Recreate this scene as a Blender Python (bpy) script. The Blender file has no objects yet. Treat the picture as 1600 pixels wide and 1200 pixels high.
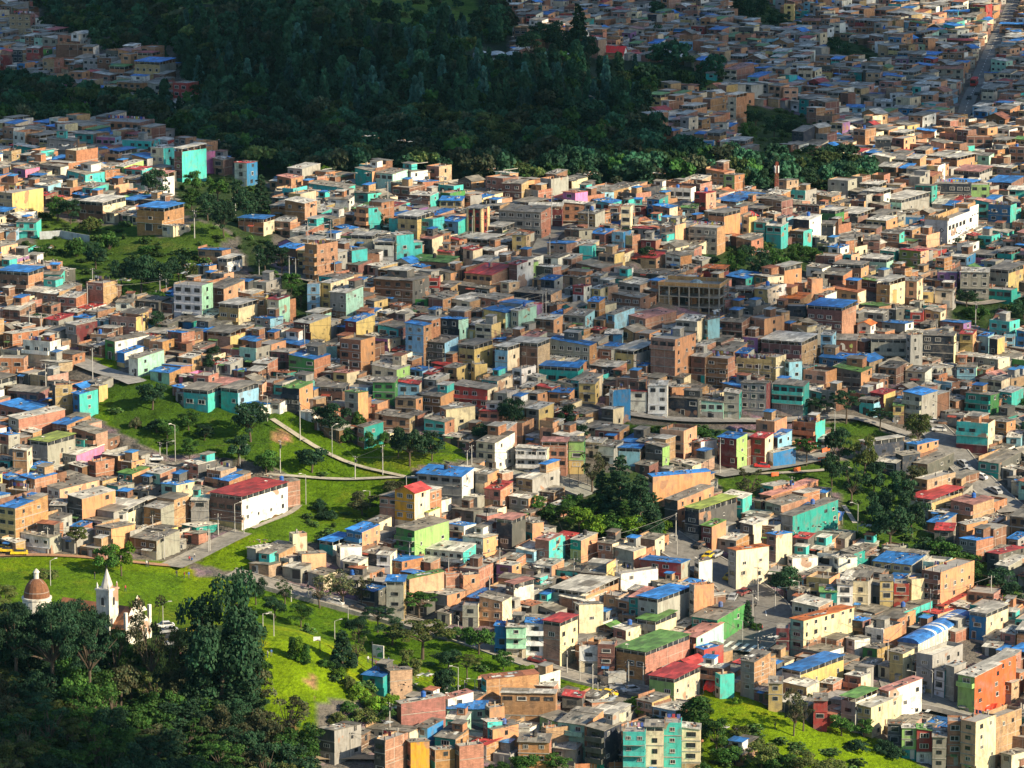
import bpy, math, random
import numpy as np
from mathutils import Vector, Matrix
from mathutils.bvhtree import BVHTree
from mathutils import noise as mnoise
R = math.radians
rnd = random.Random(7)
S = bpy.context.scene
COL = S.collection

# ------------------------------------------------------------------ camera, world, sun, exposure
FPX = 6400.0                      # focal length in pixels of the 1600 px wide photograph
PITCH = R(10.5)
CAMZ = 230.0
cam_data = bpy.data.cameras.new("camera")
cam_data.sensor_width = 36.0
cam_data.lens = FPX / 1600.0 * 36.0
cam_data.clip_start = 1.0
cam_data.clip_end = 12000.0
cam = bpy.data.objects.new("camera", cam_data)
cam.location = (0, 0, CAMZ)
cam.rotation_euler = (math.pi / 2 - PITCH, 0, 0)
COL.objects.link(cam)
S.camera = cam

SUN_ELEV = R(27.0)
SUN_AZ = R(-27.0)                 # direction to the sun, measured from +x towards +y
TO_SUN = Vector((math.cos(SUN_AZ) * math.cos(SUN_ELEV), math.sin(SUN_AZ) * math.cos(SUN_ELEV), math.sin(SUN_ELEV)))
W = bpy.data.worlds.new("World")
S.world = W
W.use_nodes = True
nt = W.node_tree
sky = nt.nodes.new("ShaderNodeTexSky")
sky.sky_type = 'NISHITA'
sky.sun_disc = False
sky.sun_elevation = SUN_ELEV
sky.sun_rotation = math.pi / 2 - SUN_AZ
sky.air_density = 1.0
sky.dust_density = 0.5
sky.ozone_density = 2.0
bg = nt.nodes["Background"]
bg.inputs["Strength"].default_value = 0.092
nt.links.new(sky.outputs[0], bg.inputs[0])
sun_data = bpy.data.lights.new("sun", 'SUN')
sun_data.energy = 5.0
sun_data.angle = R(0.55)
sun_data.color = (1.0, 0.85, 0.60)
sun = bpy.data.objects.new("sun", sun_data)
sun.rotation_euler = (-TO_SUN).to_track_quat('-Z', 'Y').to_euler()
sun.location = (300, 0, 600)
COL.objects.link(sun)
S.view_settings.view_transform = 'Standard'
S.view_settings.look = 'None'
S.view_settings.exposure = 0.9
S.view_settings.gamma = 1.0
S.cycles.max_bounces = 4
S.cycles.diffuse_bounces = 2
S.cycles.transparent_max_bounces = 12
S.cycles.volume_bounces = 0

# ------------------------------------------------------------------ pixel <-> world (pixels of the 1600x1200 photograph)
CP, SP = math.cos(PITCH), math.sin(PITCH)
def ray(px, py):
    X = (px - 800.0) / FPX; Y = (600.0 - py) / FPX
    return Vector((X, CP + Y * SP, -SP + Y * CP))
def proj(p):
    x, y, z = p[0], p[1], p[2] - CAMZ
    f = y * CP - z * SP
    u = y * SP + z * CP
    return 800.0 + FPX * x / f, 600.0 - FPX * u / f, f

# ------------------------------------------------------------------ terrain: distance of the ground at photo rows, for five columns
ROWS = [2600, 2200, 1900, 1600, 1300, 1200, 1100, 1000, 900, 800, 700, 600, 500, 400, 300, 250, 200, 150, 100, 50, 0, -60, -140, -260]
TAB = {
 0:    [150, 330, 480, 610, 735, 768, 806, 852, 900, 938, 975, 1015, 1060, 1115, 1190, 1260, 1400, 1530, 1640, 1740, 1850, 2000, 2350, 3600],
 400:  [160, 340, 500, 640, 770, 805, 845, 885, 925, 958, 990, 1025, 1065, 1115, 1195, 1280, 1360, 1430, 1500, 1580, 1670, 1800, 2200, 3600],
 800:  [160, 345, 510, 660, 800, 832, 866, 900, 935, 968, 1001, 1036, 1077, 1132, 1212, 1290, 1390, 1490, 1590, 1710, 1840, 2000, 2400, 3700],
 1200: [165, 350, 520, 670, 812, 844, 878, 913, 949, 986, 1025, 1066, 1112, 1170, 1255, 1350, 1460, 1565, 1670, 1780, 1900, 2080, 2480, 3900],
 1600: [170, 355, 530, 685, 830, 862, 897, 933, 971, 1011, 1056, 1106, 1162, 1232, 1325, 1410, 1520, 1625, 1730, 1840, 1965, 2150, 2600, 4100],
}
gx = np.arange(-1400, 3001, 20.0)
gy = np.concatenate([np.arange(-260, 1320, 8.0), np.arange(1330, 2601, 30.0)])
cols = sorted(TAB)
prof = np.stack([np.interp(gy, ROWS[::-1], TAB[c][::-1]) for c in cols])       # columns x rows
D = np.stack([np.interp(np.clip(gx, 0, 1600), cols, prof[:, j]) for j in range(len(gy))], 1)  # gx x gy
for _ in range(10):
    D[:, 1:-1] = (D[:, :-2] + 2 * D[:, 1:-1] + D[:, 2:]) / 4
for _ in range(60):
    D[1:-1, :] = (D[:-2, :] + 2 * D[1:-1, :] + D[2:, :]) / 4
# finer grid for the ground mesh
gx2 = np.arange(-1400, 3001, 10.0); gy2 = np.concatenate([np.arange(-260, 1320, 4.0), np.arange(1330, 2601, 30.0)])
D = np.stack([np.interp(gy2, gy, D[i]) for i in range(len(gx))], 0)
D = np.stack([np.interp(gx2, gx, D[:, j]) for j in range(len(gy2))], 1)
gx, gy = gx2, gy2
GX, GY = np.meshgrid(gx, gy, indexing='ij')
Xn = (GX - 800) / FPX; Yn = (600 - GY) / FPX
dy = CP + Yn * SP; dz = -SP + Yn * CP
T = D / dy
PX = T * Xn; PY = D.copy(); PZ = CAMZ + T * dz
# mounds and hollows of the park slopes: photo position, radius (m), height (m)
MOUNDS = [(470, 1090, 24, 7), (400, 1060, 22, 5), (230, 640, 22, 3.5), (560, 850, 16, 3), (420, 830, 20, 2.5), (660, 730, 16, 2.5),
          (440, 680, 22, 3.5), (1200, 1130, 22, 3), (1420, 1230, 20, -1), (520, 800, 12, -2.5), (560, 1000, 20, -2), (110, 900, 20, 1.5),
          (330, 370, 20, 3.5), (120, 400, 16, -2), (1190, 670, 18, -1), (1330, 745, 20, 1.5), (600, 120, 70, 14), (330, 60, 70, 10), (760, 200, 60, 8)]
def _base(px, py):
    i = int(np.argmin(abs(gx - px))); j = int(np.argmin(abs(gy - py)))
    return PX[i, j], PY[i, j]
for (mx, my, mr, mh) in MOUNDS:
    bx_, by_ = _base(mx, my)
    PZ += mh * np.exp(-((PX - bx_) ** 2 + ((PY - by_) * 0.8) ** 2) / (2 * (mr * 0.7) ** 2))
far = np.clip((PY - 700) / 500, 0, 1)
for (fx, fy, am) in ((0.055, 0.043, 0.6), (0.13, 0.11, 0.25), (0.021, 0.027, 1.2)):
    PZ += am * np.sin(PX * fx + 1.3 * np.sin(PY * fy * 0.7)) * np.cos(PY * fy + 0.8 * np.sin(PX * fx * 0.8))

def inpoly(px, py, poly):
    """vectorised point in polygon"""
    px = np.asarray(px, float); py = np.asarray(py, float)
    c = np.zeros(px.shape, bool); n = len(poly); j = n - 1
    for i in range(n):
        xi, yi = poly[i]; xj, yj = poly[j]
        if yi != yj:
            c ^= ((yi > py) != (yj > py)) & (px < (xj - xi) * (py - yi) / (yj - yi) + xi)
        j = i
    return c
FOREST = [(-1400, -300), (745, -300), (750, -10), (790, 15), (800, 60), (790, 88), (930, 92), (1060, 100), (1140, 130), (1128, 148), (1010, 158), (1002, 200),
          (1062, 242), (1135, 262), (1365, 270), (1360, 304), (1200, 306), (1100, 292), (1000, 298), (830, 298), (780, 290), (610, 288), (430, 283),
          (400, 275), (335, 245), (270, 225), (150, 192), (120, 212), (-1400, 215)]
ISLAND = [(-400, 20), (60, 15), (70, 60), (140, 65), (150, 88), (285, 93), (275, 130), (318, 160), (312, 182), (250, 172), (100, 160), (70, 140), (0, 130), (-400, 130)]
MEADOW = [(560, -50), (700, -50), (760, 20), (730, 75), (620, 82), (560, 50)]
MEADOW2 = [(1000, 96), (1135, 128), (1128, 150), (1060, 140), (990, 118)]
MEADOW3 = [(250, -50), (430, -50), (420, 30), (330, 45), (260, 20)]
WOODS = [  # small woods inside the town
 [(1150, 165), (1230, 170), (1290, 195), (1275, 225), (1165, 240), (1150, 200)],
 [(1295, 60), (1345, 70), (1382, 95), (1375, 112), (1310, 115), (1298, 90)],
 [(1140, -20), (1195, 0), (1240, 40), (1262, 52), (1205, 56), (1150, 38)],
 [(1190, 235), (1340, 245), (1370, 270), (1360, 305), (1180, 300)],
 [(270, 290), (330, 262), (420, 290), (425, 330), (430, 420), (480, 440), (482, 492), (460, 500), (455, 460), (395, 430), (370, 380), (300, 360), (285, 330)],
 [(1090, 402), (1130, 388), (1200, 383), (1292, 390), (1282, 418), (1220, 440), (1130, 430)],
 [(60, 325), (125, 345), (205, 352), (255, 385), (310, 365), (365, 382), (308, 420), (325, 442), (272, 455), (190, 468), (130, 450), (98, 412), (20, 412), (-60, 400), (60, 375)],
 [(1485, 462), (1600, 470), (1640, 510), (1570, 520), (1540, 515), (1490, 500)],
 [(838, 792), (900, 800), (930, 740), (1000, 735), (1035, 780), (1052, 822), (1040, 842), (930, 842), (868, 832)],
]
PARKS = [
 [(150, 622), (240, 602), (290, 645), (350, 650), (400, 655), (415, 645), (462, 650), (520, 690), (560, 705), (590, 700), (640, 692), (725, 700), (732, 728), (650, 745),
  (640, 770), (612, 800), (565, 820), (560, 845), (520, 858), (420, 868), (330, 862), (470, 790), (462, 752), (418, 733), (330, 720), (260, 720), (190, 685), (150, 660)],
 [(-400, 862), (290, 880), (310, 900), (385, 908), (600, 962), (640, 985), (760, 1020), (850, 1045), (950, 1068), (940, 1090), (880, 1085), (870, 1066), (750, 1078), (740, 1092), (650, 1095),
  (645, 1050), (570, 1055), (620, 1100), (560, 1140), (500, 1145), (498, 1260), (-400, 1290)],
 [(1100, 1085), (1145, 1078), (1200, 1105), (1290, 1140), (1400, 1165), (1440, 1195), (1600, 1225), (1600, 1300), (560, 1300), (600, 1203), (1100, 1203)],
 [(1112, 745), (1190, 732), (1330, 715), (1360, 690), (1400, 700), (1420, 770), (1450, 830), (1560, 890), (1600, 920), (1600, 945), (1540, 935), (1480, 880), (1320, 842), (1310, 770), (1190, 762), (1160, 800)],
 [(965, 655), (1100, 662), (1240, 664), (1345, 655), (1395, 680), (1385, 700), (1300, 695), (1240, 678), (1100, 690), (1000, 680)],
 [(145, 562), (185, 566), (188, 592), (160, 590)],
]
URB = None
def green_mask(px, py):
    m = inpoly(px, py, FOREST) & ~inpoly(px, py, ISLAND)
    for q in WOODS + PARKS:
        m |= inpoly(px, py, q)
    return m

# ------------------------------------------------------------------ materials
def new_mat(name):
    m = bpy.data.materials.new(name); m.use_nodes = True
    n = m.node_tree; b = n.nodes["Principled BSDF"]
    return m, n, b
def N(n, t, **kw):
    x = n.nodes.new(t)
    for k, v in kw.items():
        setattr(x, k, v)
    return x
def mixc(n, typ, fac, a, b):
    x = N(n, "ShaderNodeMix", data_type='RGBA', blend_type=typ)
    for s, v in ((0, fac), (6, a), (7, b)):
        if hasattr(v, "links"): n.links.new(v, x.inputs[s])
        else: x.inputs[s].default_value = v
    return x.outputs[2]
def ramp(n, src, stops):
    r = N(n, "ShaderNodeValToRGB"); e = r.color_ramp.elements
    while len(e) < len(stops): e.new(0.5)
    for q, (p, c) in zip(e, stops):
        q.position = p; q.color = c if len(c) == 4 else (*c, 1)
    n.links.new(src, r.inputs[0]); return r.outputs[0]
def g(v): return (v, v, v, 1)
def uvmap(n, sx, sy):
    u = N(n, "ShaderNodeUVMap"); u.uv_map = "UVMap"
    mp = N(n, "ShaderNodeMapping"); mp.inputs["Scale"].default_value = (sx, sy, 1)
    n.links.new(u.outputs[0], mp.inputs[0]); return mp.outputs[0]
def noise(n, vec, scale, detail=3, rough=0.6):
    x = N(n, "ShaderNodeTexNoise"); x.inputs["Scale"].default_value = scale
    x.inputs["Detail"].default_value = detail; x.inputs["Roughness"].default_value = rough
    if vec is not None: n.links.new(vec, x.inputs["Vector"])
    return x.outputs[0]
def worldpos(n, s=(1, 1, 1)):
    q = N(n, "ShaderNodeNewGeometry"); mp = N(n, "ShaderNodeMapping"); mp.inputs["Scale"].default_value = s
    n.links.new(q.outputs["Position"], mp.inputs[0]); return mp.outputs[0]
def attr(n):
    a = N(n, "ShaderNodeAttribute"); a.attribute_name = "Col"; return a.outputs["Color"]
def bricktex(n, vec, bw, rh, mortar, c1, c2, cm, offset=0.5):
    x = N(n, "ShaderNodeTexBrick"); x.offset = offset
    x.inputs["Scale"].default_value = 1.0; x.inputs["Brick Width"].default_value = bw; x.inputs["Row Height"].default_value = rh
    x.inputs["Mortar Size"].default_value = mortar; x.inputs["Mortar Smooth"].default_value = 0.1
    x.inputs["Color1"].default_value = c1; x.inputs["Color2"].default_value = c2; x.inputs["Mortar"].default_value = cm
    n.links.new(vec, x.inputs["Vector"]); return x

def mat_paint():
    m, n, b = new_mat("painted_wall")
    c = attr(n)
    st = ramp(n, noise(n, uvmap(n, 1.1, 0.22), 1.0, 4, 0.7), [(0.3, g(0.45)), (0.5, g(0.92)), (0.75, g(1.12))])
    c = mixc(n, 'MULTIPLY', 0.85, c, st)
    dirt = ramp(n, noise(n, worldpos(n), 0.35, 5, 0.7), [(0.5, g(0)), (0.66, g(0.6))])
    c = mixc(n, 'MIX', dirt, c, (0.17, 0.145, 0.12, 1))
    blk = ramp(n, noise(n, worldpos(n), 0.16, 2), [(0.66, g(0)), (0.68, g(0.85))])
    bt = bricktex(n, uvmap(n, 1, 1), 0.5, 0.27, 0.02, (0.28, 0.13, 0.07, 1), (0.36, 0.19, 0.1, 1), (0.2, 0.17, 0.14, 1))
    c = mixc(n, 'MIX', blk, c, bt.outputs['Color'])
    n.links.new(c, b.inputs["Base Color"]); b.inputs["Roughness"].default_value = 0.85
    return m
def mat_brick():
    m, n, b = new_mat("brick_wall")
    c = attr(n)
    bt = bricktex(n, uvmap(n, 1, 1), 0.8, 0.27, 0.03, g(0.72), g(1.18), g(0.7))
    c = mixc(n, 'MULTIPLY', 0.8, c, bt.outputs["Color"])
    st = ramp(n, noise(n, uvmap(n, 0.8, 0.3), 1.0, 4, 0.7), [(0.3, g(0.5)), (0.52, g(1.0)), (0.75, g(1.15))])
    c = mixc(n, 'MULTIPLY', 0.9, c, st)
    fr = bricktex(n, uvmap(n, 1, 1), 3.1, 2.35, 0.1, g(0), g(0), g(1), 0.0)
    nm = ramp(n, noise(n, worldpos(n), 0.06, 1), [(0.45, g(0)), (0.55, g(0.75))])
    f = mixc(n, 'MULTIPLY', 1.0, fr.outputs["Color"], nm)
    c = mixc(n, 'MIX', f, c, (0.36, 0.31, 0.26, 1))
    dirt = ramp(n, noise(n, worldpos(n), 0.3, 5, 0.7), [(0.52, g(0)), (0.72, g(0.6))])
    c = mixc(n, 'MIX', dirt, c, (0.12, 0.09, 0.07, 1))
    n.links.new(c, b.inputs["Base Color"]); b.inputs["Roughness"].default_value = 0.92
    return m
def mat_roof():
    m, n, b = new_mat("roof_sheets")
    c = attr(n)
    bt = bricktex(n, uvmap(n, 1, 1), 1.05, 2.3, 0.03, g(0.5), g(1.35), g(0.45))
    c = mixc(n, 'MULTIPLY', 0.85, c, bt.outputs["Color"])
    st = ramp(n, noise(n, uvmap(n, 1.6, 0.35), 1.0, 5, 0.75), [(0.28, g(0.4)), (0.5, g(0.95)), (0.75, g(1.2))])
    c = mixc(n, 'MULTIPLY', 0.85, c, st)
    w = N(n, "ShaderNodeTexWave"); w.wave_type = 'BANDS'; w.bands_direction = 'X'; w.inputs["Scale"].default_value = 1.6
    n.links.new(uvmap(n, 1, 1), w.inputs["Vector"])
    bp = N(n, "ShaderNodeBump"); bp.inputs["Strength"].default_value = 0.5; bp.inputs["Distance"].default_value = 0.06
    n.links.new(w.outputs[1], bp.inputs["Height"]); n.links.new(bp.outputs[0], b.inputs["Normal"])
    rust = ramp(n, noise(n, worldpos(n), 0.5, 5, 0.75), [(0.56, g(0)), (0.72, g(0.6))])
    c = mixc(n, 'MIX', rust, c, (0.13, 0.1, 0.08, 1))
    n.links.new(c, b.inputs["Base Color"]); b.inputs["Roughness"].default_value = 0.6
    return m
def mat_conc():
    m, n, b = new_mat("concrete")
    c = attr(n)
    st = ramp(n, noise(n, worldpos(n), 0.7, 6, 0.75), [(0.3, g(0.5)), (0.55, g(1.0)), (0.75, g(1.2))])
    c = mixc(n, 'MULTIPLY', 1.0, c, st)
    n.links.new(c, b.inputs["Base Color"]); b.inputs["Roughness"].default_value = 0.9
    return m
def mat_plain(name, col, rough=0.7, metal=0.0):
    m, n, b = new_mat(name)
    st = ramp(n, noise(n, worldpos(n), 1.2, 3), [(0.3, g(0.75)), (0.7, g(1.15))])
    n.links.new(mixc(n, 'MULTIPLY', 0.6, (*col, 1), st), b.inputs["Base Color"])
    b.inputs["Roughness"].default_value = rough; b.inputs["Metallic"].default_value = metal
    return m
def mat_glass():
    m, n, b = new_mat("window_glass")
    st = ramp(n, noise(n, worldpos(n), 0.55, 2), [(0.35, (0.012, 0.014, 0.018, 1)), (0.6, (0.05, 0.055, 0.06, 1)), (0.72, (0.22, 0.2, 0.17, 1))])
    n.links.new(st, b.inputs["Base Color"]); b.inputs["Roughness"].default_value = 0.18
    return m
def mat_leaf():
    m, n, b = new_mat("leaves")
    c = attr(n)
    o = N(n, "ShaderNodeObjectInfo")
    v = ramp(n, o.outputs["Random"], [(0, g(0.7)), (1, g(1.3))])
    c = mixc(n, 'MULTIPLY', 1.0, c, v)
    st = ramp(n, noise(n, worldpos(n), 0.3, 3), [(0.3, g(0.6)), (0.7, g(1.4))])
    c = mixc(n, 'MULTIPLY', 1.0, c, st)
    n.links.new(c, b.inputs["Base Color"]); b.inputs["Roughness"].default_value = 0.75
    b.inputs["Specular IOR Level"].default_value = 0.2
    tr = N(n, "ShaderNodeBsdfTranslucent"); n.links.new(c, tr.inputs[0])
    ms = N(n, "ShaderNodeMixShader"); ms.inputs[0].default_value = 0.25
    n.links.new(b.outputs[0], ms.inputs[1]); n.links.new(tr.outputs[0], ms.inputs[2])
    n.links.new(ms.outputs[0], n.nodes["Material Output"].inputs[0])
    return m
def mat_ground():
    m, n, b = new_mat("ground_cover")
    c = attr(n)
    wp = worldpos(n)
    st = ramp(n, noise(n, wp, 0.12, 6, 0.7), [(0.3, g(0.62)), (0.5, g(0.95)), (0.72, g(1.3))])
    c = mixc(n, 'MULTIPLY', 1.0, c, st)
    st2 = ramp(n, noise(n, worldpos(n, (1, 1, 2.5)), 0.9, 7, 0.85), [(0.32, g(0.4)), (0.5, g(.95)), (0.68, g(1.5))])
    c = mixc(n, 'MULTIPLY', 0.8, c, st2)
    dry = ramp(n, noise(n, wp, 0.06, 6, 0.7), [(0.53, g(0)), (0.64, g(0.75))])
    c = mixc(n, 'MIX', dry, c, mixc(n, 'MULTIPLY', 1.0, c, (1.45, 0.9, 1.6, 1)))
    weed = ramp(n, noise(n, worldpos(n, (1, 1, 3)), 0.3, 6, 0.8), [(0.52, g(0)), (0.6, g(0.7))])
    c = mixc(n, 'MIX', weed, c, mixc(n, 'MULTIPLY', 1.0, c, (0.42, 0.5, 0.6, 1)))
    soil = ramp(n, noise(n, worldpos(n, (1.3, .8, 1)), 0.085, 7, 0.75), [(0.66, g(0)), (0.7, g(0.6))])
    c = mixc(n, 'MIX', soil, c, (0.2, 0.13, 0.07, 1))
    n.links.new(c, b.inputs["Base Color"]); b.inputs["Roughness"].default_value = 1.0
    b.inputs["Specular IOR Level"].default_value = 0.1
    bp = N(n, "ShaderNodeBump"); bp.inputs["Strength"].default_value = 0.9; bp.inputs["Distance"].default_value = 0.9
    n.links.new(noise(n, wp, 0.8, 5, 0.7), bp.inputs["Height"]); n.links.new(bp.outputs[0], b.inputs["Normal"])
    return m
PAINT, BRICK, ROOF, CONC, GLASS, LEAF, GROUND = mat_paint(), mat_brick(), mat_roof(), mat_conc(), mat_glass(), mat_leaf(), mat_ground()
FRAME = mat_plain("frame_white", (0.55, 0.53, 0.48), 0.6)
DARK = mat_plain("dark_metal", (0.03, 0.03, 0.035), 0.5)
BARK = mat_plain("bark", (0.09, 0.065, 0.045), 0.95)
STEEL = mat_plain("pole_concrete", (0.42, 0.40, 0.36), 0.7)
RUBBER = mat_plain("rubber", (0.02, 0.02, 0.02), 0.8)
MATS = [PAINT, BRICK, ROOF, CONC, GLASS, FRAME, DARK, BARK, STEEL, RUBBER, LEAF]
iPAINT, iBRICK, iROOF, iCONC, iGLASS, iFRAME, iDARK, iBARK, iSTEEL, iRUB, iLEAF = range(11)

# ------------------------------------------------------------------ mesh builder
class MB:
    def __init__(s):
        s.v = []; s.f = []; s.m = []; s.c = []; s.uv = []
        s.M = None
    def face(s, pts, mat, col=(0.5, 0.5, 0.5), uvs=None):
        i = len(s.v)
        if uvs is None:
            a, b_, c_ = Vector(pts[0]), Vector(pts[1]), Vector(pts[2])
            nn = (b_ - a).cross(c_ - a)
            if nn.length < 1e-9: nn = Vector((0, 0, 1))
            nn.normalize()
            if abs(nn.z) < 0.55:
                t = Vector((-nn.y, nn.x, 0)); t.normalize()
                uvs = [(Vector(p).dot(t), p[2]) for p in pts]
            else:
                uvs = [(p[0], p[1]) for p in pts]
        for p in pts:
            s.v.append(tuple(s.M @ Vector(p)) if s.M is not None else tuple(p))
        s.f.append(tuple(range(i, i + len(pts)))); s.m.append(mat); s.c.append(col); s.uv.extend(uvs)
    def box(s, x0, x1, y0, y1, z0, z1, mat, col=(0.5, 0.5, 0.5), bottom=False, cols=None, mats=None):
        """cols/mats: optional per side (front, right, back, left, top)"""
        P = lambda x, y, z: (x, y, z)
        F = [[P(x0, y0, z0), P(x1, y0, z0), P(x1, y0, z1), P(x0, y0, z1)],
             [P(x1, y0, z0), P(x1, y1, z0), P(x1, y1, z1), P(x1, y0, z1)],
             [P(x1, y1, z0), P(x0, y1, z0), P(x0, y1, z1), P(x1, y1, z1)],
             [P(x0, y1, z0), P(x0, y0, z0), P(x0, y0, z1), P(x0, y1, z1)],
             [P(x0, y0, z1), P(x1, y0, z1), P(x1, y1, z1), P(x0, y1, z1)]]
        if bottom: F.append([P(x0, y1, z0), P(x1, y1, z0), P(x1, y0, z0), P(x0, y0, z0)])
        for k, q in enumerate(F):
            kk = min(k, 4)
            s.face(q, mats[kk] if mats else mat, cols[kk] if cols else col)
    def tube(s, a, b, r0, r1, mat, col=(0.5, 0.5, 0.5), n=6, cap=True):
        a = Vector(a); b = Vector(b); d = (b - a).normalized()
        u = d.orthogonal().normalized(); w = d.cross(u)
        A = [a + (u * math.cos(t) + w * math.sin(t)) * r0 for t in [2 * math.pi * k / n for k in range(n)]]
        B = [b + (u * math.cos(t) + w * math.sin(t)) * r1 for t in [2 * math.pi * k / n for k in range(n)]]
        for k in range(n):
            s.face([A[k], A[(k + 1) % n], B[(k + 1) % n], B[k]], mat, col)
        if cap and r1 > 0.01: s.face(B, mat, col)
    def lathe(s, prof, mat, col, n=10, at=(0, 0, 0)):
        for (r0, z0), (r1, z1) in zip(prof, prof[1:]):
            for k in range(n):
                t0 = 2 * math.pi * k / n; t1 = 2 * math.pi * (k + 1) / n
                q = [(at[0] + r0 * math.cos(t0), at[1] + r0 * math.sin(t0), at[2] + z0), (at[0] + r0 * math.cos(t1), at[1] + r0 * math.sin(t1), at[2] + z0),
                     (at[0] + r1 * math.cos(t1), at[1] + r1 * math.sin(t1), at[2] + z1), (at[0] + r1 * math.cos(t0), at[1] + r1 * math.sin(t0), at[2] + z1)]
                if r1 < 1e-4: q = q[:3]
                elif r0 < 1e-4: q = [q[0], q[2], q[3]]
                s.face(q, mat, col)
    def mesh(s, name):
        me = bpy.data.meshes.new(name)
        nv = len(s.v); nf = len(s.f)
        me.vertices.add(nv); me.vertices.foreach_set("co", np.asarray(s.v, np.float32).ravel())
        tot = [len(f) for f in s.f]; nl = sum(tot)
        me.loops.add(nl); me.loops.foreach_set("vertex_index", np.fromiter((i for f in s.f for i in f), np.int32, nl))
        me.polygons.add(nf)
        st = np.zeros(nf, np.int32); st[1:] = np.cumsum(tot)[:-1]
        me.polygons.foreach_set("loop_start", st)
        used = sorted(set(s.m)); rm = {k: i for i, k in enumerate(used)}
        for k in used: me.materials.append(MATS[k])
        me.polygons.foreach_set("material_index", np.fromiter((rm[k] for k in s.m), np.int32, nf))
        uvl = me.uv_layers.new(name="UVMap"); uvl.data.foreach_set("uv", np.asarray(s.uv, np.float32).ravel())
        ca = me.color_attributes.new("Col", 'FLOAT_COLOR', 'CORNER')
        arr = np.ones((nl, 4), np.float32)
        arr[:, :3] = np.repeat(np.asarray(s.c, np.float32)[:, :3], tot, axis=0)
        ca.data.foreach_set("color", arr.ravel())
        me.update(); me.validate()
        return me
    def build(s, name, parent=None, loc=(0, 0, 0), rot=0.0):
        o = bpy.data.objects.new(name, s.mesh(name)); COL.objects.link(o)
        o.parent = parent; o.location = loc; o.rotation_euler = (0, 0, rot)
        return o
def tag(o, label=None, cat=None, group=None, kind=None):
    if label: o["label"] = label
    if cat: o["category"] = cat
    if group: o["group"] = group
    if kind: o["kind"] = kind
    return o
def empty(name, loc, rz=0.0, label=None, cat=None, group=None):
    o = bpy.data.objects.new(name, None); COL.objects.link(o)
    o.location = loc; o.rotation_euler = (0, 0, rz); o.empty_display_size = 1.0
    return tag(o, label, cat, group)
def link_copy(o, parent=None):
    c = o.copy(); COL.objects.link(c); c.parent = parent; return c
def copy_tree(o, parent=None):
    c = link_copy(o, parent)
    for ch in o.children: copy_tree(ch, c)
    return c

# ------------------------------------------------------------------ ground sheet
nxg, nyg = len(gx), len(gy)
verts = np.stack([PX.ravel(), PY.ravel(), PZ.ravel()], 1)
ii, jj = np.meshgrid(np.arange(nxg - 1), np.arange(nyg - 1), indexing='ij')
a = (ii * nyg + jj).ravel(); quads = np.stack([a, a + 1, a + nyg + 1, a + nyg], 1)
q2 = quads[:, [0, 1, 2, 3]]
BV = BVHTree.FromPolygons([Vector(v) for v in verts.tolist()], q2.tolist())
def at(px, py):
    """ground point seen at a pixel of the photograph"""
    d = ray(px, py).normalized()
    h = BV.ray_cast(Vector((0, 0, CAMZ)), d)
    if h[0] is None:
        return Vector((0, 1000, 0)) + d * 0
    return h[0]
def gz(x, y):
    h = BV.ray_cast(Vector((x, y, 900)), Vector((0, 0, -1)))
    return h[0].z if h[0] is not None else 0.0
gm = bpy.data.meshes.new("ground")
gm.vertices.add(len(verts)); gm.vertices.foreach_set("co", verts.astype(np.float32).ravel())
gm.loops.add(len(q2) * 4); gm.loops.foreach_set("vertex_index", q2.astype(np.int32).ravel())
gm.polygons.add(len(q2)); gm.polygons.foreach_set("loop_start", np.arange(0, len(q2) * 4, 4, dtype=np.int32))
gm.materials.append(GROUND)
colv = np.ones((len(verts), 4), np.float32)
VX = GX.ravel(); VY = GY.ravel()
URBAN_C = (0.17, 0.15, 0.125); GRASS = (0.125, 0.205, 0.004); GRASS2 = (0.06, 0.12, 0.012); FLOOR = (0.018, 0.035, 0.016); MEAD = (0.075, 0.15, 0.02)
colv[:, :3] = URBAN_C
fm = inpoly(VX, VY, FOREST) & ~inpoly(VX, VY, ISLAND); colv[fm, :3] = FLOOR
mm = inpoly(VX, VY, MEADOW) | inpoly(VX, VY, MEADOW2) | inpoly(VX, VY, MEADOW3); colv[mm, :3] = MEAD
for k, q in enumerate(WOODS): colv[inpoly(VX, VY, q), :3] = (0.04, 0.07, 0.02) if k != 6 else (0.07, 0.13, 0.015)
for q in PARKS: colv[inpoly(VX, VY, q), :3] = GRASS
shaded_slope = inpoly(VX, VY, [(150, 600), (450, 640), (420, 735), (190, 700)]); colv[shaded_slope & inpoly(VX, VY, PARKS[0]), :3] = GRASS2  # upper left park slope: its shade put into a darker grass colour
lit0 = inpoly(VX, VY, PARKS[0]); colv[lit0, :3] = (0.085, 0.16, 0.006); colv[shaded_slope & lit0, :3] = (0.05, 0.105, 0.008)  # park in its lit tone, upper left slope painted darker for shade
lawn_shade = inpoly(VX, VY, [(400, 905), (600, 965), (900, 1060), (880, 1080), (760, 1075), (640, 1040), (560, 1020), (470, 1000), (400, 980)]); colv[lawn_shade, :3] = (0.075, 0.155, 0.006)  # lower lawn painted darker to carry the tree shade
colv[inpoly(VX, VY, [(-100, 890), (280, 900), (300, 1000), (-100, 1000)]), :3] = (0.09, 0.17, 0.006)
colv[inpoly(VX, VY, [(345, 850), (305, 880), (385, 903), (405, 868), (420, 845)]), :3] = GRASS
colv[inpoly(VX, VY, [(405, 1030), (430, 1015), (500, 1035), (560, 1060), (600, 1100), (560, 1130), (500, 1140), (420, 1140)]), :3] = (0.16, 0.25, 0.004)  # mound grass painted brighter for the sunlight on it
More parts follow.
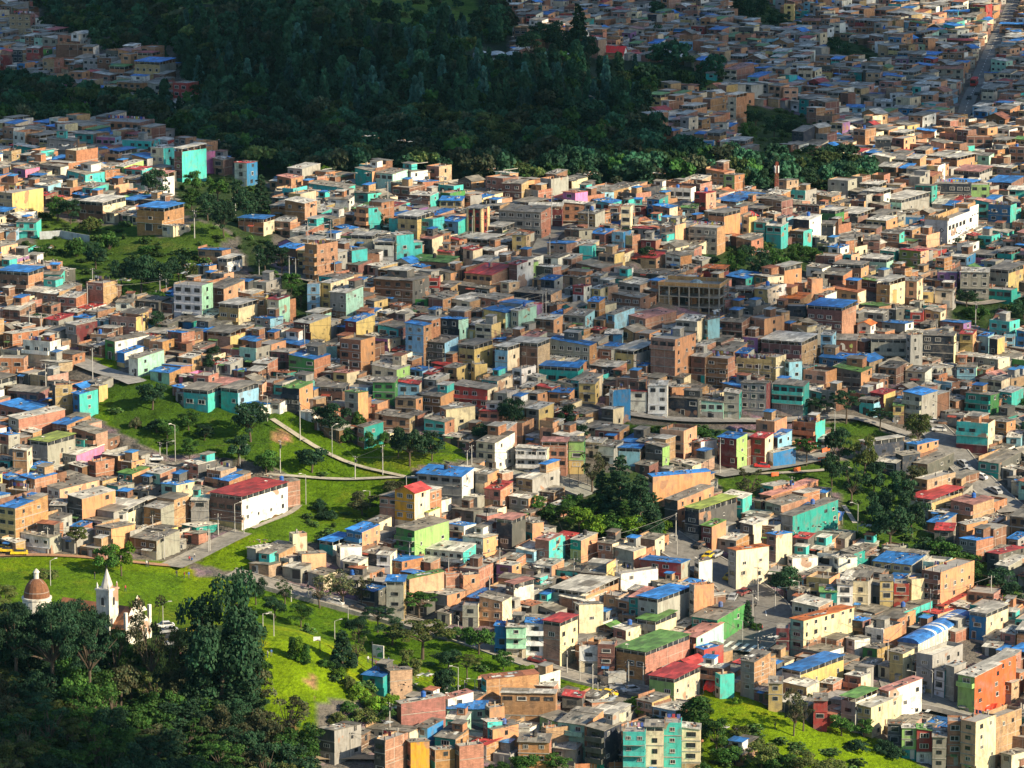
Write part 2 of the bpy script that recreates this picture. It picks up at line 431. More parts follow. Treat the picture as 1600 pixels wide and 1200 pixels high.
colv[inpoly(VX, VY, [(1095, 1088), (1150, 1082), (1250, 1130), (1340, 1160), (1420, 1203), (1200, 1203), (1110, 1150)]), :3] = (0.15, 0.24, 0.004)  # lower right lawn, sunlit brightness painted in as well
scr = inpoly(VX, VY, [(600, 1080), (660, 1090), (650, 1135), (560, 1150), (570, 1130)]); colv[scr, :3] = (0.06, 0.08, 0.02)
colv[inpoly(VX, VY, PARKS[3]), :3] = GRASS2; colv[inpoly(VX, VY, PARKS[4]), :3] = GRASS2
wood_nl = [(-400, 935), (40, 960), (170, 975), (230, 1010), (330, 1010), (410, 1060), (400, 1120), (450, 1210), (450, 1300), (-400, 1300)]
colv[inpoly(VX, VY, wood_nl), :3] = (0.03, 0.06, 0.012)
for (bx0, by0, rr) in ((488, 1128, 9), (452, 1168, 14), (430, 812, 12), (440, 700, 14), (1040, 1100, 26), (1020, 147, 14), (1065, 146, 9)):   # bare earth
    dd = ((VX - bx0) / rr) ** 2 + ((VY - by0) / (rr * 0.6)) ** 2
    colv[dd < 1, :3] = (0.32, 0.19, 0.09)
out = (VX < -60) | (VX > 1660) | (VY > 1260)
colv[out, :3] = (0.05, 0.09, 0.02)
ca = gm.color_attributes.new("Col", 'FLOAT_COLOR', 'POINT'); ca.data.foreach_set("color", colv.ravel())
gm.update(); gm.validate()
gm.polygons.foreach_set("use_smooth", np.ones(len(gm.polygons), bool))
ground = bpy.data.objects.new("ground", gm); COL.objects.link(ground); tag(ground, kind="structure")

# ------------------------------------------------------------------ roads and paths draped on the ground
ROADS = [  # name, points in the photograph, width m, colour, extra
 ("road", [(1500, 205), (1506, 180), (1517, 150), (1530, 120), (1545, 85), (1562, 50), (1580, 10), (1600, -40)], 5.5, (0.16, 0.155, 0.14)),
 ("street", [(1030, 838), (1070, 862), (1105, 885), (1150, 908), (1185, 932), (1205, 965), (1200, 985), (1170, 1008), (1150, 1020)], 13, (0.17, 0.16, 0.145)),
 ("street", [(360, 897), (430, 918), (500, 936), (575, 955), (640, 972), (700, 990), (770, 1015), (850, 1046), (925, 1066), (1010, 1078), (1060, 1092)], 6.5, (0.26, 0.235, 0.2)),
 ("street", [(268, 888), (300, 872), (325, 857), (350, 843), (380, 833)], 6, (0.27, 0.25, 0.21)),
 ("path", [(395, 826), (440, 815), (458, 803), (468, 790)], 1.6, (0.33, 0.3, 0.24)),
 ("path", [(-60, 869), (60, 868), (140, 872), (210, 880), (290, 886)], 2.2, (0.36, 0.2, 0.11)),
 ("path", [(412, 743), (470, 747), (540, 748), (600, 750), (655, 748)], 1.8, (0.4, 0.37, 0.3)),
 ("path", [(425, 655), (445, 672), (470, 690), (515, 712), (560, 730), (600, 742), (640, 748)], 1.7, (0.38, 0.34, 0.26)),
 ("street", [(960, 645), (1010, 656), (1100, 660), (1180, 660), (1245, 658), (1300, 655), (1345, 650), (1390, 668), (1420, 680)], 4.5, (0.3, 0.28, 0.25)),
 ("street", [(1440, 655), (1470, 680), (1488, 708), (1510, 735), (1535, 755), (1560, 780), (1585, 800)], 9, (0.22, 0.21, 0.19)),
 ("street", [(1380, 1085), (1430, 1088), (1480, 1092), (1530, 1108)], 17, (0.25, 0.235, 0.2)),
 ("street", [(120, 565), (150, 578), (190, 590), (215, 600)], 6, (0.27, 0.26, 0.24)),
 ("street", [(905, 352), (870, 354), (858, 366), (850, 388), (840, 405)], 6, (0.24, 0.23, 0.2)),
 ("path", [(1115, 740), (1190, 742), (1290, 736), (1330, 732)], 2.0, (0.36, 0.33, 0.27)),
 ("path", [(1318, 790), (1330, 805), (1336, 818)], 1.2, (0.4, 0.38, 0.33)),
 ("street", [(1120, 745), (1180, 735), (1240, 728), (1300, 712)], 6, (0.26, 0.25, 0.22)),
 ("street", [(420, 425), (455, 432), (500, 442)], 5, (0.24, 0.22, 0.19)),
 ("street", [(1450, 450), (1500, 480), (1545, 475), (1600, 462)], 4, (0.3, 0.26, 0.21)),
 ("path", [(800, 740), (860, 748), (905, 765), (925, 775)], 9, (0.22, 0.22, 0.19)),
 ("path", [(420, 1190), (500, 1185), (600, 1187)], 3.0, (0.36, 0.27, 0.17)),
]
ROADPTS = []
def densify(pts, step=3.0):
    out_ = []
    for p, q in zip(pts, pts[1:]):
        k = max(1, int((Vector(q[:2]) - Vector(p[:2])).length / step))
        for i in range(k): out_.append((p[0] + (q[0] - p[0]) * i / k, p[1] + (q[1] - p[1]) * i / k))
    out_.append(pts[-1][:2]); return out_
def smooth(pts, it=4):
    pts = [list(p) for p in pts]
    for _ in range(it):
        pts = [pts[0]] + [[(a_[0] + 2 * b_[0] + c_[0]) / 4, (a_[1] + 2 * b_[1] + c_[1]) / 4] for a_, b_, c_ in zip(pts, pts[1:], pts[2:])] + [pts[-1]]
    return pts
for name, pts, wd, colr in ROADS:
    w3 = [at(*p) for p in pts]
    line = smooth(densify([(p.x, p.y) for p in w3]), 8)
    ROADPTS.append((np.array(line), wd / 2))
    mb = MB(); rows = []
    K = 5 if wd > 3 else 2
    for i, p in enumerate(line):
        a_ = Vector(line[max(0, i - 1)]); b_ = Vector(line[min(len(line) - 1, i + 1)])
        t = (b_ - a_).normalized(); nn = Vector((-t.y, t.x))
        hs = [wd / 2 * (2 * k / K - 1) for k in range(K + 1)]
        zc = max(gz(p[0] + nn.x * h_, p[1] + nn.y * h_) for h_ in hs) * 0.5 + gz(p[0], p[1]) * 0.5
        rows.append([(p[0] + nn.x * h_, p[1] + nn.y * h_, max(gz(p[0] + nn.x * h_, p[1] + nn.y * h_), zc) + 0.12) for h_ in hs])
    for r0, r1 in zip(rows, rows[1:]):
        for k in range(K):
            mb.face([r0[k], r0[k + 1], r1[k + 1], r1[k]], iCONC, colr)
        if wd > 6:                              # kerbs
            for e in (0, K):
                p0, p1 = Vector(r0[e]), Vector(r1[e]); s_ = (Vector(r0[K - e]) - p0).normalized() * 0.35
                q0, q1 = p0 + Vector((0, 0, 0.14)), p1 + Vector((0, 0, 0.14))
                mb.face([q0, q0 + s_, q1 + s_, q1], iCONC, (0.36, 0.34, 0.3)); mb.face([q0 + s_, p0 + s_, p1 + s_, q1 + s_], iCONC, (0.36, 0.34, 0.3))
                mb.face([p0 - Vector((0, 0, 1)), q0, q1, p1 - Vector((0, 0, 1))], iCONC, (0.3, 0.28, 0.25))
    if name == "street" and wd == 13 or name == "road":
        for i in range(0, len(rows) - 2, 3):     # dashed centre line
            c0 = (Vector(rows[i][2]) + Vector(rows[i][3])) / 2; c1 = (Vector(rows[i + 1][2]) + Vector(rows[i + 1][3])) / 2
            sd = (Vector(rows[i][3]) - Vector(rows[i][2])).normalized() * 0.12; up = Vector((0, 0, 0.02))
            mb.face([c0 - sd + up, c0 + sd + up, c1 + sd + up, c1 - sd + up], iCONC, (0.75, 0.73, 0.66))
    if wd == 13:                                 # zebra crossing near the bend
        for i0 in (len(rows) - 22,):
            r0 = rows[i0]; r1 = rows[i0 + 1]
            A, B = Vector(r0[0]), Vector(r0[K]); C_, D_ = Vector(r1[0]), Vector(r1[K]); up = Vector((0, 0, 0.03))
            for k in range(1, 12, 2):
                f0, f1 = k / 13, (k + 0.9) / 13
                mb.face([A.lerp(B, f0) + up, A.lerp(B, f1) + up, C_.lerp(D_, f1) + up, C_.lerp(D_, f0) + up], iCONC, (0.75, 0.73, 0.66))
    tag(mb.build(name), kind="structure")
def near_road(x, y, m):
    for L, hw in ROADPTS:
        if (((L[:, 0] - x) ** 2 + (L[:, 1] - y) ** 2) < (hw + m) ** 2).any(): return True
    return False
# ------------------------------------------------------------------ houses read off the photograph:
# left edge, near corner, right edge, wall top at the corner (photo pixels), storeys in view, front colour, side colour, roof (colour + type)
SPEC = """
14 48 54 25 4.4 tn br s|0 6 16 88 3 re mr s|41 62 66 76 3 re mr wm|62 64 87 77 1.5 gn gn gm|87 134 136 72 2.5 bd br s|66 85 110 96 3 tn br f|50 74 77 114 2 bl gr gm|144 172 188 118 1.5 br bd wm
170 195 206 104 2 br bd nm|209 250 271 97 3 tn gr bm|182 222 240 130 2.5 br br gm|128 150 156 140 2 pu gr gm|85 105 109 132 1.5 pk re wm|246 262 290 146 2 tn bd gm|262 290 312 164 1.2 wh tn wm
154 218 238 193 2 br br s|117 146 150 210 2.5 te gd wm|73 116 120 222 3 gr gd gm|149 180 188 217 1.7 pk lb s|189 235 248 222 2 tq tq s|242 262 274 220 1.5 wh re wm|163 185 190 243 1.5 or tn s
235 256 272 232 3.5 cr tq wm|272 285 320 232 4.4 bd tq wc|318 320 333 241 2.5 pk pk f|334 350 362 250 2 tn bd gm|366 386 401 255 3 wh bl rm|0 22 24 220 1.5 ye tn s|21 56 61 232 1.6 te tq wm
0 20 31 240 1.8 cr tn gf|20 40 59 265 1.8 pu pk gm|60 95 116 262 1.7 gr wh gm|863 880 889 2 2 cr cr bm|795 815 832 29 2 br br s|919 945 975 34 1.8 br br f|987 1008 1030 6 1.5 wh wh gm
1033 1045 1065 -2 3 br tn bm|972 985 995 52 2 pu pu gm|990 1010 1040 76 1.6 br bd s|1037 1055 1062 63 2 br tn s|1063 1080 1088 34 1.6 ye cr gf|1067 1090 1096 20 1.5 br sa f|1080 1100 1110 43 2 re mr s
1065 1085 1089 83 1 cr cr gm|1085 1105 1119 95 2 tn cr bm|1103 1119 1122 115 1.2 tq tq gm|1133 1152 1180 109 3 cr br pm|1138 1160 1176 88 2 br br wc|1004 1012 1045 178 3 tn br wm|1033 1045 1070 158 2.3 wh bd wm
1092 1110 1137 156 3 br br s|1137 1150 1168 148 5 cr br wc|1063 1076 1092 186 2.7 gr cr s|1118 1136 1140 192 1.6 wh wh gm|1091 1114 1117 222 2.5 bl bl s|1064 1080 1091 226 2.4 cr br gm|1105 1125 1136 208 2 br tn gm
1085 1100 1108 210 1 tn br bm|1125 1140 1148 222 1.4 cr br wm|1037 1052 1064 205 1.6 br bd bm|1225 1240 1243 8 3 ye ye s|1243 1260 1264 20 1.3 te te gf|1253 1290 1292 33 2 br br tm|1332 1368 1370 44 1.8 br bd s
1475 1497 1500 18 2 bl te bm|1563 1600 1605 38 2 bd re bm|1477 1520 1524 64 1.5 bd bd rm|1503 1525 1528 27 1.7 mt cr gm|1447 1450 1457 61 3 or or s|1430 1446 1448 71 1.3 mt mt s|1471 1505 1508 84 2.2 bd bd s
1461 1504 1507 108 3 gr gr tm|1534 1552 1560 140 3 cr cr gm|1538 1560 1563 114 1.3 cr br bm|1246 1268 1271 106 3.2 cr cr wc|1268 1300 1303 88 2 tn br s|1284 1300 1303 117 1.2 ye ye gf|1314 1336 1339 118 2 br bd gm
1353 1375 1380 114 3 tn tn gm|1224 1246 1248 140 3 sa or s|1261 1275 1307 169 2.6 br br wm|1276 1300 1314 186 1.5 tn br f|1298 1316 1330 194 2.3 ye pu s|1399 1418 1421 92 1.5 pu pu gm|1420 1444 1448 92 1.5 gr lb gm
1322 1350 1353 168 1.8 lb lb bm|1397 1430 1434 170 1.7 bl te wm|1366 1395 1398 160 1.6 wh gr wm|1510 1550 1552 216 2.8 bd bd s|1394 1412 1434 218 2.6 bd sa s|1367 1392 1394 218 2.8 nv nv gm|1432 1460 1465 206 2 br wh bm
1372 1400 1413 262 2 bd bd wm|1474 1495 1528 246 2.8 br or wc|1528 1545 1555 244 2.4 mt mt gm|1364 1390 1412 247 2 cr cr wm|1490 1530 1556 268 2.2 nv gr pm|1328 1344 1346 243 2.2 br sa s|1538 1570 1592 186 1.8 bd br ta
1460 1500 1540 290 2 nv lb bc|1543 1580 1605 287 1.6 bd bd bm|1350 1364 1366 160 1.3 sa sa s|1577 1600 1610 232 3 br br s
-5 20 62 303 3.2 tn ye s|26 58 62 347 1.9 tq tq gm|-6 24 27 361 1.2 lb lb gm|84 110 131 296 1.6 br br s|122 161 192 316 2.4 bd cr wc|160 180 210 292 1.6 br sa s|187 210 243 313 1.6 gd br bc|212 257 284 325 3.2 br br bc
-4 45 64 425 3.4 bd br bm|64 96 99 429 2 tq tq gm|36 90 132 460 1.8 tn tn wm|91 121 133 465 2 br br wm|133 162 193 445 3.2 br tn s|181 208 212 472 1.5 wh gr gm|212 250 272 472 1.6 gd gd gm|270 316 331 448 4.2 wh mt s
321 350 380 452 2.6 bd sa gm|308 347 359 392 1.5 tn br bm|306 327 337 416 1.3 gr sa bm|340 355 377 404 1.8 gr wh wc|331 350 380 430 1.7 gr sa s|341 373 400 476 3 tn cr wc|322 360 382 520 2 tn ye gc|263 286 321 520 2.6 bd br bm
266 300 316 504 1 bl te gm|103 121 149 508 2.4 gr mr wm|149 170 184 500 1.3 lb br wm|170 213 240 502 2 tn ye gf|163 180 229 534 2 gn wh gm|182 195 222 552 1.5 bl wh bm|200 216 280 560 2 wh mt gm|278 300 328 560 1.4 br tn wm
4 20 92 522 1.8 bd br wm|33 79 104 540 2.4 wh wh gf|-4 38 41 563 1.6 br br s|61 92 128 568 1.4 cr tn wm|233 265 296 583 1.2 mt br bm|112 140 152 498 1 gr gr bm|371 412 427 342 2 br cr bc|340 360 378 570 1.2 gr gr wm
422 448 462 322 2 br gr gm|446 478 494 318 3.2 br sa wm|427 455 464 346 1.8 tn sa wm|482 540 554 294 1.6 tq tq gm|512 545 553 312 2 wh wh gm|553 575 595 303 1.6 te tq gm|640 673 685 306 2.4 bd tq wm|612 640 663 295 2 bd bd s
558 578 615 325 3.4 or tq gm|621 652 678 338 3.4 ye ye wc|687 722 726 313 1.8 tn tn bm|725 735 767 308 2 br gr s|691 716 731 347 2.3 lb tq bm|769 790 802 322 2 bd bd gm|760 785 803 355 1.5 gd cr wc
716 762 788 374 1.6 bd bd wc|477 497 541 388 4 br br wf|452 478 505 362 1.3 wh br wm|548 582 590 368 2 cr gr wc|546 550 594 392 2.4 gr tq gm|585 615 620 378 2.2 wh gr wm|612 620 660 368 3 cr tq wm|683 706 710 395 1.4 br br rm
530 560 592 415 1.2 bd bd gm|582 645 670 440 3.2 bd gd gm|645 668 671 470 1 gn gn s|668 686 688 437 1.8 re re s|637 700 741 412 1.4 br tn nm|738 765 802 410 1.3 gr gr wm|727 770 802 430 2 tn bd rm|480 500 503 446 3 lb cr s
501 517 552 443 3.4 ye cr wm|515 541 592 459 3.4 gr mt wm|545 585 621 472 1.5 gr ye gm|417 436 461 469 3.2 cr mt rm|390 415 418 467 2.4 tn ye s|399 424 441 498 1.8 gr lb bm|425 440 459 516 1.4 wh wh wm|460 486 538 505 2.4 mr ye wm
527 540 546 512 1 nv bl bm|541 559 602 502 2.8 mr ye bm|530 564 600 536 4 br or f|587 608 635 530 2 pk cr gm|582 620 636 558 2 wh br wm|633 662 688 510 4.4 lb br bm|688 718 742 500 2.4 nv mt bm|664 695 716 536 2.8 gd lb gm
716 741 770 540 3 ye ye gc|742 768 783 510 2.2 cr ye s|755 790 835 490 2.4 ye mt bm|702 735 770 472 1.8 cr tn wm|669 692 711 468 2 bd br gm|700 765 782 452 1.2 gd br gm|782 795 812 442 1.8 cr tn wm|773 793 812 542 3.4 lb cr wm
450 491 515 562 2.6 gn br bm|396 420 433 568 1.6 tn br wm|505 507 524 544 1.4 mt mt s|580 620 640 578 2 cr lg wm|638 660 676 580 1 lb lb bm|695 715 740 575 1.8 tn ye gm|738 742 755 572 2 ye ye s
780 846 861 332 3.2 gr br gm|826 878 880 322 2.6 mr mr wm|879 924 927 320 2.6 br mr wm|785 815 826 288 3 bd tn gm|927 955 972 318 1.8 tq tq bm|800 822 829 368 2.6 ye tn gm|903 930 957 335 2.6 tn gr gm|950 968 972 323 2 bd bd s
970 985 988 325 3.4 cr cr s|986 1008 1011 322 2 mr mr gm|1011 1030 1045 312 3 bl te gm|1043 1080 1088 298 2 wh wh wf|1086 1104 1120 302 3.4 re sa rm|1020 1046 1068 326 2.4 br cr bm|1031 1055 1073 355 2.6 sa sa s|1064 1088 1093 325 1.8 gr gd nm
1107 1131 1159 333 3.6 br or gm|1112 1150 1200 315 1.2 gr lb bc|1159 1170 1178 342 2.6 cr ye s|1178 1195 1208 348 2.6 tq tq gm|1152 1175 1195 376 1.8 tn br gm|1076 1120 1135 358 3.2 gr tn s|922 945 960 366 1.6 br br bm|957 975 987 365 2.2 lb bl s
975 988 1001 370 2 ye br s|987 1015 1028 358 1.6 gr gd rm|1002 1025 1033 376 1.8 mr br wm|855 885 902 382 1.8 tn bd bm|905 925 932 386 1.7 tq tq s|935 960 985 400 1.8 tn ye s|985 1025 1045 405 1 tn br rm|1097 1130 1140 420 2 re mr om
1078 1095 1100 430 1.2 br br tm|1130 1165 1200 436 1.4 nv te bm|1150 1176 1178 452 2 nv nv gm|1180 1200 1230 452 2.4 ye cr wm|980 1030 1066 430 1 gd gd gm|967 1000 1025 446 1.4 gr tn wm|948 1000 1028 466 1.6 bd bd gm|979 998 1001 464 1.2 cr cr s
895 912 925 448 2.2 re wh rm|925 938 940 452 1.8 ye cr wm|940 950 957 448 2 ye tn gm|804 862 900 460 1.8 nv tn gm|795 808 834 414 2.6 bd wh rm|845 866 880 438 1.4 nv gr bm|834 865 890 418 1.5 gd br wm|878 915 935 434 1.2 tn br gm
900 940 975 420 1.2 bd bd gm|808 838 860 476 1.2 gr pu rm|798 810 839 486 3 cr mt wm|832 865 880 500 2.2 bd or wm|880 915 930 494 1.8 gr lb gm|918 936 946 472 2.2 br br bm|947 960 993 492 2 lb lb gm|984 1010 1060 498 1.6 br br pm
1057 1090 1104 502 2.8 gr cr wm|1103 1106 1125 500 2.8 lb lb gm|1125 1160 1176 504 2.4 bd bd gm|888 912 928 515 1.2 te br wm|944 972 975 522 1.2 bl lb wm|796 840 860 536 3.6 bd tn wc|800 815 838 578 1.8 wh wh s
859 922 942 540 3 gr br bm|838 903 912 574 2.2 te te bm|920 955 975 547 2.2 br gr gm|960 990 1028 548 2.6 ye gr wm|1018 1056 1090 532 5 tn or s|1103 1137 1150 562 3.4 bd br s|1146 1168 1180 552 1.6 pu gr bm|1150 1205 1215 568 2 ye cr gf
1161 1184 1200 530 1.4 pu bd s|922 965 1000 575 1.6 gd br wm
1258 1300 1325 308 1.6 tn br gm|1240 1280 1291 322 1.8 bd tn gm|1329 1350 1372 316 1.8 bd or s|1308 1340 1370 334 1.8 gd bd wc|1375 1408 1460 312 2.2 mt gr wc|1404 1443 1446 342 1.3 bl bl s|1460 1516 1520 290 2.6 nv nv s|1516 1545 1548 290 2.4 lg gn s
1545 1578 1600 325 3.4 bl tq f|1575 1602 1608 297 1.5 tq tq wm|1198 1210 1217 335 1.7 ye tn wm|1216 1230 1241 340 2.4 tq lb pm|1241 1265 1286 344 3 nv wh wm|1280 1302 1308 350 2.6 nv wh gm|1197 1220 1233 354 2.8 tq tq wm|1234 1255 1271 364 2 bd tq s
1330 1370 1392 357 1.6 or bd gm|1348 1374 1377 376 2.2 bd bd gm|1377 1405 1415 366 2.4 br tq gm|1412 1425 1445 360 1.4 sa tn wm|1430 1448 1472 370 2 br sa s|1376 1398 1406 393 2 te te wm|1406 1438 1462 393 3 ol sa rm|1352 1385 1398 405 2 mt mt wm
1318 1330 1345 400 1.6 tq sa s|1275 1305 1318 402 2 bd br s|1261 1285 1300 420 1.8 wh wh gm|1303 1345 1360 414 2.6 bd or gm|1462 1475 1490 405 2.4 or br s|1465 1495 1503 428 2.2 pu pu s|1485 1510 1528 402 1.6 wh bl wm|1559 1580 1598 392 2.4 te te gm
1500 1545 1548 425 3.4 gr gr wm|1545 1575 1605 422 3 gr ye gc|1545 1580 1600 455 1.6 te te s|1582 1596 1610 415 2 or or gm|1197 1206 1230 448 2 cr wh s|1262 1268 1284 438 2.4 br or s|1284 1318 1345 430 2 bd br gm|1345 1370 1385 440 1.4 bd wh nm
1370 1390 1418 440 3.2 br cr wm|1415 1432 1444 440 3.2 sa cr gm|1380 1384 1397 453 2 ye ye wm|1434 1458 1461 458 1.6 ye ye s|1461 1488 1496 456 2.2 cr gr gm|1298 1340 1366 458 1.4 tn cr tm|1195 1250 1294 468 1.6 bd bd om|1262 1315 1342 480 4 bd br bm
1230 1260 1262 480 2 nv nv s|1340 1360 1370 508 1.8 wh wh oa|1342 1380 1400 490 1.6 gr gd wm|1422 1442 1446 490 1.4 re re s|1446 1470 1480 488 1.6 ye cr gm|1380 1415 1440 506 1.6 gr wh bm|1470 1505 1535 506 1.6 br pu bm|1500 1520 1528 522 2.4 tn or rm
1530 1543 1547 526 2 lb lb bm|1546 1558 1570 530 2.6 nv ye wm|1568 1585 1590 525 2 lb lb s|1588 1602 1610 518 2.6 bl lb wm|1441 1490 1496 525 4 nv cr gm|1420 1422 1442 526 4.2 gr gr s|1360 1418 1421 530 3.2 gr gr gc|1190 1252 1282 534 3.4 bd tn wm
1282 1300 1308 524 3 lb lb wm|1490 1520 1543 558 1.6 bd bd wm|1495 1525 1530 574 1.6 lb mt gm|1527 1560 1610 562 2 gr cr wm|1281 1330 1362 562 2 bl gr bm|1302 1345 1366 582 2.6 gd or nm|1196 1212 1230 560 2.8 ye cr s|1230 1233 1254 566 2.6 lb lb gm
1415 1445 1459 582 1.8 cr wh gm|1373 1400 1420 576 1.8 br bd gm
84 87 113 605 3 nv tn s|113 125 152 616 2.6 bl tq bm|10 60 86 615 1.6 bd bd gm|-5 45 92 643 1.4 br br bm|12 30 95 655 2.4 gr br wm|80 105 138 665 1.4 bd br bm|112 152 183 678 2.4 br tn gm|45 75 113 690 3 gr gr yc
20 43 48 704 3 tn cr wm|-4 14 44 680 2.2 br gr bm|-4 16 20 721 1.2 tq tq gm|40 62 100 733 1 wh gr bm|33 57 104 748 2.4 br br bm|-5 15 33 750 1.4 bd br bm|8 45 62 770 1.6 bd bd s|72 94 150 765 2 wh sa gm
104 129 176 780 2.8 gd or wm|-5 25 70 795 4 ye br bm|78 103 106 790 1.8 nv nv wm|85 120 158 712 1.4 gr pk wm|136 150 177 725 1.5 br br s|158 185 220 713 1.4 bd sa wm|182 206 238 725 1.5 bd or s|287 310 368 726 2.2 br gd wm
324 347 390 738 2.2 br tn s|183 207 232 741 1.4 te or nm|230 253 300 740 2.4 mt br wm|253 278 302 758 3 mt cr bm|165 185 228 760 1.4 tq gr gm|205 232 255 768 1.4 gr gr gm|152 200 223 795 2 gr cr wm|175 199 201 800 1.8 wh wh wm
223 252 292 796 2.4 br gr wm|298 326 328 782 2.4 gr gr wm|325 378 446 775 3.4 bd wh rc|333 360 415 752 1.8 br br bm|50 75 130 820 1.4 gr gr gm|20 80 110 840 1.6 wh gr gm|150 177 208 826 2.2 tn or gm|200 245 295 846 1.8 bd gr gm
228 256 276 828 1.8 gr ye gm|132 160 195 815 1.4 wh gr gm|285 325 345 610 2.3 tq tq gm|344 372 402 608 2.6 tq lb gm|140 155 165 605 1.6 tn ye s
390 410 416 604 1.5 bd sa s|440 468 488 608 2.6 nv or nm|488 535 545 606 2 bd bd gm|538 560 586 614 3.6 gr or nm|582 617 621 598 2.4 gn gn gm|621 655 658 602 1.6 lb cr rm|617 650 660 624 2 tn or gm|660 690 710 620 2 bd or gm
687 697 743 640 2.4 br cr gm|706 762 778 610 3 re cr gm|748 780 788 644 2.4 br bd rm|558 569 599 668 2.2 br te gm|597 640 648 655 1.4 br tn gm|662 695 710 660 1.8 tq br gm|745 775 805 692 3 cr wh gm|405 418 468 760 2.4 cr br gm
650 722 740 745 3 gr wh bm|742 762 780 742 2.4 gr or gm|770 785 802 740 2 or tn wm|616 648 690 770 4.4 oc cr ra|672 690 705 782 1.4 gr wh gm|540 566 622 832 2.4 bl or bm|618 648 702 830 3.2 gn lg gm|648 672 705 800 2 wh cr ym
722 755 784 842 2 wh or wm|650 725 766 862 2 wh tq wm|530 532 566 855 2 wh wh wm|498 520 550 846 1.4 te wh bc|457 458 476 837 2 cr cr s|468 472 510 866 1.8 gr sa gm|535 560 590 880 2 cr cr wm|588 610 620 868 2 wh cr wm
700 725 762 822 1.8 wh wh bm|775 800 822 812 3.4 nv gd pm|756 782 802 766 2 br br rm|706 740 765 800 1.4 gd gd gm|682 725 745 852 1 gr or bm
811 840 858 616 1.4 tn or wm|857 890 898 614 1.4 br or bm|904 930 937 600 2.2 ye ye gm|822 842 866 640 2.8 gr ye wm|866 900 906 650 1.4 mr br rm|952 958 986 612 3.2 wh bl s|940 958 976 640 2 gd cr wm|984 1010 1014 612 2.4 wh wh rm
1012 1042 1045 603 3.6 wh wh wm|1043 1050 1080 605 1.5 or or wm|1046 1090 1100 625 2 nv gd gm|1093 1130 1134 630 1.8 mt mt gm|1131 1155 1160 615 3 gr te wm|1157 1197 1205 600 3.6 gr mr gm|805 855 860 702 3 wh cr wm|846 885 889 690 3.6 br br pm
888 912 915 690 3.4 lg gn gm|914 940 948 692 1.8 cr gr wm|935 960 975 698 1.8 wh gr gm|966 1000 1007 700 2 lb tn bm|1008 1035 1064 700 2.8 gd lg gm|1082 1095 1122 690 2 tn wh rm|1123 1152 1180 685 3.4 mr lg bm|1172 1195 1210 685 3 re cr rm
1016 1020 1114 745 2.6 gr or bm|1026 1045 1080 758 1.4 ye wh gm|1040 1060 1120 782 2.6 gd or gm|1070 1092 1157 795 3.4 nv gd yc|1096 1112 1158 823 2.4 mr or nm|1158 1178 1203 820 2.4 gd cr wm|806 832 876 750 2.4 tn gr wm|795 826 860 780 1.6 gr or wm
860 875 905 790 1.2 gr br wm|820 832 841 818 2 cr or gm|838 860 891 844 2.8 br tq pm|891 908 935 845 2.2 te or wm|934 958 982 850 2.2 br cr gm|960 990 1031 862 2.2 gr sa wm|1000 1025 1055 843 2 tn cr gm|1000 1065 1088 880 2.6 re gr bm
1088 1092 1110 878 2.4 wh wh gm|1138 1150 1205 860 4 gr cr om|1110 1150 1200 845 1.4 gr br wm|832 862 892 885 1.6 wh or wm|775 800 815 884 1.8 pu or wm
1207 1255 1266 604 3.4 tq te gm|1343 1365 1384 625 2 tq lb gm|1362 1382 1402 616 2.4 mr ye rm|1395 1412 1416 634 2 ye tn nm|1414 1441 1491 618 3.6 gr gr bm|1510 1547 1582 618 3 te gn gm|1495 1543 1558 668 3.2 tq cr wf|1556 1572 1590 660 2.6 br or gm
1573 1595 1602 683 1.6 lb lb wm|1239 1275 1302 665 2.4 br tq gf|1200 1215 1240 684 2 bd lb bm|1200 1208 1245 708 1.6 wh bl wm|1344 1353 1417 690 2.6 gr nv wc|1417 1433 1472 695 1.4 lb or bm|1400 1410 1440 712 2 nv nv gm|1365 1400 1425 724 1.4 nv nv wm
1425 1450 1498 725 1.6 tn gd gm|1431 1450 1545 752 2.2 tn tn s|1420 1455 1515 780 2 gr tn rc|1487 1520 1596 790 2.4 br tn pm|1500 1510 1572 820 1.6 or or wm|1530 1560 1605 725 1.6 te gd gm|1190 1210 1279 760 1.6 tq br wm|1188 1205 1287 775 1.6 br br pm
1196 1220 1296 790 2 gr br gm|1222 1240 1318 806 3.2 gr te gm|1198 1212 1240 836 3.6 tn cr bm|1240 1262 1275 842 2 gr gd rm|1236 1238 1280 872 1.6 wh wh wm|1300 1320 1340 842 1.2 gr gr gm|1302 1310 1341 872 2 wh wh wm|1315 1335 1364 865 1.8 gr te gm
1362 1395 1420 872 1.4 gr gd wm|1366 1425 1460 882 2 ye gr bm|1450 1470 1500 818 1 br gr bm|1460 1490 1496 828 1.6 gd gr rm|1500 1525 1582 845 2.4 gr br bm|1543 1560 1610 866 2.6 gd gd rm|1575 1590 1610 843 1.4 gr gr bm|1556 1575 1610 885 2.2 gr gr wm
603 631 634 908 4 gr tn bc|632 640 695 905 2.6 tn sa nm|695 697 722 900 2 or br s|722 724 750 902 2 sa or s|655 700 745 930 1.6 gr or wm|722 747 750 948 2 gr cr s|748 785 800 940 2.6 sa cr gm|772 795 800 980 2.6 bl tq bm
566 600 618 1058 1.7 te te bm|605 610 645 1048 2.4 tn tn gm|752 760 845 1062 2.6 tq br tm|620 627 698 1100 1.8 br br wm|690 700 780 1092 1.4 wh wh pm|697 760 762 1108 1.6 mt mt bm|758 765 782 1108 2.4 gr or s|650 668 693 1138 1.7 lb bl gm
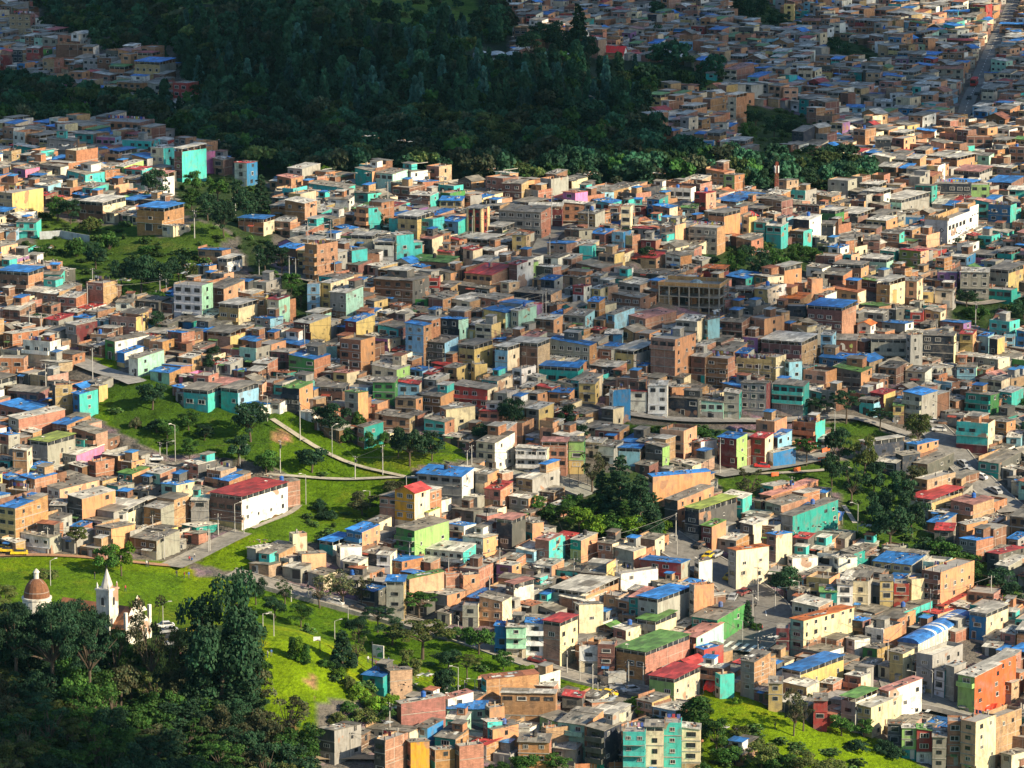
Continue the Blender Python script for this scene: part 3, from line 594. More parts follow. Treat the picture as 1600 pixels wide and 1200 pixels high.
695 728 736 1125 1.6 tq mt wm|755 762 830 1128 2.6 bd tq wm|568 640 655 1145 1.2 cr cr gm|498 523 564 1142 2.9 gd gr gm|584 602 638 1160 3.6 gd br s|638 642 672 1160 3.4 br oc gm|672 680 712 1172 1.8 br br wm|678 712 733 1155 2 te br gm
715 718 757 1170 2.4 bd br s|735 760 830 1165 1.2 wh br rm|795 866 873 1072 2 br br wm|780 868 871 1085 3 br br wm|878 910 915 1090 1.8 gd gd rm|918 925 962 1098 1.2 br br wm|950 965 1008 1110 0.9 tn tn om|905 960 1025 1118 1.2 wh gr wm
760 770 850 1140 2.2 te or gm|808 858 862 1160 2.6 br br gm|850 853 890 1142 2.2 tn tn s|872 915 945 1132 3 mt or gm|916 944 973 1142 3.8 gd nv gm|972 1008 1009 1145 4.2 tq tq s|1008 1036 1037 1135 4.6 cr cr gm|1036 1064 1065 1132 4.6 tq tq s
1064 1094 1096 1140 4 cr cr wm|862 900 912 1172 1.4 gr gr wm|1014 1053 1098 1060 2.8 lg cr rc|1090 1130 1143 1045 2 br br wm|1120 1125 1143 1058 2 tq tq s|1157 1178 1222 1035 3.4 gr br gm|790 822 824 980 3 mt mt wm|820 850 852 975 3.4 wh wh bm
848 875 904 972 4.2 tn cr rc|898 905 944 945 3 cr cr wm|904 935 938 1016 2.2 wh wh wf|933 960 965 1010 3 bd bd s|962 1008 1084 1018 3.2 br br nc|958 978 1025 985 2 br cr wm|995 1024 1060 970 2.6 gr cr nc|1065 1090 1135 995 2 br mt pm
1088 1100 1148 1015 1.6 gr re bm|1082 1122 1170 968 2.4 te gn gm|996 1027 1082 935 4 gr gr bc|1078 1084 1138 920 4 gr or gf|860 915 970 925 2.6 gr or wc|960 970 1031 898 2.2 wh wh s|790 803 835 912 2.8 gr wh pc|875 915 950 940 1.8 br wh wm
1280 1307 1308 925 2.2 te te nm|1307 1332 1334 915 3 wh wh gm|1332 1356 1366 902 3.6 cr gr gm|1374 1395 1397 908 3.4 ye tn gm|1396 1420 1424 914 2.4 re sa s|1420 1424 1433 908 2.8 cr cr s|1442 1470 1532 896 4 bd or s|1239 1280 1320 948 2.4 cr tn wm
1235 1255 1345 970 3.6 mt cr om|1212 1232 1235 985 3 mr mr s|1355 1376 1472 970 1.4 gr tq gm|1395 1410 1434 962 1.2 or or s|1442 1465 1500 960 1.2 bl tn rm|1458 1475 1520 948 1 or or rm|1515 1540 1583 958 3 bl cr wc|1432 1456 1513 1030 3.4 gr gr wf
1352 1380 1432 990 2 wh or wf|1322 1335 1362 1000 1.8 wh wh wm|1350 1372 1400 1014 1.6 gn tn gm|1255 1290 1345 1020 1.6 gr wh gm|1222 1250 1328 1048 2.2 wh ye bc|1200 1222 1225 1068 2.6 ye gr gm|1270 1292 1295 1095 2.8 re re gm|1314 1336 1376 1090 3.2 gr wh nc
1338 1362 1417 1105 2.8 ye cr wm|1375 1388 1446 1080 3.2 br wh pm|1222 1260 1300 1075 1.6 ye cr wm|1320 1345 1376 1058 2 br cr wm|1386 1408 1412 1132 2.4 gd gr gm|1408 1431 1433 1138 2.8 lg lg wm|1431 1456 1458 1142 2.9 re re nm|1456 1478 1482 1152 3 gr gr gm
1479 1502 1505 1130 4.2 br br s|1503 1525 1610 1130 5 sa cr s|1538 1542 1610 1118 2 gd gd s|1565 1580 1610 1180 2 gr cr gm|1497 1522 1610 1058 4 lg ro wm|1478 1490 1500 1042 3.6 gr gr wm|1460 1475 1480 1048 2.8 wh te gm|1390 1410 1432 1022 3 ye cr gm
1548 1580 1610 1068 1.6 br tn wm|1125 1160 1200 1180 1 bd bd gm
"""
SPEC += """388 420 440 884 1.2 tn tn gm|400 436 466 866 1.4 gr tn gm|440 470 500 890 1.3 gr gr wm|480 505 540 900 1.4 gr cr gm|520 560 600 908 1.4 gd gr gm|385 400 430 858 1.2 gr gr wm|560 585 604 925 1.6 nv gd bm
"""
SPECIAL = {(1028, 452): "frame"}   # built separately below
# ------------------------------------------------------------------ houses
PAL = {  # wall colours: base colour, is brick, words
 'br': ((0.38, 0.175, 0.09), 1, 'orange-brick'), 'bd': ((0.20, 0.10, 0.06), 1, 'dark-brick'), 'tn': ((0.40, 0.25, 0.13), 1, 'tan-brick'),
 'gr': ((0.30, 0.29, 0.26), 0, 'grey'), 'gd': ((0.085, 0.085, 0.08), 0, 'charcoal'), 'wh': ((0.72, 0.70, 0.64), 0, 'white'), 'cr': ((0.66, 0.56, 0.38), 0, 'cream'),
 'ye': ((0.58, 0.43, 0.17), 0, 'yellow'), 'oc': ((0.62, 0.30, 0.02), 0, 'ochre'), 'or': ((0.56, 0.28, 0.14), 0, 'orange'), 'tq': ((0.06, 0.46, 0.42), 0, 'turquoise'),
 'te': ((0.015, 0.27, 0.24), 0, 'teal'), 'mt': ((0.34, 0.60, 0.47), 0, 'mint'), 'bl': ((0.02, 0.17, 0.38), 0, 'blue'), 'lb': ((0.24, 0.47, 0.60), 0, 'pale-blue'),
 'gn': ((0.05, 0.22, 0.055), 0, 'green'), 'lg': ((0.30, 0.50, 0.16), 0, 'lime'), 're': ((0.36, 0.045, 0.04), 0, 'red'), 'mr': ((0.14, 0.02, 0.025), 0, 'maroon'),
 'pk': ((0.58, 0.18, 0.36), 0, 'pink'), 'pu': ((0.26, 0.13, 0.30), 0, 'purple'), 'sa': ((0.66, 0.36, 0.22), 0, 'salmon'), 'nv': ((0.018, 0.026, 0.045), 0, 'navy'),
 'ol': ((0.17, 0.22, 0.05), 0, 'olive'), 'ro': ((0.62, 0.12, 0.03), 0, 'red-orange')}
RPAL = {'b': ((0.035, 0.21, 0.58), 'blue'), 'g': ((0.25, 0.225, 0.18), 'grey'), 'w': ((0.56, 0.53, 0.45), 'pale'), 'r': ((0.45, 0.05, 0.045), 'red'), 't': ((0.38, 0.14, 0.07), 'rust-red'),
        'n': ((0.12, 0.26, 0.06), 'green'), 'o': ((0.62, 0.17, 0.03), 'orange'), 'p': ((0.50, 0.23, 0.18), 'pink'), 'y': ((0.34, 0.42, 0.08), 'lime-yellow')}
ST = 2.35
class Spec: pass
SCALE = lambda y: FPX / y
def parse():
    out_ = []
    for ln in SPEC.strip().splitlines():
        for it in ln.split("|"):
            t = it.split()
            if len(t) < 8: continue
            s = Spec(); s.xl, s.xc, s.xr, s.yt = map(float, t[:4]); s.n = float(t[4]); s.fc, s.sc = t[5], t[6]; rc = t[7]
            s.rc, s.rt = ('g', rc) if len(rc) == 1 else (rc[0], rc[1])
            s.hand = True; out_.append(s)
    return out_
def locate(s):
    """stand the house on the ground under its near corner"""
    yb = s.yt + s.n * ST * FPX / at(s.xc, s.yt + 40).y * 0.985
    for k in range(30):
        P = at(s.xc, yb)
        sc = FPX / P.y
        a_ = max(1.0, (s.xc - s.xl) / sc); b_ = max(0.3, (s.xr - s.xc) / sc)
        th = math.atan2(b_, a_) * 0.28 + R(18)
        th = min(th, math.asin(min(0.9, b_ / 4.6))); th = max(th, math.acos(min(0.999, a_ / 2.8)) if a_ < 2.8 else 0.0)
        th = max(R(3), min(R(66), th))
        w = a_ / math.cos(th); d = min(max(b_ / math.sin(th), 3.5), 26)
        zt = CAMZ + P.y * (ray(s.xc, s.yt).z / ray(s.xc, s.yt).y)
        H = zt - P.z
        c, q = math.cos(-th), math.sin(-th)
        cor = [(0, 0), (-w, 0), (0, d), (-w, d)]
        mx = max(gz(P.x + x * c - y * q, P.y + x * q + y * c) for x, y in cor)
        if zt >= mx + (-1.1 if s.rt != 'c' else .6) and zt >= P.z + 1.9: break
        yb += 1.2
    s.P, s.th, s.w, s.d, s.H, s.s = P, th, w, d, H, sc
    s.hv = s.n * ST * sc
    s.area = (s.xr - s.xl) * s.hv
    return s

# window meshes, one metre square, facing -y
def win_mesh(name, fr, mull, sill):
    mb = MB(); f = FRAME if fr else DARK; fi = iFRAME if fr else iDARK
    mb.face([(-.5, -.02, -.5), (.5, -.02, -.5), (.5, -.02, .5), (-.5, -.02, .5)], iGLASS)
    e = 0.07
    for (x0, x1, z0, z1) in ((-.5, .5, .5 - e, .5), (-.5, .5, -.5, -.5 + e), (-.5, -.5 + e, -.5 + e, .5 - e), (.5 - e, .5, -.5 + e, .5 - e)):
        mb.box(x0, x1, -.07, 0, z0, z1, fi, bottom=True)
    for mx in mull: mb.box(mx - .025, mx + .025, -.06, 0, -.5 + e, .5 - e, fi)
    if sill: mb.box(-.56, .56, -.16, 0, -.58, -.5, iCONC, (0.45, 0.42, 0.37), bottom=True)
    return mb.mesh(name)
WIN = [win_mesh("window_a", 1, (0,), 1), win_mesh("window_b", 1, (-.17, .17), 0), win_mesh("window_c", 0, (0,), 1), win_mesh("window_d", 1, (), 1), win_mesh("window_e", 0, (-.2, .2), 0)]
def door_mesh():
    mb = MB(); mb.box(-.5, .5, -.05, 0, 0, 1.9, iDARK); mb.box(-.58, -.5, -.09, 0, 0, 1.9, iFRAME); mb.box(.5, .58, -.09, 0, 0, 1.9, iFRAME); mb.box(-.58, .58, -.09, 0, 1.9, 2.0, iFRAME)
    return mb.mesh("door")
DOOR = door_mesh()
def garage_mesh():
    mb = MB(); mb.box(-.5, .5, -.04, 0, 0, 2.0, iSTEEL, (0.4, 0.4, 0.38))
    for k in range(6): mb.box(-.5, .5, -.07, -.04, .15 + k * .3, .2 + k * .3, iDARK)
    return mb.mesh("garage_door")
GARAGE = garage_mesh()
TANKM = []
for colr in ((0.02, 0.02, 0.025), (0.02, 0.12, 0.45)):
    mb = MB(); mb.lathe([(.5, 0), (.55, .1), (.52, .5), (.55, .9), (.45, 1.1), (.2, 1.2), (.18, 1.28), (0, 1.3)], iPAINT, colr, 10); TANKM.append(mb.mesh("water_tank"))
mb = MB(); mb.tube((0, 0, 0), (0, 0, .7), .03, .03, iSTEEL); mb.lathe([(0, .0), (.25, .04), (.42, .14), (.45, .2)], iFRAME, (0.7, 0.7, 0.68), 10, (0, 0, .7)); DISH = mb.mesh("satellite_dish")

def shade(c, f): return tuple(min(0.85, v * f) for v in c)
class Sink:
    """collects a house: either one mesh per part, or everything into one big mesh"""
    def __init__(s, root=None, big=None, M=None):
        s.root, s.big, s.M = root, big, M; s.parts = []
    def part(s, name):
        if s.big is not None:
            s.big.M = s.M; return s.big
        mb = MB(); s.parts.append((name, mb)); return mb
    def inst(s, name, mesh, loc, rz=0.0, sc=(1, 1, 1), var=0):
        if s.big is not None:
            if name == 'window':
                s.big.M = s.M @ Matrix.Translation(loc) @ Matrix.Rotation(rz, 4, 'Z')
                w, h = sc[0] / 2, sc[2] / 2; e = .09
                fcol = (0.55, 0.53, 0.48) if var % 2 == 0 else (0.08, 0.08, 0.08)
                s.big.face([(-w - e, -.04, -h - e), (w + e, -.04, -h - e), (w + e, -.04, h + e), (-w - e, -.04, h + e)], iCONC, fcol)
                s.big.face([(-w, -.06, -h), (w, -.06, -h), (w, -.06, h), (-w, -.06, h)], iGLASS)
            elif name in ('door', 'garage_door'):
                s.big.M = s.M @ Matrix.Translation(loc) @ Matrix.Rotation(rz, 4, 'Z')
                w = sc[0] / 2; s.big.box(-w, w, -.06, 0, 0, 2.1, iDARK if name == 'door' else iSTEEL)
            elif name == 'water_tank':
                s.big.M = s.M @ Matrix.Translation(loc)
                s.big.lathe([(.52, 0), (.55, 1.0), (.2, 1.2), (0, 1.25)], iPAINT, (0.02, 0.02, 0.025) if var == 0 else (0.02, 0.12, 0.45), 6)
            return
        o = bpy.data.objects.new(name, mesh); COL.objects.link(o); o.parent = s.root
        o.location = loc; o.rotation_euler = (0, 0, rz); o.scale = sc
    def done(s):
        for name, mb in s.parts:
            if mb.f: mb.build(name, s.root)

def corner_prism(mb, x0, x1, y0, y1, z0, tops, mats, cols, cap=True):
    """walls with a top height of their own at each corner: tops = (front-left, front-right, back-right, back-left)"""
    a_, b_, c_, d_ = tops
    A = [(x0, y0), (x1, y0), (x1, y1), (x0, y1)]; Z = [a_, b_, c_, d_]
    for k in range(4):
        p, q = A[k], A[(k + 1) % 4]
        mb.face([(p[0], p[1], z0), (q[0], q[1], z0), (q[0], q[1], Z[(k + 1) % 4]), (p[0], p[1], Z[k])], mats[k], cols[k])
    if cap: mb.face([(A[k][0], A[k][1], Z[k] - .01) for k in range(4)], iCONC, (0.28, 0.26, 0.23))
def sheet(mb, P4, th, mat, col):
    """a slab whose top is the quad P4"""
    T4 = [Vector(p) for p in P4]; B4 = [p - Vector((0, 0, th)) for p in T4]
    mb.face(T4, mat, col)
    mb.face(B4[::-1], mat, shade(col, .8))
    for k in range(4):
        mb.face([B4[k], B4[(k + 1) % 4], T4[(k + 1) % 4], T4[k]], mat, shade(col, .9))

def make_house(s, sink, rr, lod):
    """lod 2: detailed, 1: plain, 0: far. local frame: near corner at the origin, front on y=0 running to -x, side on x=0 running to +y"""
    w, d, H = s.w, s.d, s.H
    f = rr.uniform(.85, 1.12)
    fc, fb, _ = PAL[s.fc]; sc_, sb, _ = PAL[s.sc]
    fc = shade(fc, f); sc_ = shade(sc_, f * rr.uniform(.95, 1.05))
    jit = lambda c_, isb: tuple(min(.85, a_ * b_) for a_, b_ in zip(c_, (1.0, rr.uniform(.88, 1.2), rr.uniform(.8, 1.45)) if isb else (1.0, rr.uniform(.96, 1.04), rr.uniform(.88, 1.05))))
    fc = jit(fc, fb); sc_ = jit(sc_, sb)
    back = PAL[rr.choice(['br', 'bd', 'gr', 'tn'])]
    mats = [iBRICK if fb else iPAINT, iBRICK if sb else iPAINT, iBRICK if back[1] else iPAINT, iBRICK if back[1] else iPAINT]
    cols = [fc, sc_, back[0], back[0]]
    rcol = shade(RPAL[s.rc][0], rr.uniform(.75, 1.2))
    rt = s.rt
    if rt == 'm' and s.hand and H > 4.6 and w > 3.6 and rr.random() < .22: rt = 'c'
    z0 = -6.0
    D0 = d; wing = None
    if rt in ('m', 's', 'a', 'f') and d > 7.5 and rr.random() < .62:
        d = D0 * rr.uniform(.42, .68); wh_ = H + rr.choice([-1.4, -2.1, -ST, -ST, -1.0, .9, 1.4]); wing = max(1.5, wh_)
    body = H - 2.0 if rt == 'c' else H
    body = max(body, 1.2)
    rise = 0.0
    wallp = sink.part('wall')
    led = (0.33, 0.31, 0.27) if rr.random() < .6 else shade(fc, 1.25)
    slopedir = rr.choice([0, 0, 1, 2])
    if rt == 'm':
        r_ = min(d if slopedir < 2 else w, 9) * rr.uniform(.06, .13)
        tops = {0: (H, H, H + r_, H + r_), 1: (H, H, H - r_ * .6, H - r_ * .6), 2: (H + r_, H, H, H + r_)}[slopedir]
    else: tops = (body,) * 4
    # the upper storeys often stand proud of the ground floor
    nst = max(1, int(round(H / ST)))
    over = .0
    if lod >= 1 and nst >= 2 and rr.random() < .45 and rt != 'c' and w > 3.5:
        over = rr.uniform(.35, .6)
    zsplit = tops[1] - (nst - 1) * ST if over else z0
    if over and tops[1] - zsplit < ST * .9: over = 0; zsplit = z0
    corner_prism(wallp, -w, 0, -over, d, zsplit, tops, mats, cols)
    if wing:
        wx = 0 if rr.random() < .6 else -rr.uniform(.2, .35) * w
        wc, wb, _ = PAL[rr.choice([s.sc, 'br', 'gr', 'tn', 'bd'])]; wi_ = iBRICK if wb else iPAINT
        corner_prism(wallp, -w, wx, d + .01, D0, z0, (wing,) * 4, [wi_] * 4, [shade(wc, .95)] * 4)
        wr_ = sink.part('roof'); rs_ = rr.uniform(-.5, .7)
        if wing > H or rr.random() < .7:
            sheet(wr_, [(-w - .2, d + .03, wing + .12), (wx + .25, d + .03, wing + .12), (wx + .25, D0 + .3, wing + .12 + rs_), (-w - .2, D0 + .3, wing + .12 + rs_)], .09, iROOF, shade(RPAL[rr.choice(['g', 'g', 'g', 'w', 'w', s.rc])][0], rr.uniform(.6, 1.2)))
        else:
            for a4 in ((-w, wx, D0 - .15, D0), (wx - .15, wx, d + .01, D0 - .15), (-w, -w + .15, d + .01, D0 - .15)): wallp.box(*a4, wing, wing + rr.uniform(.5, 1.0), wi_, shade(wc, .95))
        if wing > 2.4:
            for j in range(rr.randrange(0, 3)):
                sink.inst('window', WIN[rr.randrange(5)], (wx, d + (D0 - d) * (.3 + .35 * j), wing - 1.3), math.pi / 2, (.9, 1, .9), 1)
    if over:
        corner_prism(wallp, -w, 0, 0, d, z0, (zsplit,) * 4, mats, cols, False)
        wallp.face([(-w, -over, zsplit), (-w, 0, zsplit), (0, 0, zsplit), (0, -over, zsplit)], iCONC, led)
    if lod >= 1:
        for k in range(1, 5):                    # floor slabs showing as ledges
            zf = body - k * ST + (.0 if rt != 'c' else .3)
            if zf < .5: break
            if rr.random() < .75:
                wallp.box(-w - .05, .05, -over - .12, -over + .002, zf - .18, zf, iCONC, led, bottom=True)
            if sb and rr.random() < .6:
                wallp.box(.002, .05, -over, d, zf - .16, zf, iCONC, (0.34, 0.29, 0.24))
    if not over and nst >= 2 and rr.random() < .4 and lod >= 1:      # ground floor finished differently
        b0, bb, _ = PAL[rr.choice(['gr', 'wh', 'cr', 'mr', 'tn', 'gr', 'bd', 'te', 'ye'])]
        wallp.box(-w + .01, -.01, -.05, 0, z0, body - (nst - 1) * ST, iBRICK if bb else iPAINT, b0)
    # windows
    tot = int((body + .4) / ST); nw = max(1, int(w / rr.uniform(1.9, 2.7)))
    if lod == 0: nw = min(nw, 3)
    wv = rr.randrange(5); ww = min(w / nw * .72, rr.choice([1.1, 1.3, 1.6, 2.0])); wh = rr.choice([.85, 1.0, 1.1])
    cnt = 0
    blank = rr.random() < (.12 if not fb else .3)
    bal = rr.random() < .3 and lod == 2
    for k in range(tot):
        zf = body - (k + 1) * ST
        if zf < -1.0 or k > 4: break
        yy = -over if zf >= zsplit - .3 else 0
        ground_fl = zf < .9
        if ground_fl and lod >= 1 and w > 3:
            sink.inst('garage_door' if rr.random() < .4 else 'door', GARAGE if rr.random() < .4 else DOOR, (-w * rr.uniform(.25, .75), yy, max(zf, 0) + .02), 0, (rr.choice([.95, 1, 2.1]) if w > 4.5 else .95, 1, 1), k)
            if rr.random() < .35:                 # little sheet awning over the door
                ax0 = -w * rr.uniform(.5, .95); ax1 = ax0 + min(w * .45, rr.uniform(1.6, 3)); az = max(zf, 0) + 2.15
                sheet(sink.part('awning'), [(ax0, yy - 1.0, az), (ax1, yy - 1.0, az), (ax1, yy - .02, az + .3), (ax0, yy - .02, az + .3)], .06, iROOF, rr.choice([(0.5, 0.5, 0.45), (0.05, 0.2, 0.5), (0.2, 0.2, 0.18), (0.4, 0.08, 0.05), (0.15, 0.3, 0.1)]))
        if blank and k > 0: continue
        for j in range(nw):
            if rr.random() < .1 or cnt > 14: continue
            if ground_fl and rr.random() < .5: continue
            cx = -w * (j + .5) / nw + rr.uniform(-.08, .08)
            sink.inst('window', WIN[wv if rr.random() < .85 else rr.randrange(5)], (cx, yy, zf + 1.28), 0, (ww, 1, wh), wv); cnt += 1
        if bal and 0 < k + 1 < tot and w > 4:
            b_ = sink.part('balcony')
            b_.box(-w + .1, -.1, yy - 1.0, yy, zf - .15, zf, iCONC, led, bottom=True)
            b_.box(-w + .1, -.1, yy - 1.0, yy - .92, zf, zf + .9, iPAINT, shade(fc, 1.15), bottom=True)
            b_.box(-.18, -.1, yy - .92, yy, zf, zf + .9, iPAINT, shade(fc, 1.1)); b_.box(-w + .1, -w + .18, yy - .92, yy, zf, zf + .9, iPAINT, shade(fc, 1.1))
    if d > 3.5 and (rr.random() < (.75 if not sb else .45)):
        ns = max(1, int(d / rr.uniform(3.0, 4.5)))
        if lod == 0: ns = min(ns, 2)
        for k in range(min(tot, 4)):
            zf = body - (k + 1) * ST
            if zf < -.6: break
            for j in range(ns):
                if rr.random() < .3 or cnt > 26: continue
                sink.inst('window', WIN[rr.randrange(5)], (0.0, d * (j + .5) / ns + rr.uniform(-.5, .5), zf + 1.3), math.pi / 2, (rr.choice([.7, .9, 1.2]), 1, rr.choice([.8, 1.0])), rr.randrange(2)); cnt += 1
    # roofs
    if rt == 'm':
        oh = rr.uniform(.25, .5)
        def zt(x, y):                             # plane through the wall tops
            if slopedir == 2: return H + (tops[0] - H) * (-x / w)
            return H + (tops[2] - H) * (y / d)
        q = sink.part('roof')
        x0, x1, y0, y1 = -w - oh * .5, oh * .4, -over - oh, d + oh * .4
        npan = 1 if w < 4.5 or rr.random() < .45 else rr.choice([2, 2, 3])
        if wing: y1 = d
        for kk in range(npan):
            xa, xb = x0 + (x1 - x0) * kk / npan, x0 + (x1 - x0) * (kk + 1) / npan; up = .14 + (0 if npan == 1 else rr.uniform(0, .22)); pc_ = shade(rcol, 1 if npan == 1 else rr.uniform(.7, 1.3))
            yb_ = y1 if rr.random() < .7 else y0 + (y1 - y0) * rr.uniform(.5, .8)
            sheet(q, [(xa, y0, zt(xa, y0) + up), (xb, y0, zt(xb, y0) + up), (xb, yb_, zt(xb, yb_) + up), (xa, yb_, zt(xa, yb_) + up)], .1, iROOF, pc_)
            if yb_ < y1: sheet(q, [(xa, yb_ - .3, zt(xa, yb_ - .3) + up + .12), (xb, yb_ - .3, zt(xb, yb_ - .3) + up + .12), (xb, y1, zt(xb, y1) + up + .1), (xa, y1, zt(xa, y1) + up + .1)], .07, iROOF, shade(rcol, rr.uniform(.5, 1.2)) if s.rc == 'g' or rr.random() < .5 else shade(RPAL['g'][0], rr.uniform(.7, 1.3)))
        if lod >= 1 and rr.random() < .28 and w > 4 and d > 4.5:      # a room added on top
            rw, rd = w * rr.uniform(.35, .6), d * rr.uniform(.35, .55); rx = -w + rr.uniform(0, 1) * (w - rw); ry = d - rd - .1; rb, rbb, _ = PAL[rr.choice(['br', 'bd', 'gr', 'tn', 'wh', 'tq', 'gd', s.fc])]
            rm = sink.part('rooftop_room'); zb_ = min(tops) - .2; rh = max(tops) + rr.uniform(1.5, 2.1)
            rm.box(rx, rx + rw, ry, d - .1, zb_, rh, iBRICK if rbb else iPAINT, shade(rb, .95))
            sheet(rm, [(rx - .25, ry - .4, rh + .08), (rx + rw + .25, ry - .4, rh + .08), (rx + rw + .25, d + .1, rh + .3), (rx - .25, d + .1, rh + .3)], .08, iROOF, shade(RPAL[rr.choice(['g', 'w', 'g', 'b', 't'])][0], rr.uniform(.7, 1.2)))
            sink.inst('window', WIN[rr.randrange(5)], (rx + rw / 2, ry, rh - .8), 0, (min(1.3, rw * .5), 1, .8), rr.randrange(2))
        if lod >= 1:
            for k in range(rr.randrange(5, 14)):   # things weighing the sheets down
                px_, py_ = rr.uniform(-w * .9, -w * .1), rr.uniform(d * .08, d * .9); zz = zt(px_, py_) + .14; e = rr.uniform(.1, .28)
                q.box(px_ - e, px_ + e, py_ - e * .7, py_ + e * .7, zz, zz + e * .8, rr.choice([iCONC, iBRICK, iDARK]), rr.choice([(0.3, 0.14, 0.08), (0.5, 0.48, 0.42), (0.1, 0.1, 0.1)]))
            if rr.random() < .5:                  # skylight sheets
                for k in range(rr.randrange(1, 4)):
                    px_ = rr.uniform(-w * .85, -w * .25); yq = rr.uniform(d * .1, d * .5); L = min(2.2, d * .35)
                    q.face([(px_, yq, zt(px_, yq) + .16), (px_ + .9, yq, zt(px_ + .9, yq) + .16), (px_ + .9, yq + L, zt(px_ + .9, yq + L) + .16), (px_, yq + L, zt(px_, yq + L) + .16)], iROOF, rr.choice([(0.66, 0.66, 0.6), (0.5, 0.52, 0.5), (0.12, 0.13, 0.12)]))
            if rr.random() < .3 and w > 4:        # party wall standing above the roof
                wallp2 = sink.part('parapet'); wallp2.box(-w - .12, -w + .1, 0, d, H - .3, max(tops) + rr.uniform(.3, .7), iBRICK, back[0])
    elif rt == 'a':
        q = sink.part('roof'); rg = w * .22
        oh = .4
        for sx0, sx1 in ((-w - oh, -w / 2), (-w / 2, oh)):
            za = H + .12 - (oh * rg / (w / 2)) if sx0 < -w * .8 else H + .12 + rg; zb = H + .12 + rg if sx0 < -w * .8 else H + .12 - (oh * rg / (w / 2))
            sheet(q, [(sx0, -oh, za), (sx1, -oh, zb), (sx1, d + oh, zb), (sx0, d + oh, za)], .1, iROOF, rcol)
        for yy, flip in ((0, 1), (d, -1)):
            t3 = [(-w, yy, H - .01), (0, yy, H - .01), (-w / 2, yy, H + rg)]
            wallp.face(t3 if flip > 0 else t3[::-1], mats[0], cols[0])
    elif rt in ('s', 'f'):
        ph = rr.uniform(.2, .5) if rt == 's' else rr.uniform(.7, 1.0)
        pm, pc = (mats[0], fc)
        q = sink.part('roof')
        q.box(-w, 0, -over, d, body, body + .06, iCONC, shade(rcol if rt == 'f' else (0.33, 0.31, 0.28), 1.0))
        pz = sink.part('parapet'); t = .16
        pz.box(-w, 0, -over - .02, -over + t, body, body + ph, pm, pc)
        pz.box(-t, .02, -over + t, d, body, body + ph, mats[1], sc_)
        pz.box(-w, 0, d - t, d, body, body + ph, mats[2], cols[2]); pz.box(-w, -w + t, -over + t, d - t, body, body + ph, mats[3], cols[3])
        if lod >= 1:
            for k in range(rr.randrange(0, 6)):   # column stubs and bars left for another storey
                px_, py_ = rr.choice([-w + .3, -.3, -w / 2]), rr.choice([.3, d - .3, d / 2]); hh = rr.uniform(.5, 1.3)
                q.box(px_ - .13, px_ + .13, py_ - .13, py_ + .13, body + .05, body + hh, iCONC, (0.34, 0.31, 0.27))
                q.box(px_ - .02, px_ + .02, py_ - .02, py_ + .02, body + hh, body + hh + .5, iDARK)
            if rr.random() < .45 and w > 4 and d > 5:      # stair head with its own sheet
                e0 = rr.uniform(.15, .5) * w; hh = 2.1
                q2_ = sink.part('stair_head'); q2_.box(-e0 - 2.2, -e0, d * .45, d * .45 + 2.4, body, body + hh, iBRICK, back[0])
                sheet(q2_, [(-e0 - 2.4, d * .45 - .3, body + hh + .1), (-e0 + .2, d * .45 - .3, body + hh + .1), (-e0 + .2, d * .45 + 2.6, body + hh + .35), (-e0 - 2.4, d * .45 + 2.6, body + hh + .35)], .08, iROOF, rr.choice([(0.5, 0.49, 0.44), (0.25, 0.24, 0.21), (0.05, 0.24, 0.55)]))
            if rr.random() < .6 and lod == 2:     # washing hung out on the roof
                q3 = sink.part('laundry'); yl = d * rr.uniform(.25, .6)
                q3.tube((-w + .4, yl, body + 1.7), (-.4, yl, body + 1.7), .012, .012, iDARK, n=3)
                for e_ in (-w + .4, -.4): q3.tube((e_, yl, body), (e_, yl, body + 1.75), .03, .03, iSTEEL, n=4)
                xx = -w + .7
                while xx < -.9:
                    cw = rr.uniform(.3, .8); q3.box(xx, xx + cw, yl - .01, yl + .01, body + 1.7 - rr.uniform(.5, 1.0), body + 1.69, iPAINT, rr.choice([(0.7, 0.7, 0.7), (0.5, 0.05, 0.06), (0.05, 0.1, 0.4), (0.6, 0.5, 0.1), (0.1, 0.1, 0.12), (0.6, 0.3, 0.4)])); xx += cw + rr.uniform(.05, .4)
    elif rt == 'c':
        ph = .95
        pz = sink.part('parapet'); t = .14
        pz.box(-w, 0, -over - .02, t, body, body + ph, mats[0], fc); pz.box(-t, .02, t, d, body, body + ph, mats[1], sc_)
        pz.box(-w, 0, d - t, d, body, H - .1, mats[2], cols[2]); pz.box(-w, -w + t, t, d - t, body, body + ph, mats[3], cols[3])
        q = sink.part('roof_frame'); top = H - .06
        nx = max(2, int(w / 1.8)); ny = max(2, int(d / 2.2))
        for k in range(nx + 1):
            x_ = -w + .07 + (w - .14) * k / nx; q.box(x_ - .05, x_ + .05, .02, .12, body + ph, top, iFRAME)
        for k in range(1, ny):
            y_ = d * k / ny; q.box(-.12, -.02, y_ - .05, y_ + .05, body + ph, top, iFRAME)
        q.box(-w, 0, .03, .11, body + ph + .62, body + ph + .69, iFRAME)
        if rr.random() < .6:                      # glazed in
            gq = sink.part('glazing'); gq.face([(-w, .07, body + ph), (0, .07, body + ph), (0, .07, top), (-w, .07, top)], iGLASS); gq.face([(-.06, .1, body + ph), (-.06, d, body + ph), (-.06, d, top), (-.06, .1, top)], iGLASS)
        oh = .35; r_ = rr.uniform(.1, .6)
        sheet(sink.part('roof'), [(-w - oh, -oh, H), (oh, -oh, H), (oh, d + oh * .3, H + r_), (-w - oh, d + oh * .3, H + r_)], .09, iROOF, rcol)
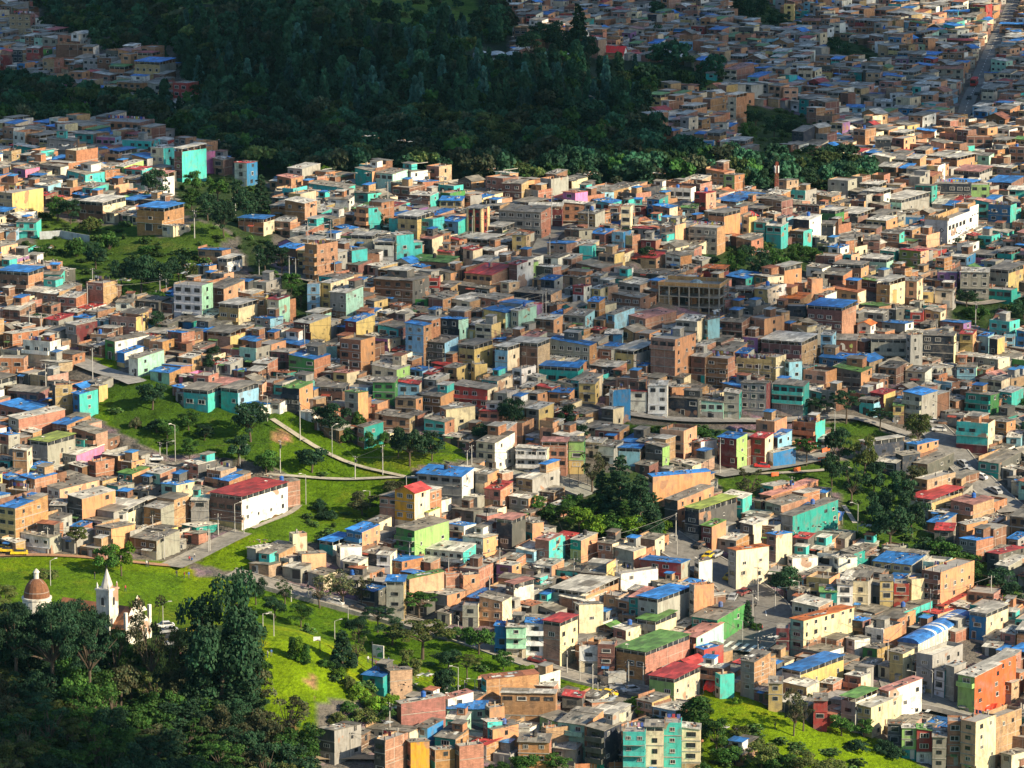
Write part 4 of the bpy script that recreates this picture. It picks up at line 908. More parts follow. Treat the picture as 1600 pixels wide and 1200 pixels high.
        if lod == 2:
            for k in range(rr.randrange(1, 5)):
                px_, py_ = rr.uniform(-w * .85, -w * .1), rr.uniform(d * .1, d * .9)
                q.box(px_ - .4, px_ + .4, py_ - .3, py_ + .3, body + .02, body + rr.uniform(.4, 1.2), iPAINT, rr.choice([(0.5, 0.5, 0.45), (0.3, 0.1, 0.06), (0.05, 0.08, 0.2)]))
    if rr.random() < (.45 if lod == 2 else .15) and w > 4 and rt in ('s', 'f'):
        sink.inst('water_tank', TANKM[0], (-w * .7, d * .7, body + .06), 0, (1, 1, 1), 0) if rr.random() < .7 else sink.inst('water_tank', TANKM[1], (-w * .7, d * .7, body + .06), 0, (1, 1, 1), 1)
    elif rr.random() < .12 and lod == 2 and rt == 'm':
        sink.inst('water_tank', TANKM[1] if rr.random() < .5 else TANKM[0], (-w * .5, d * .55, max(tops) + .05), 0, (1, 1, 1), 0)
    if lod == 2 and rr.random() < .3:
        sink.inst('satellite_dish', DISH, (-w * rr.uniform(.1, .8), rr.uniform(.3, .8), body + (.2 if rt in 'mac' else .06) if rt != 'c' else H + .02), rr.uniform(0, 6))

def house_M(s):
    return Matrix.Translation(s.P) @ Matrix.Rotation(-s.th, 4, 'Z')

# ---- occupancy of the ground by footprints (half-metre-ish cells)
OX0, OY0, OC = -420.0, 700.0, 1.0
OCC = np.zeros((1000, 2000), bool)
def footprint(x, y, th, w, d, shrink=0.0):
    us = np.arange(-w + shrink, -shrink + .01, .7); vs = np.arange(shrink, d - shrink + .01, .7)
    U, V = np.meshgrid(us, vs); c, q = math.cos(-th), math.sin(-th)
    X = x + U * c - V * q; Y = y + U * q + V * c
    i = ((X - OX0) / OC).astype(int); j = ((Y - OY0) / OC).astype(int)
    ok = (i >= 0) & (i < OCC.shape[0]) & (j >= 0) & (j < OCC.shape[1])
    return i[ok], j[ok]
HAND = [locate(s) for s in parse()]
for s in HAND:
    OCC[footprint(s.P.x, s.P.y, s.th, s.w, s.d, .2)] = True
BOXES = [(s.xl, s.xr, s.yt - 1, s.yt + s.hv, s.P.y) for s in HAND]
# things built by hand further down: keep their place and the view of them free
BOXES += [(1028, 1152, 445, 497, 1085), (1445, 1543, 318, 385, 1235), (729, 768, 325, 373, 1165), (1409, 1546, 975, 1045, 900), (1304, 1341, 530, 562, 1100), (934, 991, 72, 95, 1620),
          (-20, 215, 880, 1010, 860), (1195, 1222, 250, 320, 1290), (230, 330, 950, 1010, 850), (1430, 1530, 1070, 1105, 880)]
BOXES = BOXES[:len(HAND)] + [(a_, b_, c_, d_, at((a_ + b_) / 2, d_).y + 30) for a_, b_, c_, d_, e_ in BOXES[len(HAND):]]
KEEP = [(1028, 1152, 497), (1445, 1543, 385), (729, 768, 373), (1409, 1546, 1035), (1304, 1341, 556), (934, 991, 95)]
for x0, x1, yb in KEEP:
    p0, p1 = at(x0, yb), at(x1, yb)
    OCC[footprint(p1.x, min(p0.y, p1.y) - 2, 0, p1.x - p0.x, 16)] = True
BX = np.array(BOXES)

# ------------------------------------------------------------------ the rest of the town
FILL = []
def fill_town():
    rr = random.Random(11)
    cf_near = ['br'] * 14 + ['bd'] * 9 + ['tn'] * 7 + ['gr'] * 6 + ['wh'] * 3 + ['cr'] * 4 + ['ye'] * 3 + ['tq'] * 5 + ['mt'] * 3 + ['lb'] * 3 + ['te'] * 2 + ['or'] * 2 + ['gd'] * 3 + ['sa'] * 2 + ['gn', 're', 'mr', 'te', 'pu', 'bl', 'lg', 'nv', 'nv', 'pk']
    cf_far = ['br'] * 16 + ['bd'] * 12 + ['tn'] * 8 + ['gr'] * 9 + ['wh'] * 3 + ['cr'] * 4 + ['ye'] * 2 + ['tq', 'mt', 'lb', 'sa', 'gd', 'gd', 'nv', 're', 'te', 'bl', 'or']
    cr_ = ['g'] * 13 + ['w'] * 8 + ['b'] * 3 + ['r', 't', 'p', 'n']
    ang0 = R(33)
    ca_, sa_ = math.cos(-ang0), math.sin(-ang0)
    # axes of the street grid
    V0, V1 = 560, 2900
    v = -200.0; rowi = 0
    while v < 2900:
        dep = rr.uniform(5.8, 9.2)
        u = -1900.0
        while u < 1000:
            wd = rr.uniform(3.6, 7.0)
            u += wd
            x = u * ca_ - v * sa_ + rr.uniform(-.5, .5); y = u * sa_ + v * ca_ + rr.uniform(-.5, .5)
            if y < 780 or y > 2350 or abs(x) > y * .142 + 14: continue
            z = gz(x, y); px, py, _ = proj((x, y, z))
            if px < -45 or px > 1650 or py < -40 or py > 1235: continue
            if py > 1203 and px < 600: continue
            th = ang0 + R(8) * math.sin(x * .013 + y * .017) + R(rr.uniform(-3, 3))
            d = dep * rr.uniform(.85, 1.0)
            c, q = math.cos(-th), math.sin(-th)
            cor = [(x + a_ * c - b_ * q, y + a_ * q + b_ * c) for a_, b_ in ((0, 0), (-wd, 0), (0, d), (-wd, d), (-wd / 2, d / 2))]
            zz = [gz(*k) for k in cor]; pp = [proj((k[0], k[1], z_)) for k, z_ in zip(cor, zz)]
            if green_mask([k[0] for k in pp], [k[1] for k in pp]).any(): continue
            if any(near_road(k[0], k[1], .8) for k in cor): continue
            fi, fj = footprint(x, y, th, wd, d, .3)
            if OCC[fi, fj].mean() > .24: continue
            ns = rr.choice([1, 1, 1.5, 2, 2, 3] if y < 1250 else [1, 2, 2, 2.5, 3, 3])
            ok = None
            for n_ in (ns, 2, 1.3, 1):
                if n_ > ns: continue
                H = max(n_ * ST, max(zz) - zz[0] + .6)
                top = [proj((k[0], k[1], zz[0] + H)) for k in cor[:4]]
                x0 = min(t[0] for t in top); x1 = max(t[0] for t in top); y0 = min(t[1] for t in top); y1 = pp[0][1]
                m = (BX[:, 4] > y + 1)
                ix = np.clip(np.minimum(BX[:, 1], x1) - np.maximum(BX[:, 0], x0), 0, None); iy = np.clip(np.minimum(BX[:, 3], y1) - np.maximum(BX[:, 2], y0), 0, None)
                ar = (BX[:, 1] - BX[:, 0]) * (BX[:, 3] - BX[:, 2])
                fr = (ix * iy / ar)[m]
                if len(fr) == 0 or (fr.max() < .24 and (ix * iy)[m].sum() < .5 * (x1 - x0) * (y1 - y0)): ok = H; break
            if ok is None: continue
            s = Spec(); s.P = Vector((x, y, zz[0])); s.th = th + R(rr.uniform(-5, 5)); s.w = wd; s.d = d; s.H = ok; s.hand = False
            s.fc = rr.choice(cf_near if y < 1260 else cf_far); s.sc = s.fc if rr.random() < .45 else rr.choice(['br', 'tn', 'gr', 'cr', 'br', 'bd', 'wh', 'or'])
            s.rt = rr.choice(['m'] * 9 + ['s'] * 5 + ['c'] * 3 + ['f'] * 2 + ['a']) if ok > 2.9 else rr.choice(['m', 'm', 'm', 's', 'a'])
            s.rc = rr.choice(cr_); s.xl, s.xr, s.yt = x0, x1, y0; s.xc = top[0][0]; s.s = FPX / y; s.n = ok / ST; s.hv = s.n * ST * s.s; s.area = (x1 - x0) * (y1 - y0) * .35
            FILL.append(s)
            OCC[fi, fj] = True
        v += dep + (rr.uniform(1.2, 3.6) if rowi % 2 else 0.2); rowi += 1
fill_town()
def fill_sheds():
    rr = random.Random(31); ang0 = R(33); ca_, sa_ = math.cos(-ang0), math.sin(-ang0); cnt = 0
    for v in np.arange(-200, 2900, 2.6):
        for u in np.arange(-1900, 1000, 2.8):
            x = u * ca_ - v * sa_ + rr.uniform(-1, 1); y = u * sa_ + v * ca_ + rr.uniform(-1, 1)
            if y < 790 or y > 2250 or abs(x) > y * .13 + 10: continue
            wd, d = rr.uniform(3.0, 5.5), rr.uniform(3.4, 7.0)
            th = ang0 + R(rr.uniform(-9, 7))
            fi, fj = footprint(x, y, th, wd, d, .2)
            if len(fi) == 0 or OCC[fi, fj].mean() > .28: continue
            c, q = math.cos(-th), math.sin(-th)
            cor = [(x + a_ * c - b_ * q, y + a_ * q + b_ * c) for a_, b_ in ((0, 0), (-wd, 0), (0, d), (-wd, d), (-wd / 2, d / 2))]
            zz = [gz(*k) for k in cor]; pp = [proj((k[0], k[1], z_)) for k, z_ in zip(cor, zz)]
            px, py = pp[0][:2]
            if px < -25 or px > 1640 or py < -20 or py > 1225 or (py > 1203 and px < 600): continue
            if green_mask([k[0] for k in pp], [k[1] for k in pp]).any() or any(near_road(k[0], k[1], .5) for k in cor): continue
            H = max(rr.uniform(2.1, 3.1), max(zz) - zz[0] + .5)
            top = [proj((k[0], k[1], zz[0] + H)) for k in cor[:4]]
            x0 = min(t[0] for t in top); x1 = max(t[0] for t in top); y0 = min(t[1] for t in top); y1 = pp[0][1]
            ix = np.clip(np.minimum(BX[:, 1], x1) - np.maximum(BX[:, 0], x0), 0, None); iy = np.clip(np.minimum(BX[:, 3], y1) - np.maximum(BX[:, 2], y0), 0, None)
            ar = (BX[:, 1] - BX[:, 0]) * (BX[:, 3] - BX[:, 2]); fr = (ix * iy / ar)[BX[:, 4] > y + 1]
            if len(fr) and fr.max() > .26: continue
            s = Spec(); s.P = Vector((x, y, zz[0])); s.th = th; s.w = wd; s.d = d; s.H = H; s.hand = False
            s.fc = rr.choice(['br', 'bd', 'tn', 'gr', 'gr', 'gd', 'br', 'cr', 'wh', 'bd']); s.sc = s.fc; s.rt = rr.choice(['m'] * 6 + ['s']); s.rc = rr.choice(['g'] * 12 + ['w'] * 6 + ['b', 'r', 't'])
            s.xl, s.xr, s.yt = x0, x1, y0; s.xc = top[0][0]; s.s = FPX / y; s.n = 1; s.hv = ST * s.s; s.area = (x1 - x0) * (y1 - y0) * .1
            FILL.append(s); OCC[fi, fj] = True; cnt += 1
    print("sheds", cnt)
fill_sheds()
def carve():
    """terrace the slope where houses are cut into it"""
    Vx, Vy, Vz = verts[:, 0], verts[:, 1], verts[:, 2]
    order = np.argsort(Vy); ys = Vy[order]
    for s in HAND + FILL:
        r_ = s.w + s.d + 1
        a_, b_ = np.searchsorted(ys, s.P.y - r_), np.searchsorted(ys, s.P.y + r_); idx = order[a_:b_]
        idx = idx[abs(Vx[idx] - s.P.x) < r_]
        if len(idx) == 0: continue
        dx, dy_ = Vx[idx] - s.P.x, Vy[idx] - s.P.y; c, q = math.cos(s.th), math.sin(s.th)
        lx = dx * c - dy_ * q; ly = dx * q + dy_ * c
        ins = (lx > -s.w - .3) & (lx < .3) & (ly > -.3) & (ly < s.d + .6)
        k = idx[ins]; verts[k, 2] = np.minimum(verts[k, 2], s.P.z - .1)
carve()
gm.vertices.foreach_set("co", verts.astype(np.float32).ravel()); gm.update()
def vis(s): return -5 < s.xc < 1605 and -5 < s.yt < 1200
ALL = sorted(HAND + FILL, key=lambda s: -(s.area if vis(s) else s.area * .2) * (1.0 if s.hand else .5))
N_IND = 296
IND = ALL[:N_IND]; REST = ALL[N_IND:]
print("houses: hand", len(HAND), "fill", len(FILL), "individual", len(IND))
# ------------------------------------------------------------------ build the houses
ROOTS = []        # (root, Spec) for the labels
for k, s in enumerate(IND):
    rr = random.Random(int(s.xc * 13 + s.yt * 7) + 5)
    nm = "house"
    root = empty(nm, s.P, -s.th)
    sk = Sink(root=root); make_house(s, sk, rr, 2); sk.done()
    s.root = root; ROOTS.append(s)
bigA = MB(); bigB = MB()
for s in REST:
    rr = random.Random(int(s.xc * 13 + s.yt * 7) + 5)
    lod = 1 if s.P.y < 1260 else 0
    make_house(s, Sink(big=bigA, M=house_M(s)), rr, lod)
bigA.M = None
tag(bigA.build("small_houses"), "mass of small brick and painted houses packed over the hillsides", "houses", kind="stuff")

# ------------------------------------------------------------------ labels
NAMED = []        # (x, y, short phrase) landmarks one can find
def add_named(x, y, phrase): NAMED.append((x, y, phrase))
for x_, y_, ph_ in [(183, 930, "white church tower"), (55, 925, "tiled dome"), (1213, 285, "red and white mast"), (1090, 470, "open concrete frame"), (1510, 350, "long white building"), (1478, 1000, "blue vaulted roof"),
                    (748, 350, "red striped tower"), (962, 84, "red-roofed barn"), (588, 1012, "painted billboard"), (345, 990, "giant dark conifer"), (985, 770, "tall dark firs"), (1322, 542, "brown mural wall")]:
    add_named(x_, y_, ph_)
NUMW = ['one', 'one', 'two', 'three', 'four', 'five', 'six']
def storeys(s): return NUMW[max(1, min(6, int(s.n + .45)))] + "-storey"
def wcol(s): return PAL[s.fc][2]
def roofw(s):
    r = RPAL[s.rc][1]
    return {'m': r + " sheet roof", 'c': r + " terrace canopy", 'a': r + " gabled roof", 's': "flat slab roof", 'f': "walled roof terrace"}[s.rt]
SHORTN = {}
def shortn(s):
    return wcol(s) + " house with " + {'m': RPAL[s.rc][1] + " roof", 'c': RPAL[s.rc][1] + " canopy", 'a': RPAL[s.rc][1] + " gable", 's': "slab roof", 'f': "terrace"}[s.rt]
def ctr(s): return ((s.xl + s.xr) / 2, s.yt + s.hv / 2)
def relation(dx, dy):
    """where the thing lies, seen from the neighbour (dx, dy: thing minus neighbour, y down)"""
    if abs(dx) > abs(dy) * 1.3: return "right of" if dx > 0 else "left of"
    if abs(dy) > abs(dx) * 1.3: return "below" if dy > 0 else "behind"
    return ("lower right of" if dx > 0 else "lower left of") if dy > 0 else ("upper right of" if dx > 0 else "upper left of")
def nwords(t): return len(t.replace("-", "").split())
USED = set()
def region(x, y):
    if y < 190 and x < 330: return "in the cluster above the dark wood"
    if y < 310 and x > 980: return "in the far town"
    if x < 420 and y < 330: return "on the ridge below the dark wood"
    if y < 420: return "near the dark forest edge"
    if y > 1040 and x < 900: return "below the bright mound"
    if y > 1040: return "above the lower right lawn"
    if x < 480 and 590 < y < 900: return "left of the park slope"
    if y > 830: return "in the sunlit lower town"
    return "in the middle of town"
def pick_label(desc_list, x, y, me=None, nbrs=None):
    nb = sorted(nbrs, key=lambda t: (t[0] - x) ** 2 + (t[1] - y) ** 2)[:14]
    for desc in desc_list:
        for (nx_, ny_, ph) in nb:
            for reg in ("", " " + region(x, y)):
                L = desc + " " + relation(x - nx_, y - ny_) + " the " + ph + reg
                if 4 <= len(L.split()) <= 16 and L.lower() not in USED and not (reg and len(L.split()) > 16):
                    USED.add(L.lower()); return L
    L = desc_list[0] + " " + region(x, y); USED.add(L.lower()); return L
from collections import Counter
cn = Counter(shortn(s) for s in ROOTS)
HNB = [(*ctr(s), shortn(s)) for s in ROOTS if cn[shortn(s)] <= 3 and s.hand and vis(s)] + NAMED
for s in ROOTS:
    x, y = ctr(s)
    nbr = [t for t in HNB if (t[0], t[1]) != (x, y) and t[2] != shortn(s)]
    base = wcol(s)
    d1 = storeys(s) + " " + base + " house, " + roofw(s) + ","
    wide = "wide " if s.w > 8.5 else ("narrow " if s.w < 4.5 else "small " if s.H < 3.6 else "")
    d2 = wide + storeys(s) + " " + base + " house, " + roofw(s) + ","
    tag(s.root, pick_label([d1, d2], x, y, s, nbr), "house", "houses packed over the hillside town")

# ------------------------------------------------------------------ trees
def leaf_mesh(name, P, Nn, size, cols, rs):
    n = len(P)
    a = np.cross(Nn, rs.normal(size=(n, 3))); a /= np.linalg.norm(a, axis=1, keepdims=True) + 1e-9
    b = np.cross(Nn, a)
    sz = (size * rs.uniform(.6, 1.3, n))[:, None]
    a = a * sz * .5; b = b * sz * rs.uniform(.35, .6, (n, 1))
    V = np.stack([P - a - b * .6, P + a * .3 - b, P + a + b * .5, P - a * .2 + b], 1)
    return V, cols
def crown_pts(blobs, dens, rs):
    """leaves scattered over the shells of many small clumps"""
    Ps, Ns, T = [], [], []
    for (x, y, z, rx, rz, tone) in blobs:
        n = max(8, int(dens * rx * (rx + rz) / 2))
        v = rs.normal(size=(n, 3)); v /= np.linalg.norm(v, axis=1, keepdims=True)
        v[:, 2] = np.where(v[:, 2] < -.35, -v[:, 2] * rs.uniform(.2, 1, n), v[:, 2])
        r = rs.uniform(.72, 1.12, (n, 1))
        Ps.append(v * r * np.array([rx, rx, rz]) + np.array([x, y, z])); nn = v * .8 + rs.normal(size=(n, 3)) * .55
        Ns.append(nn / np.linalg.norm(nn, axis=1, keepdims=True)); T.append(np.full(n, tone))
    return np.concatenate(Ps), np.concatenate(Ns), np.concatenate(T)
def make_crown(kind, seed, dens=6000, leaf=.055, base=(0.04, 0.085, 0.02)):
    rs = np.random.RandomState(seed); bl = []
    if kind == 'round':
        for k in range(26):
            t = rs.uniform(0, 2 * math.pi); zz = rs.uniform(.28, .9); prof = math.sqrt(max(.02, 1 - ((zz - .56) / .42) ** 2))
            r = .40 * prof * rs.uniform(.45, 1.0); s_ = rs.uniform(.09, .17)
            bl.append((r * math.cos(t), r * math.sin(t), zz, s_, s_ * .75, rs.uniform(.65, 1.4)))
    elif kind == 'bush':
        for k in range(16):
            t = rs.uniform(0, 2 * math.pi); r = .45 * math.sqrt(rs.uniform(0, 1)); s_ = rs.uniform(.13, .24)
            bl.append((r * math.cos(t), r * math.sin(t), rs.uniform(.15, .75) * (1 - r), s_, s_ * .9, rs.uniform(.6, 1.5)))
    elif kind == 'fir':
        for k in range(46):
            zz = (k + .5) / 46 * .92 + .06; t = k * 2.4 + rs.uniform(-.4, .4); R_ = .26 * (1 - zz) ** .75 * rs.uniform(.6, 1.15) + .02
            s_ = .035 + .075 * (1 - zz); bl.append((R_ * math.cos(t) * .8, R_ * math.sin(t) * .8, zz - .02, s_, s_ * .62, rs.uniform(.65, 1.3)))
    elif kind == 'column':
        for k in range(34):
            zz = (k + .5) / 34 * .86 + .1; t = k * 2.4; R_ = .13 * math.sin(min(1, (1 - zz) * 2.2 + .15) * 1.57) * rs.uniform(.3, 1.1)
            s_ = rs.uniform(.06, .1); bl.append((R_ * math.cos(t), R_ * math.sin(t), zz - .03, s_, s_ * 1.1, rs.uniform(.65, 1.35)))
    elif kind == 'umbrella':
        for k in range(34):
            t = rs.uniform(0, 2 * math.pi); r = .5 * math.sqrt(rs.uniform(0, 1)); s_ = rs.uniform(.07, .13)
            bl.append((r * math.cos(t), r * math.sin(t), .93 - .5 * r * r - rs.uniform(0, .26), s_, s_ * .42, rs.uniform(.65, 1.4)))
    elif kind == 'sparse':
        for k in range(20):
            t = rs.uniform(0, 2 * math.pi); r = .38 * rs.uniform(.3, 1); s_ = rs.uniform(.06, .12)
            bl.append((r * math.cos(t), r * math.sin(t), rs.uniform(.38, .97), s_, s_ * .8, rs.uniform(.7, 1.4)))
    P, Nn, T = crown_pts(bl, dens, rs)
    n = len(P)
    base = np.array(base); hue = rs.uniform(.85, 1.15, (n, 1)) * T[:, None]
    C_ = np.clip(base[None, :] * hue * np.array([1, 1, 1]), 0, .5)
    C_[:, 0] *= rs.uniform(.65, 1.15, n)
    V, C_ = leaf_mesh("crown", P, Nn, leaf, C_, rs)
    return V, C_, bl
def quads_to_mesh(name, V, C_, mat=LEAF):
    n = len(V); me = bpy.data.meshes.new(name)
    me.vertices.add(n * 4); me.vertices.foreach_set("co", V.astype(np.float32).ravel())
    me.loops.add(n * 4); me.loops.foreach_set("vertex_index", np.arange(n * 4, dtype=np.int32))
    me.polygons.add(n); me.polygons.foreach_set("loop_start", np.arange(0, n * 4, 4, dtype=np.int32))
    me.materials.append(mat)
    ca = me.color_attributes.new("Col", 'FLOAT_COLOR', 'POINT')
    arr = np.ones((n * 4, 4), np.float32); arr[:, :3] = np.repeat(C_, 4, axis=0); ca.data.foreach_set("color", arr.ravel())
    me.update(); return me
def trunk_mesh(kind, bl, seed):
    rr = random.Random(seed); mb = MB()
    if kind in ('fir', 'column'):
        mb.tube((0, 0, -.08), (0, 0, .92), .022, .004, iBARK, n=6)
        for k in range(14):
            b_ = bl[k * 2]; mb.tube((0, 0, max(.03, b_[2] - .03)), (b_[0], b_[1], b_[2]), .006, .002, iBARK, n=4)
    elif kind == 'bush':
        for k in range(5): b_ = bl[k]; mb.tube((0, 0, -.1), (b_[0] * .7, b_[1] * .7, b_[2]), .02, .006, iBARK, n=4)
    else:
        fk = .34 if kind != 'umbrella' else .5
        lx, ly = rr.uniform(-.03, .03), rr.uniform(-.03, .03)
        mb.tube((0, 0, -.08), (lx, ly, fk), .032, .022, iBARK, n=7)
        for k in range(0, len(bl), 2 if kind != 'sparse' else 1):
            b_ = bl[k]; m_ = ((lx + b_[0]) * .5 + rr.uniform(-.03, .03), (ly + b_[1]) * .5 + rr.uniform(-.03, .03), fk + (b_[2] - fk) * .45)
            mb.tube((lx, ly, fk - .04), m_, .014, .009, iBARK, n=4, cap=False); mb.tube(m_, (b_[0], b_[1], b_[2]), .009, .003, iBARK, n=4)
    return mb.mesh("trunk")
TINT = {'dark': (0.025, 0.058, 0.026), 'mid': (0.045, 0.10, 0.018), 'bright': (0.12, 0.20, 0.016), 'olive': (0.10, 0.115, 0.03), 'brown': (0.075, 0.075, 0.034), 'pale': (0.17, 0.17, 0.08), 'blue': (0.04, 0.085, 0.06)}
TREEM = {}
def tree_mesh(kind, tint, hi, var):
    key = (kind, tint, hi, var)
    if key not in TREEM:
        sd = hash((kind, hi)) % 1 + var * 17 + len(kind) * 3
        dens = {0: 2600, 1: 6500, 2: 15000}[hi]; leaf = {0: .085, 1: .05, 2: .03}[hi]
        if kind in ('fir', 'column', 'umbrella', 'sparse'): dens *= {'fir': 3.6, 'column': 2.6, 'umbrella': 2.2, 'sparse': 1.1}[kind]; leaf *= .8
        if kind == 'bush': dens *= .7; leaf *= 1.35
        V, C_, bl = make_crown(kind, sd, dens, leaf, TINT[tint])
        TREEM[key] = (quads_to_mesh("crown", V, C_), trunk_mesh(kind, bl, sd))
    return TREEM[key]
TREES = []
KW = {'round': ("round-crowned", "tree"), 'bush': ("low rounded", "bush"), 'fir': ("pointed", "conifer"), 'column': ("tall slim", "conifer"), 'umbrella': ("flat-topped", "tree"), 'sparse': ("thin-leaved", "tree")}
def tree_at(px, pyb, wpx, hpx, kind, tint, hi=1, label=None, group=None, xy=None):
    P = at(px, pyb) if xy is None else Vector((xy[0], xy[1], gz(*xy)))
    sc = FPX / P.y; h = hpx / sc; w = wpx / sc
    var = (int(px * 7 + pyb * 3)) % 3
    cm, tm = tree_mesh(kind, tint, hi, var)
    nat = {'round': .98, 'bush': 1.15, 'fir': .56, 'column': .38, 'umbrella': 1.14, 'sparse': .9}[kind]
    name = {'bush': 'bush', 'fir': 'conifer_tree', 'column': 'conifer_tree'}.get(kind, 'tree')
    r = empty(name, (P.x, P.y, P.z - .1), (px * 1.7 + pyb) % 6.28)
    r.scale = (w / nat, w / nat, h)
    for nm, me in (("trunk", tm), ("crown", cm)):
        o = bpy.data.objects.new(nm, me); COL.objects.link(o); o.parent = r
    TREES.append((px, pyb - hpx / 2, r, kind, tint, h, label, group))
    return r
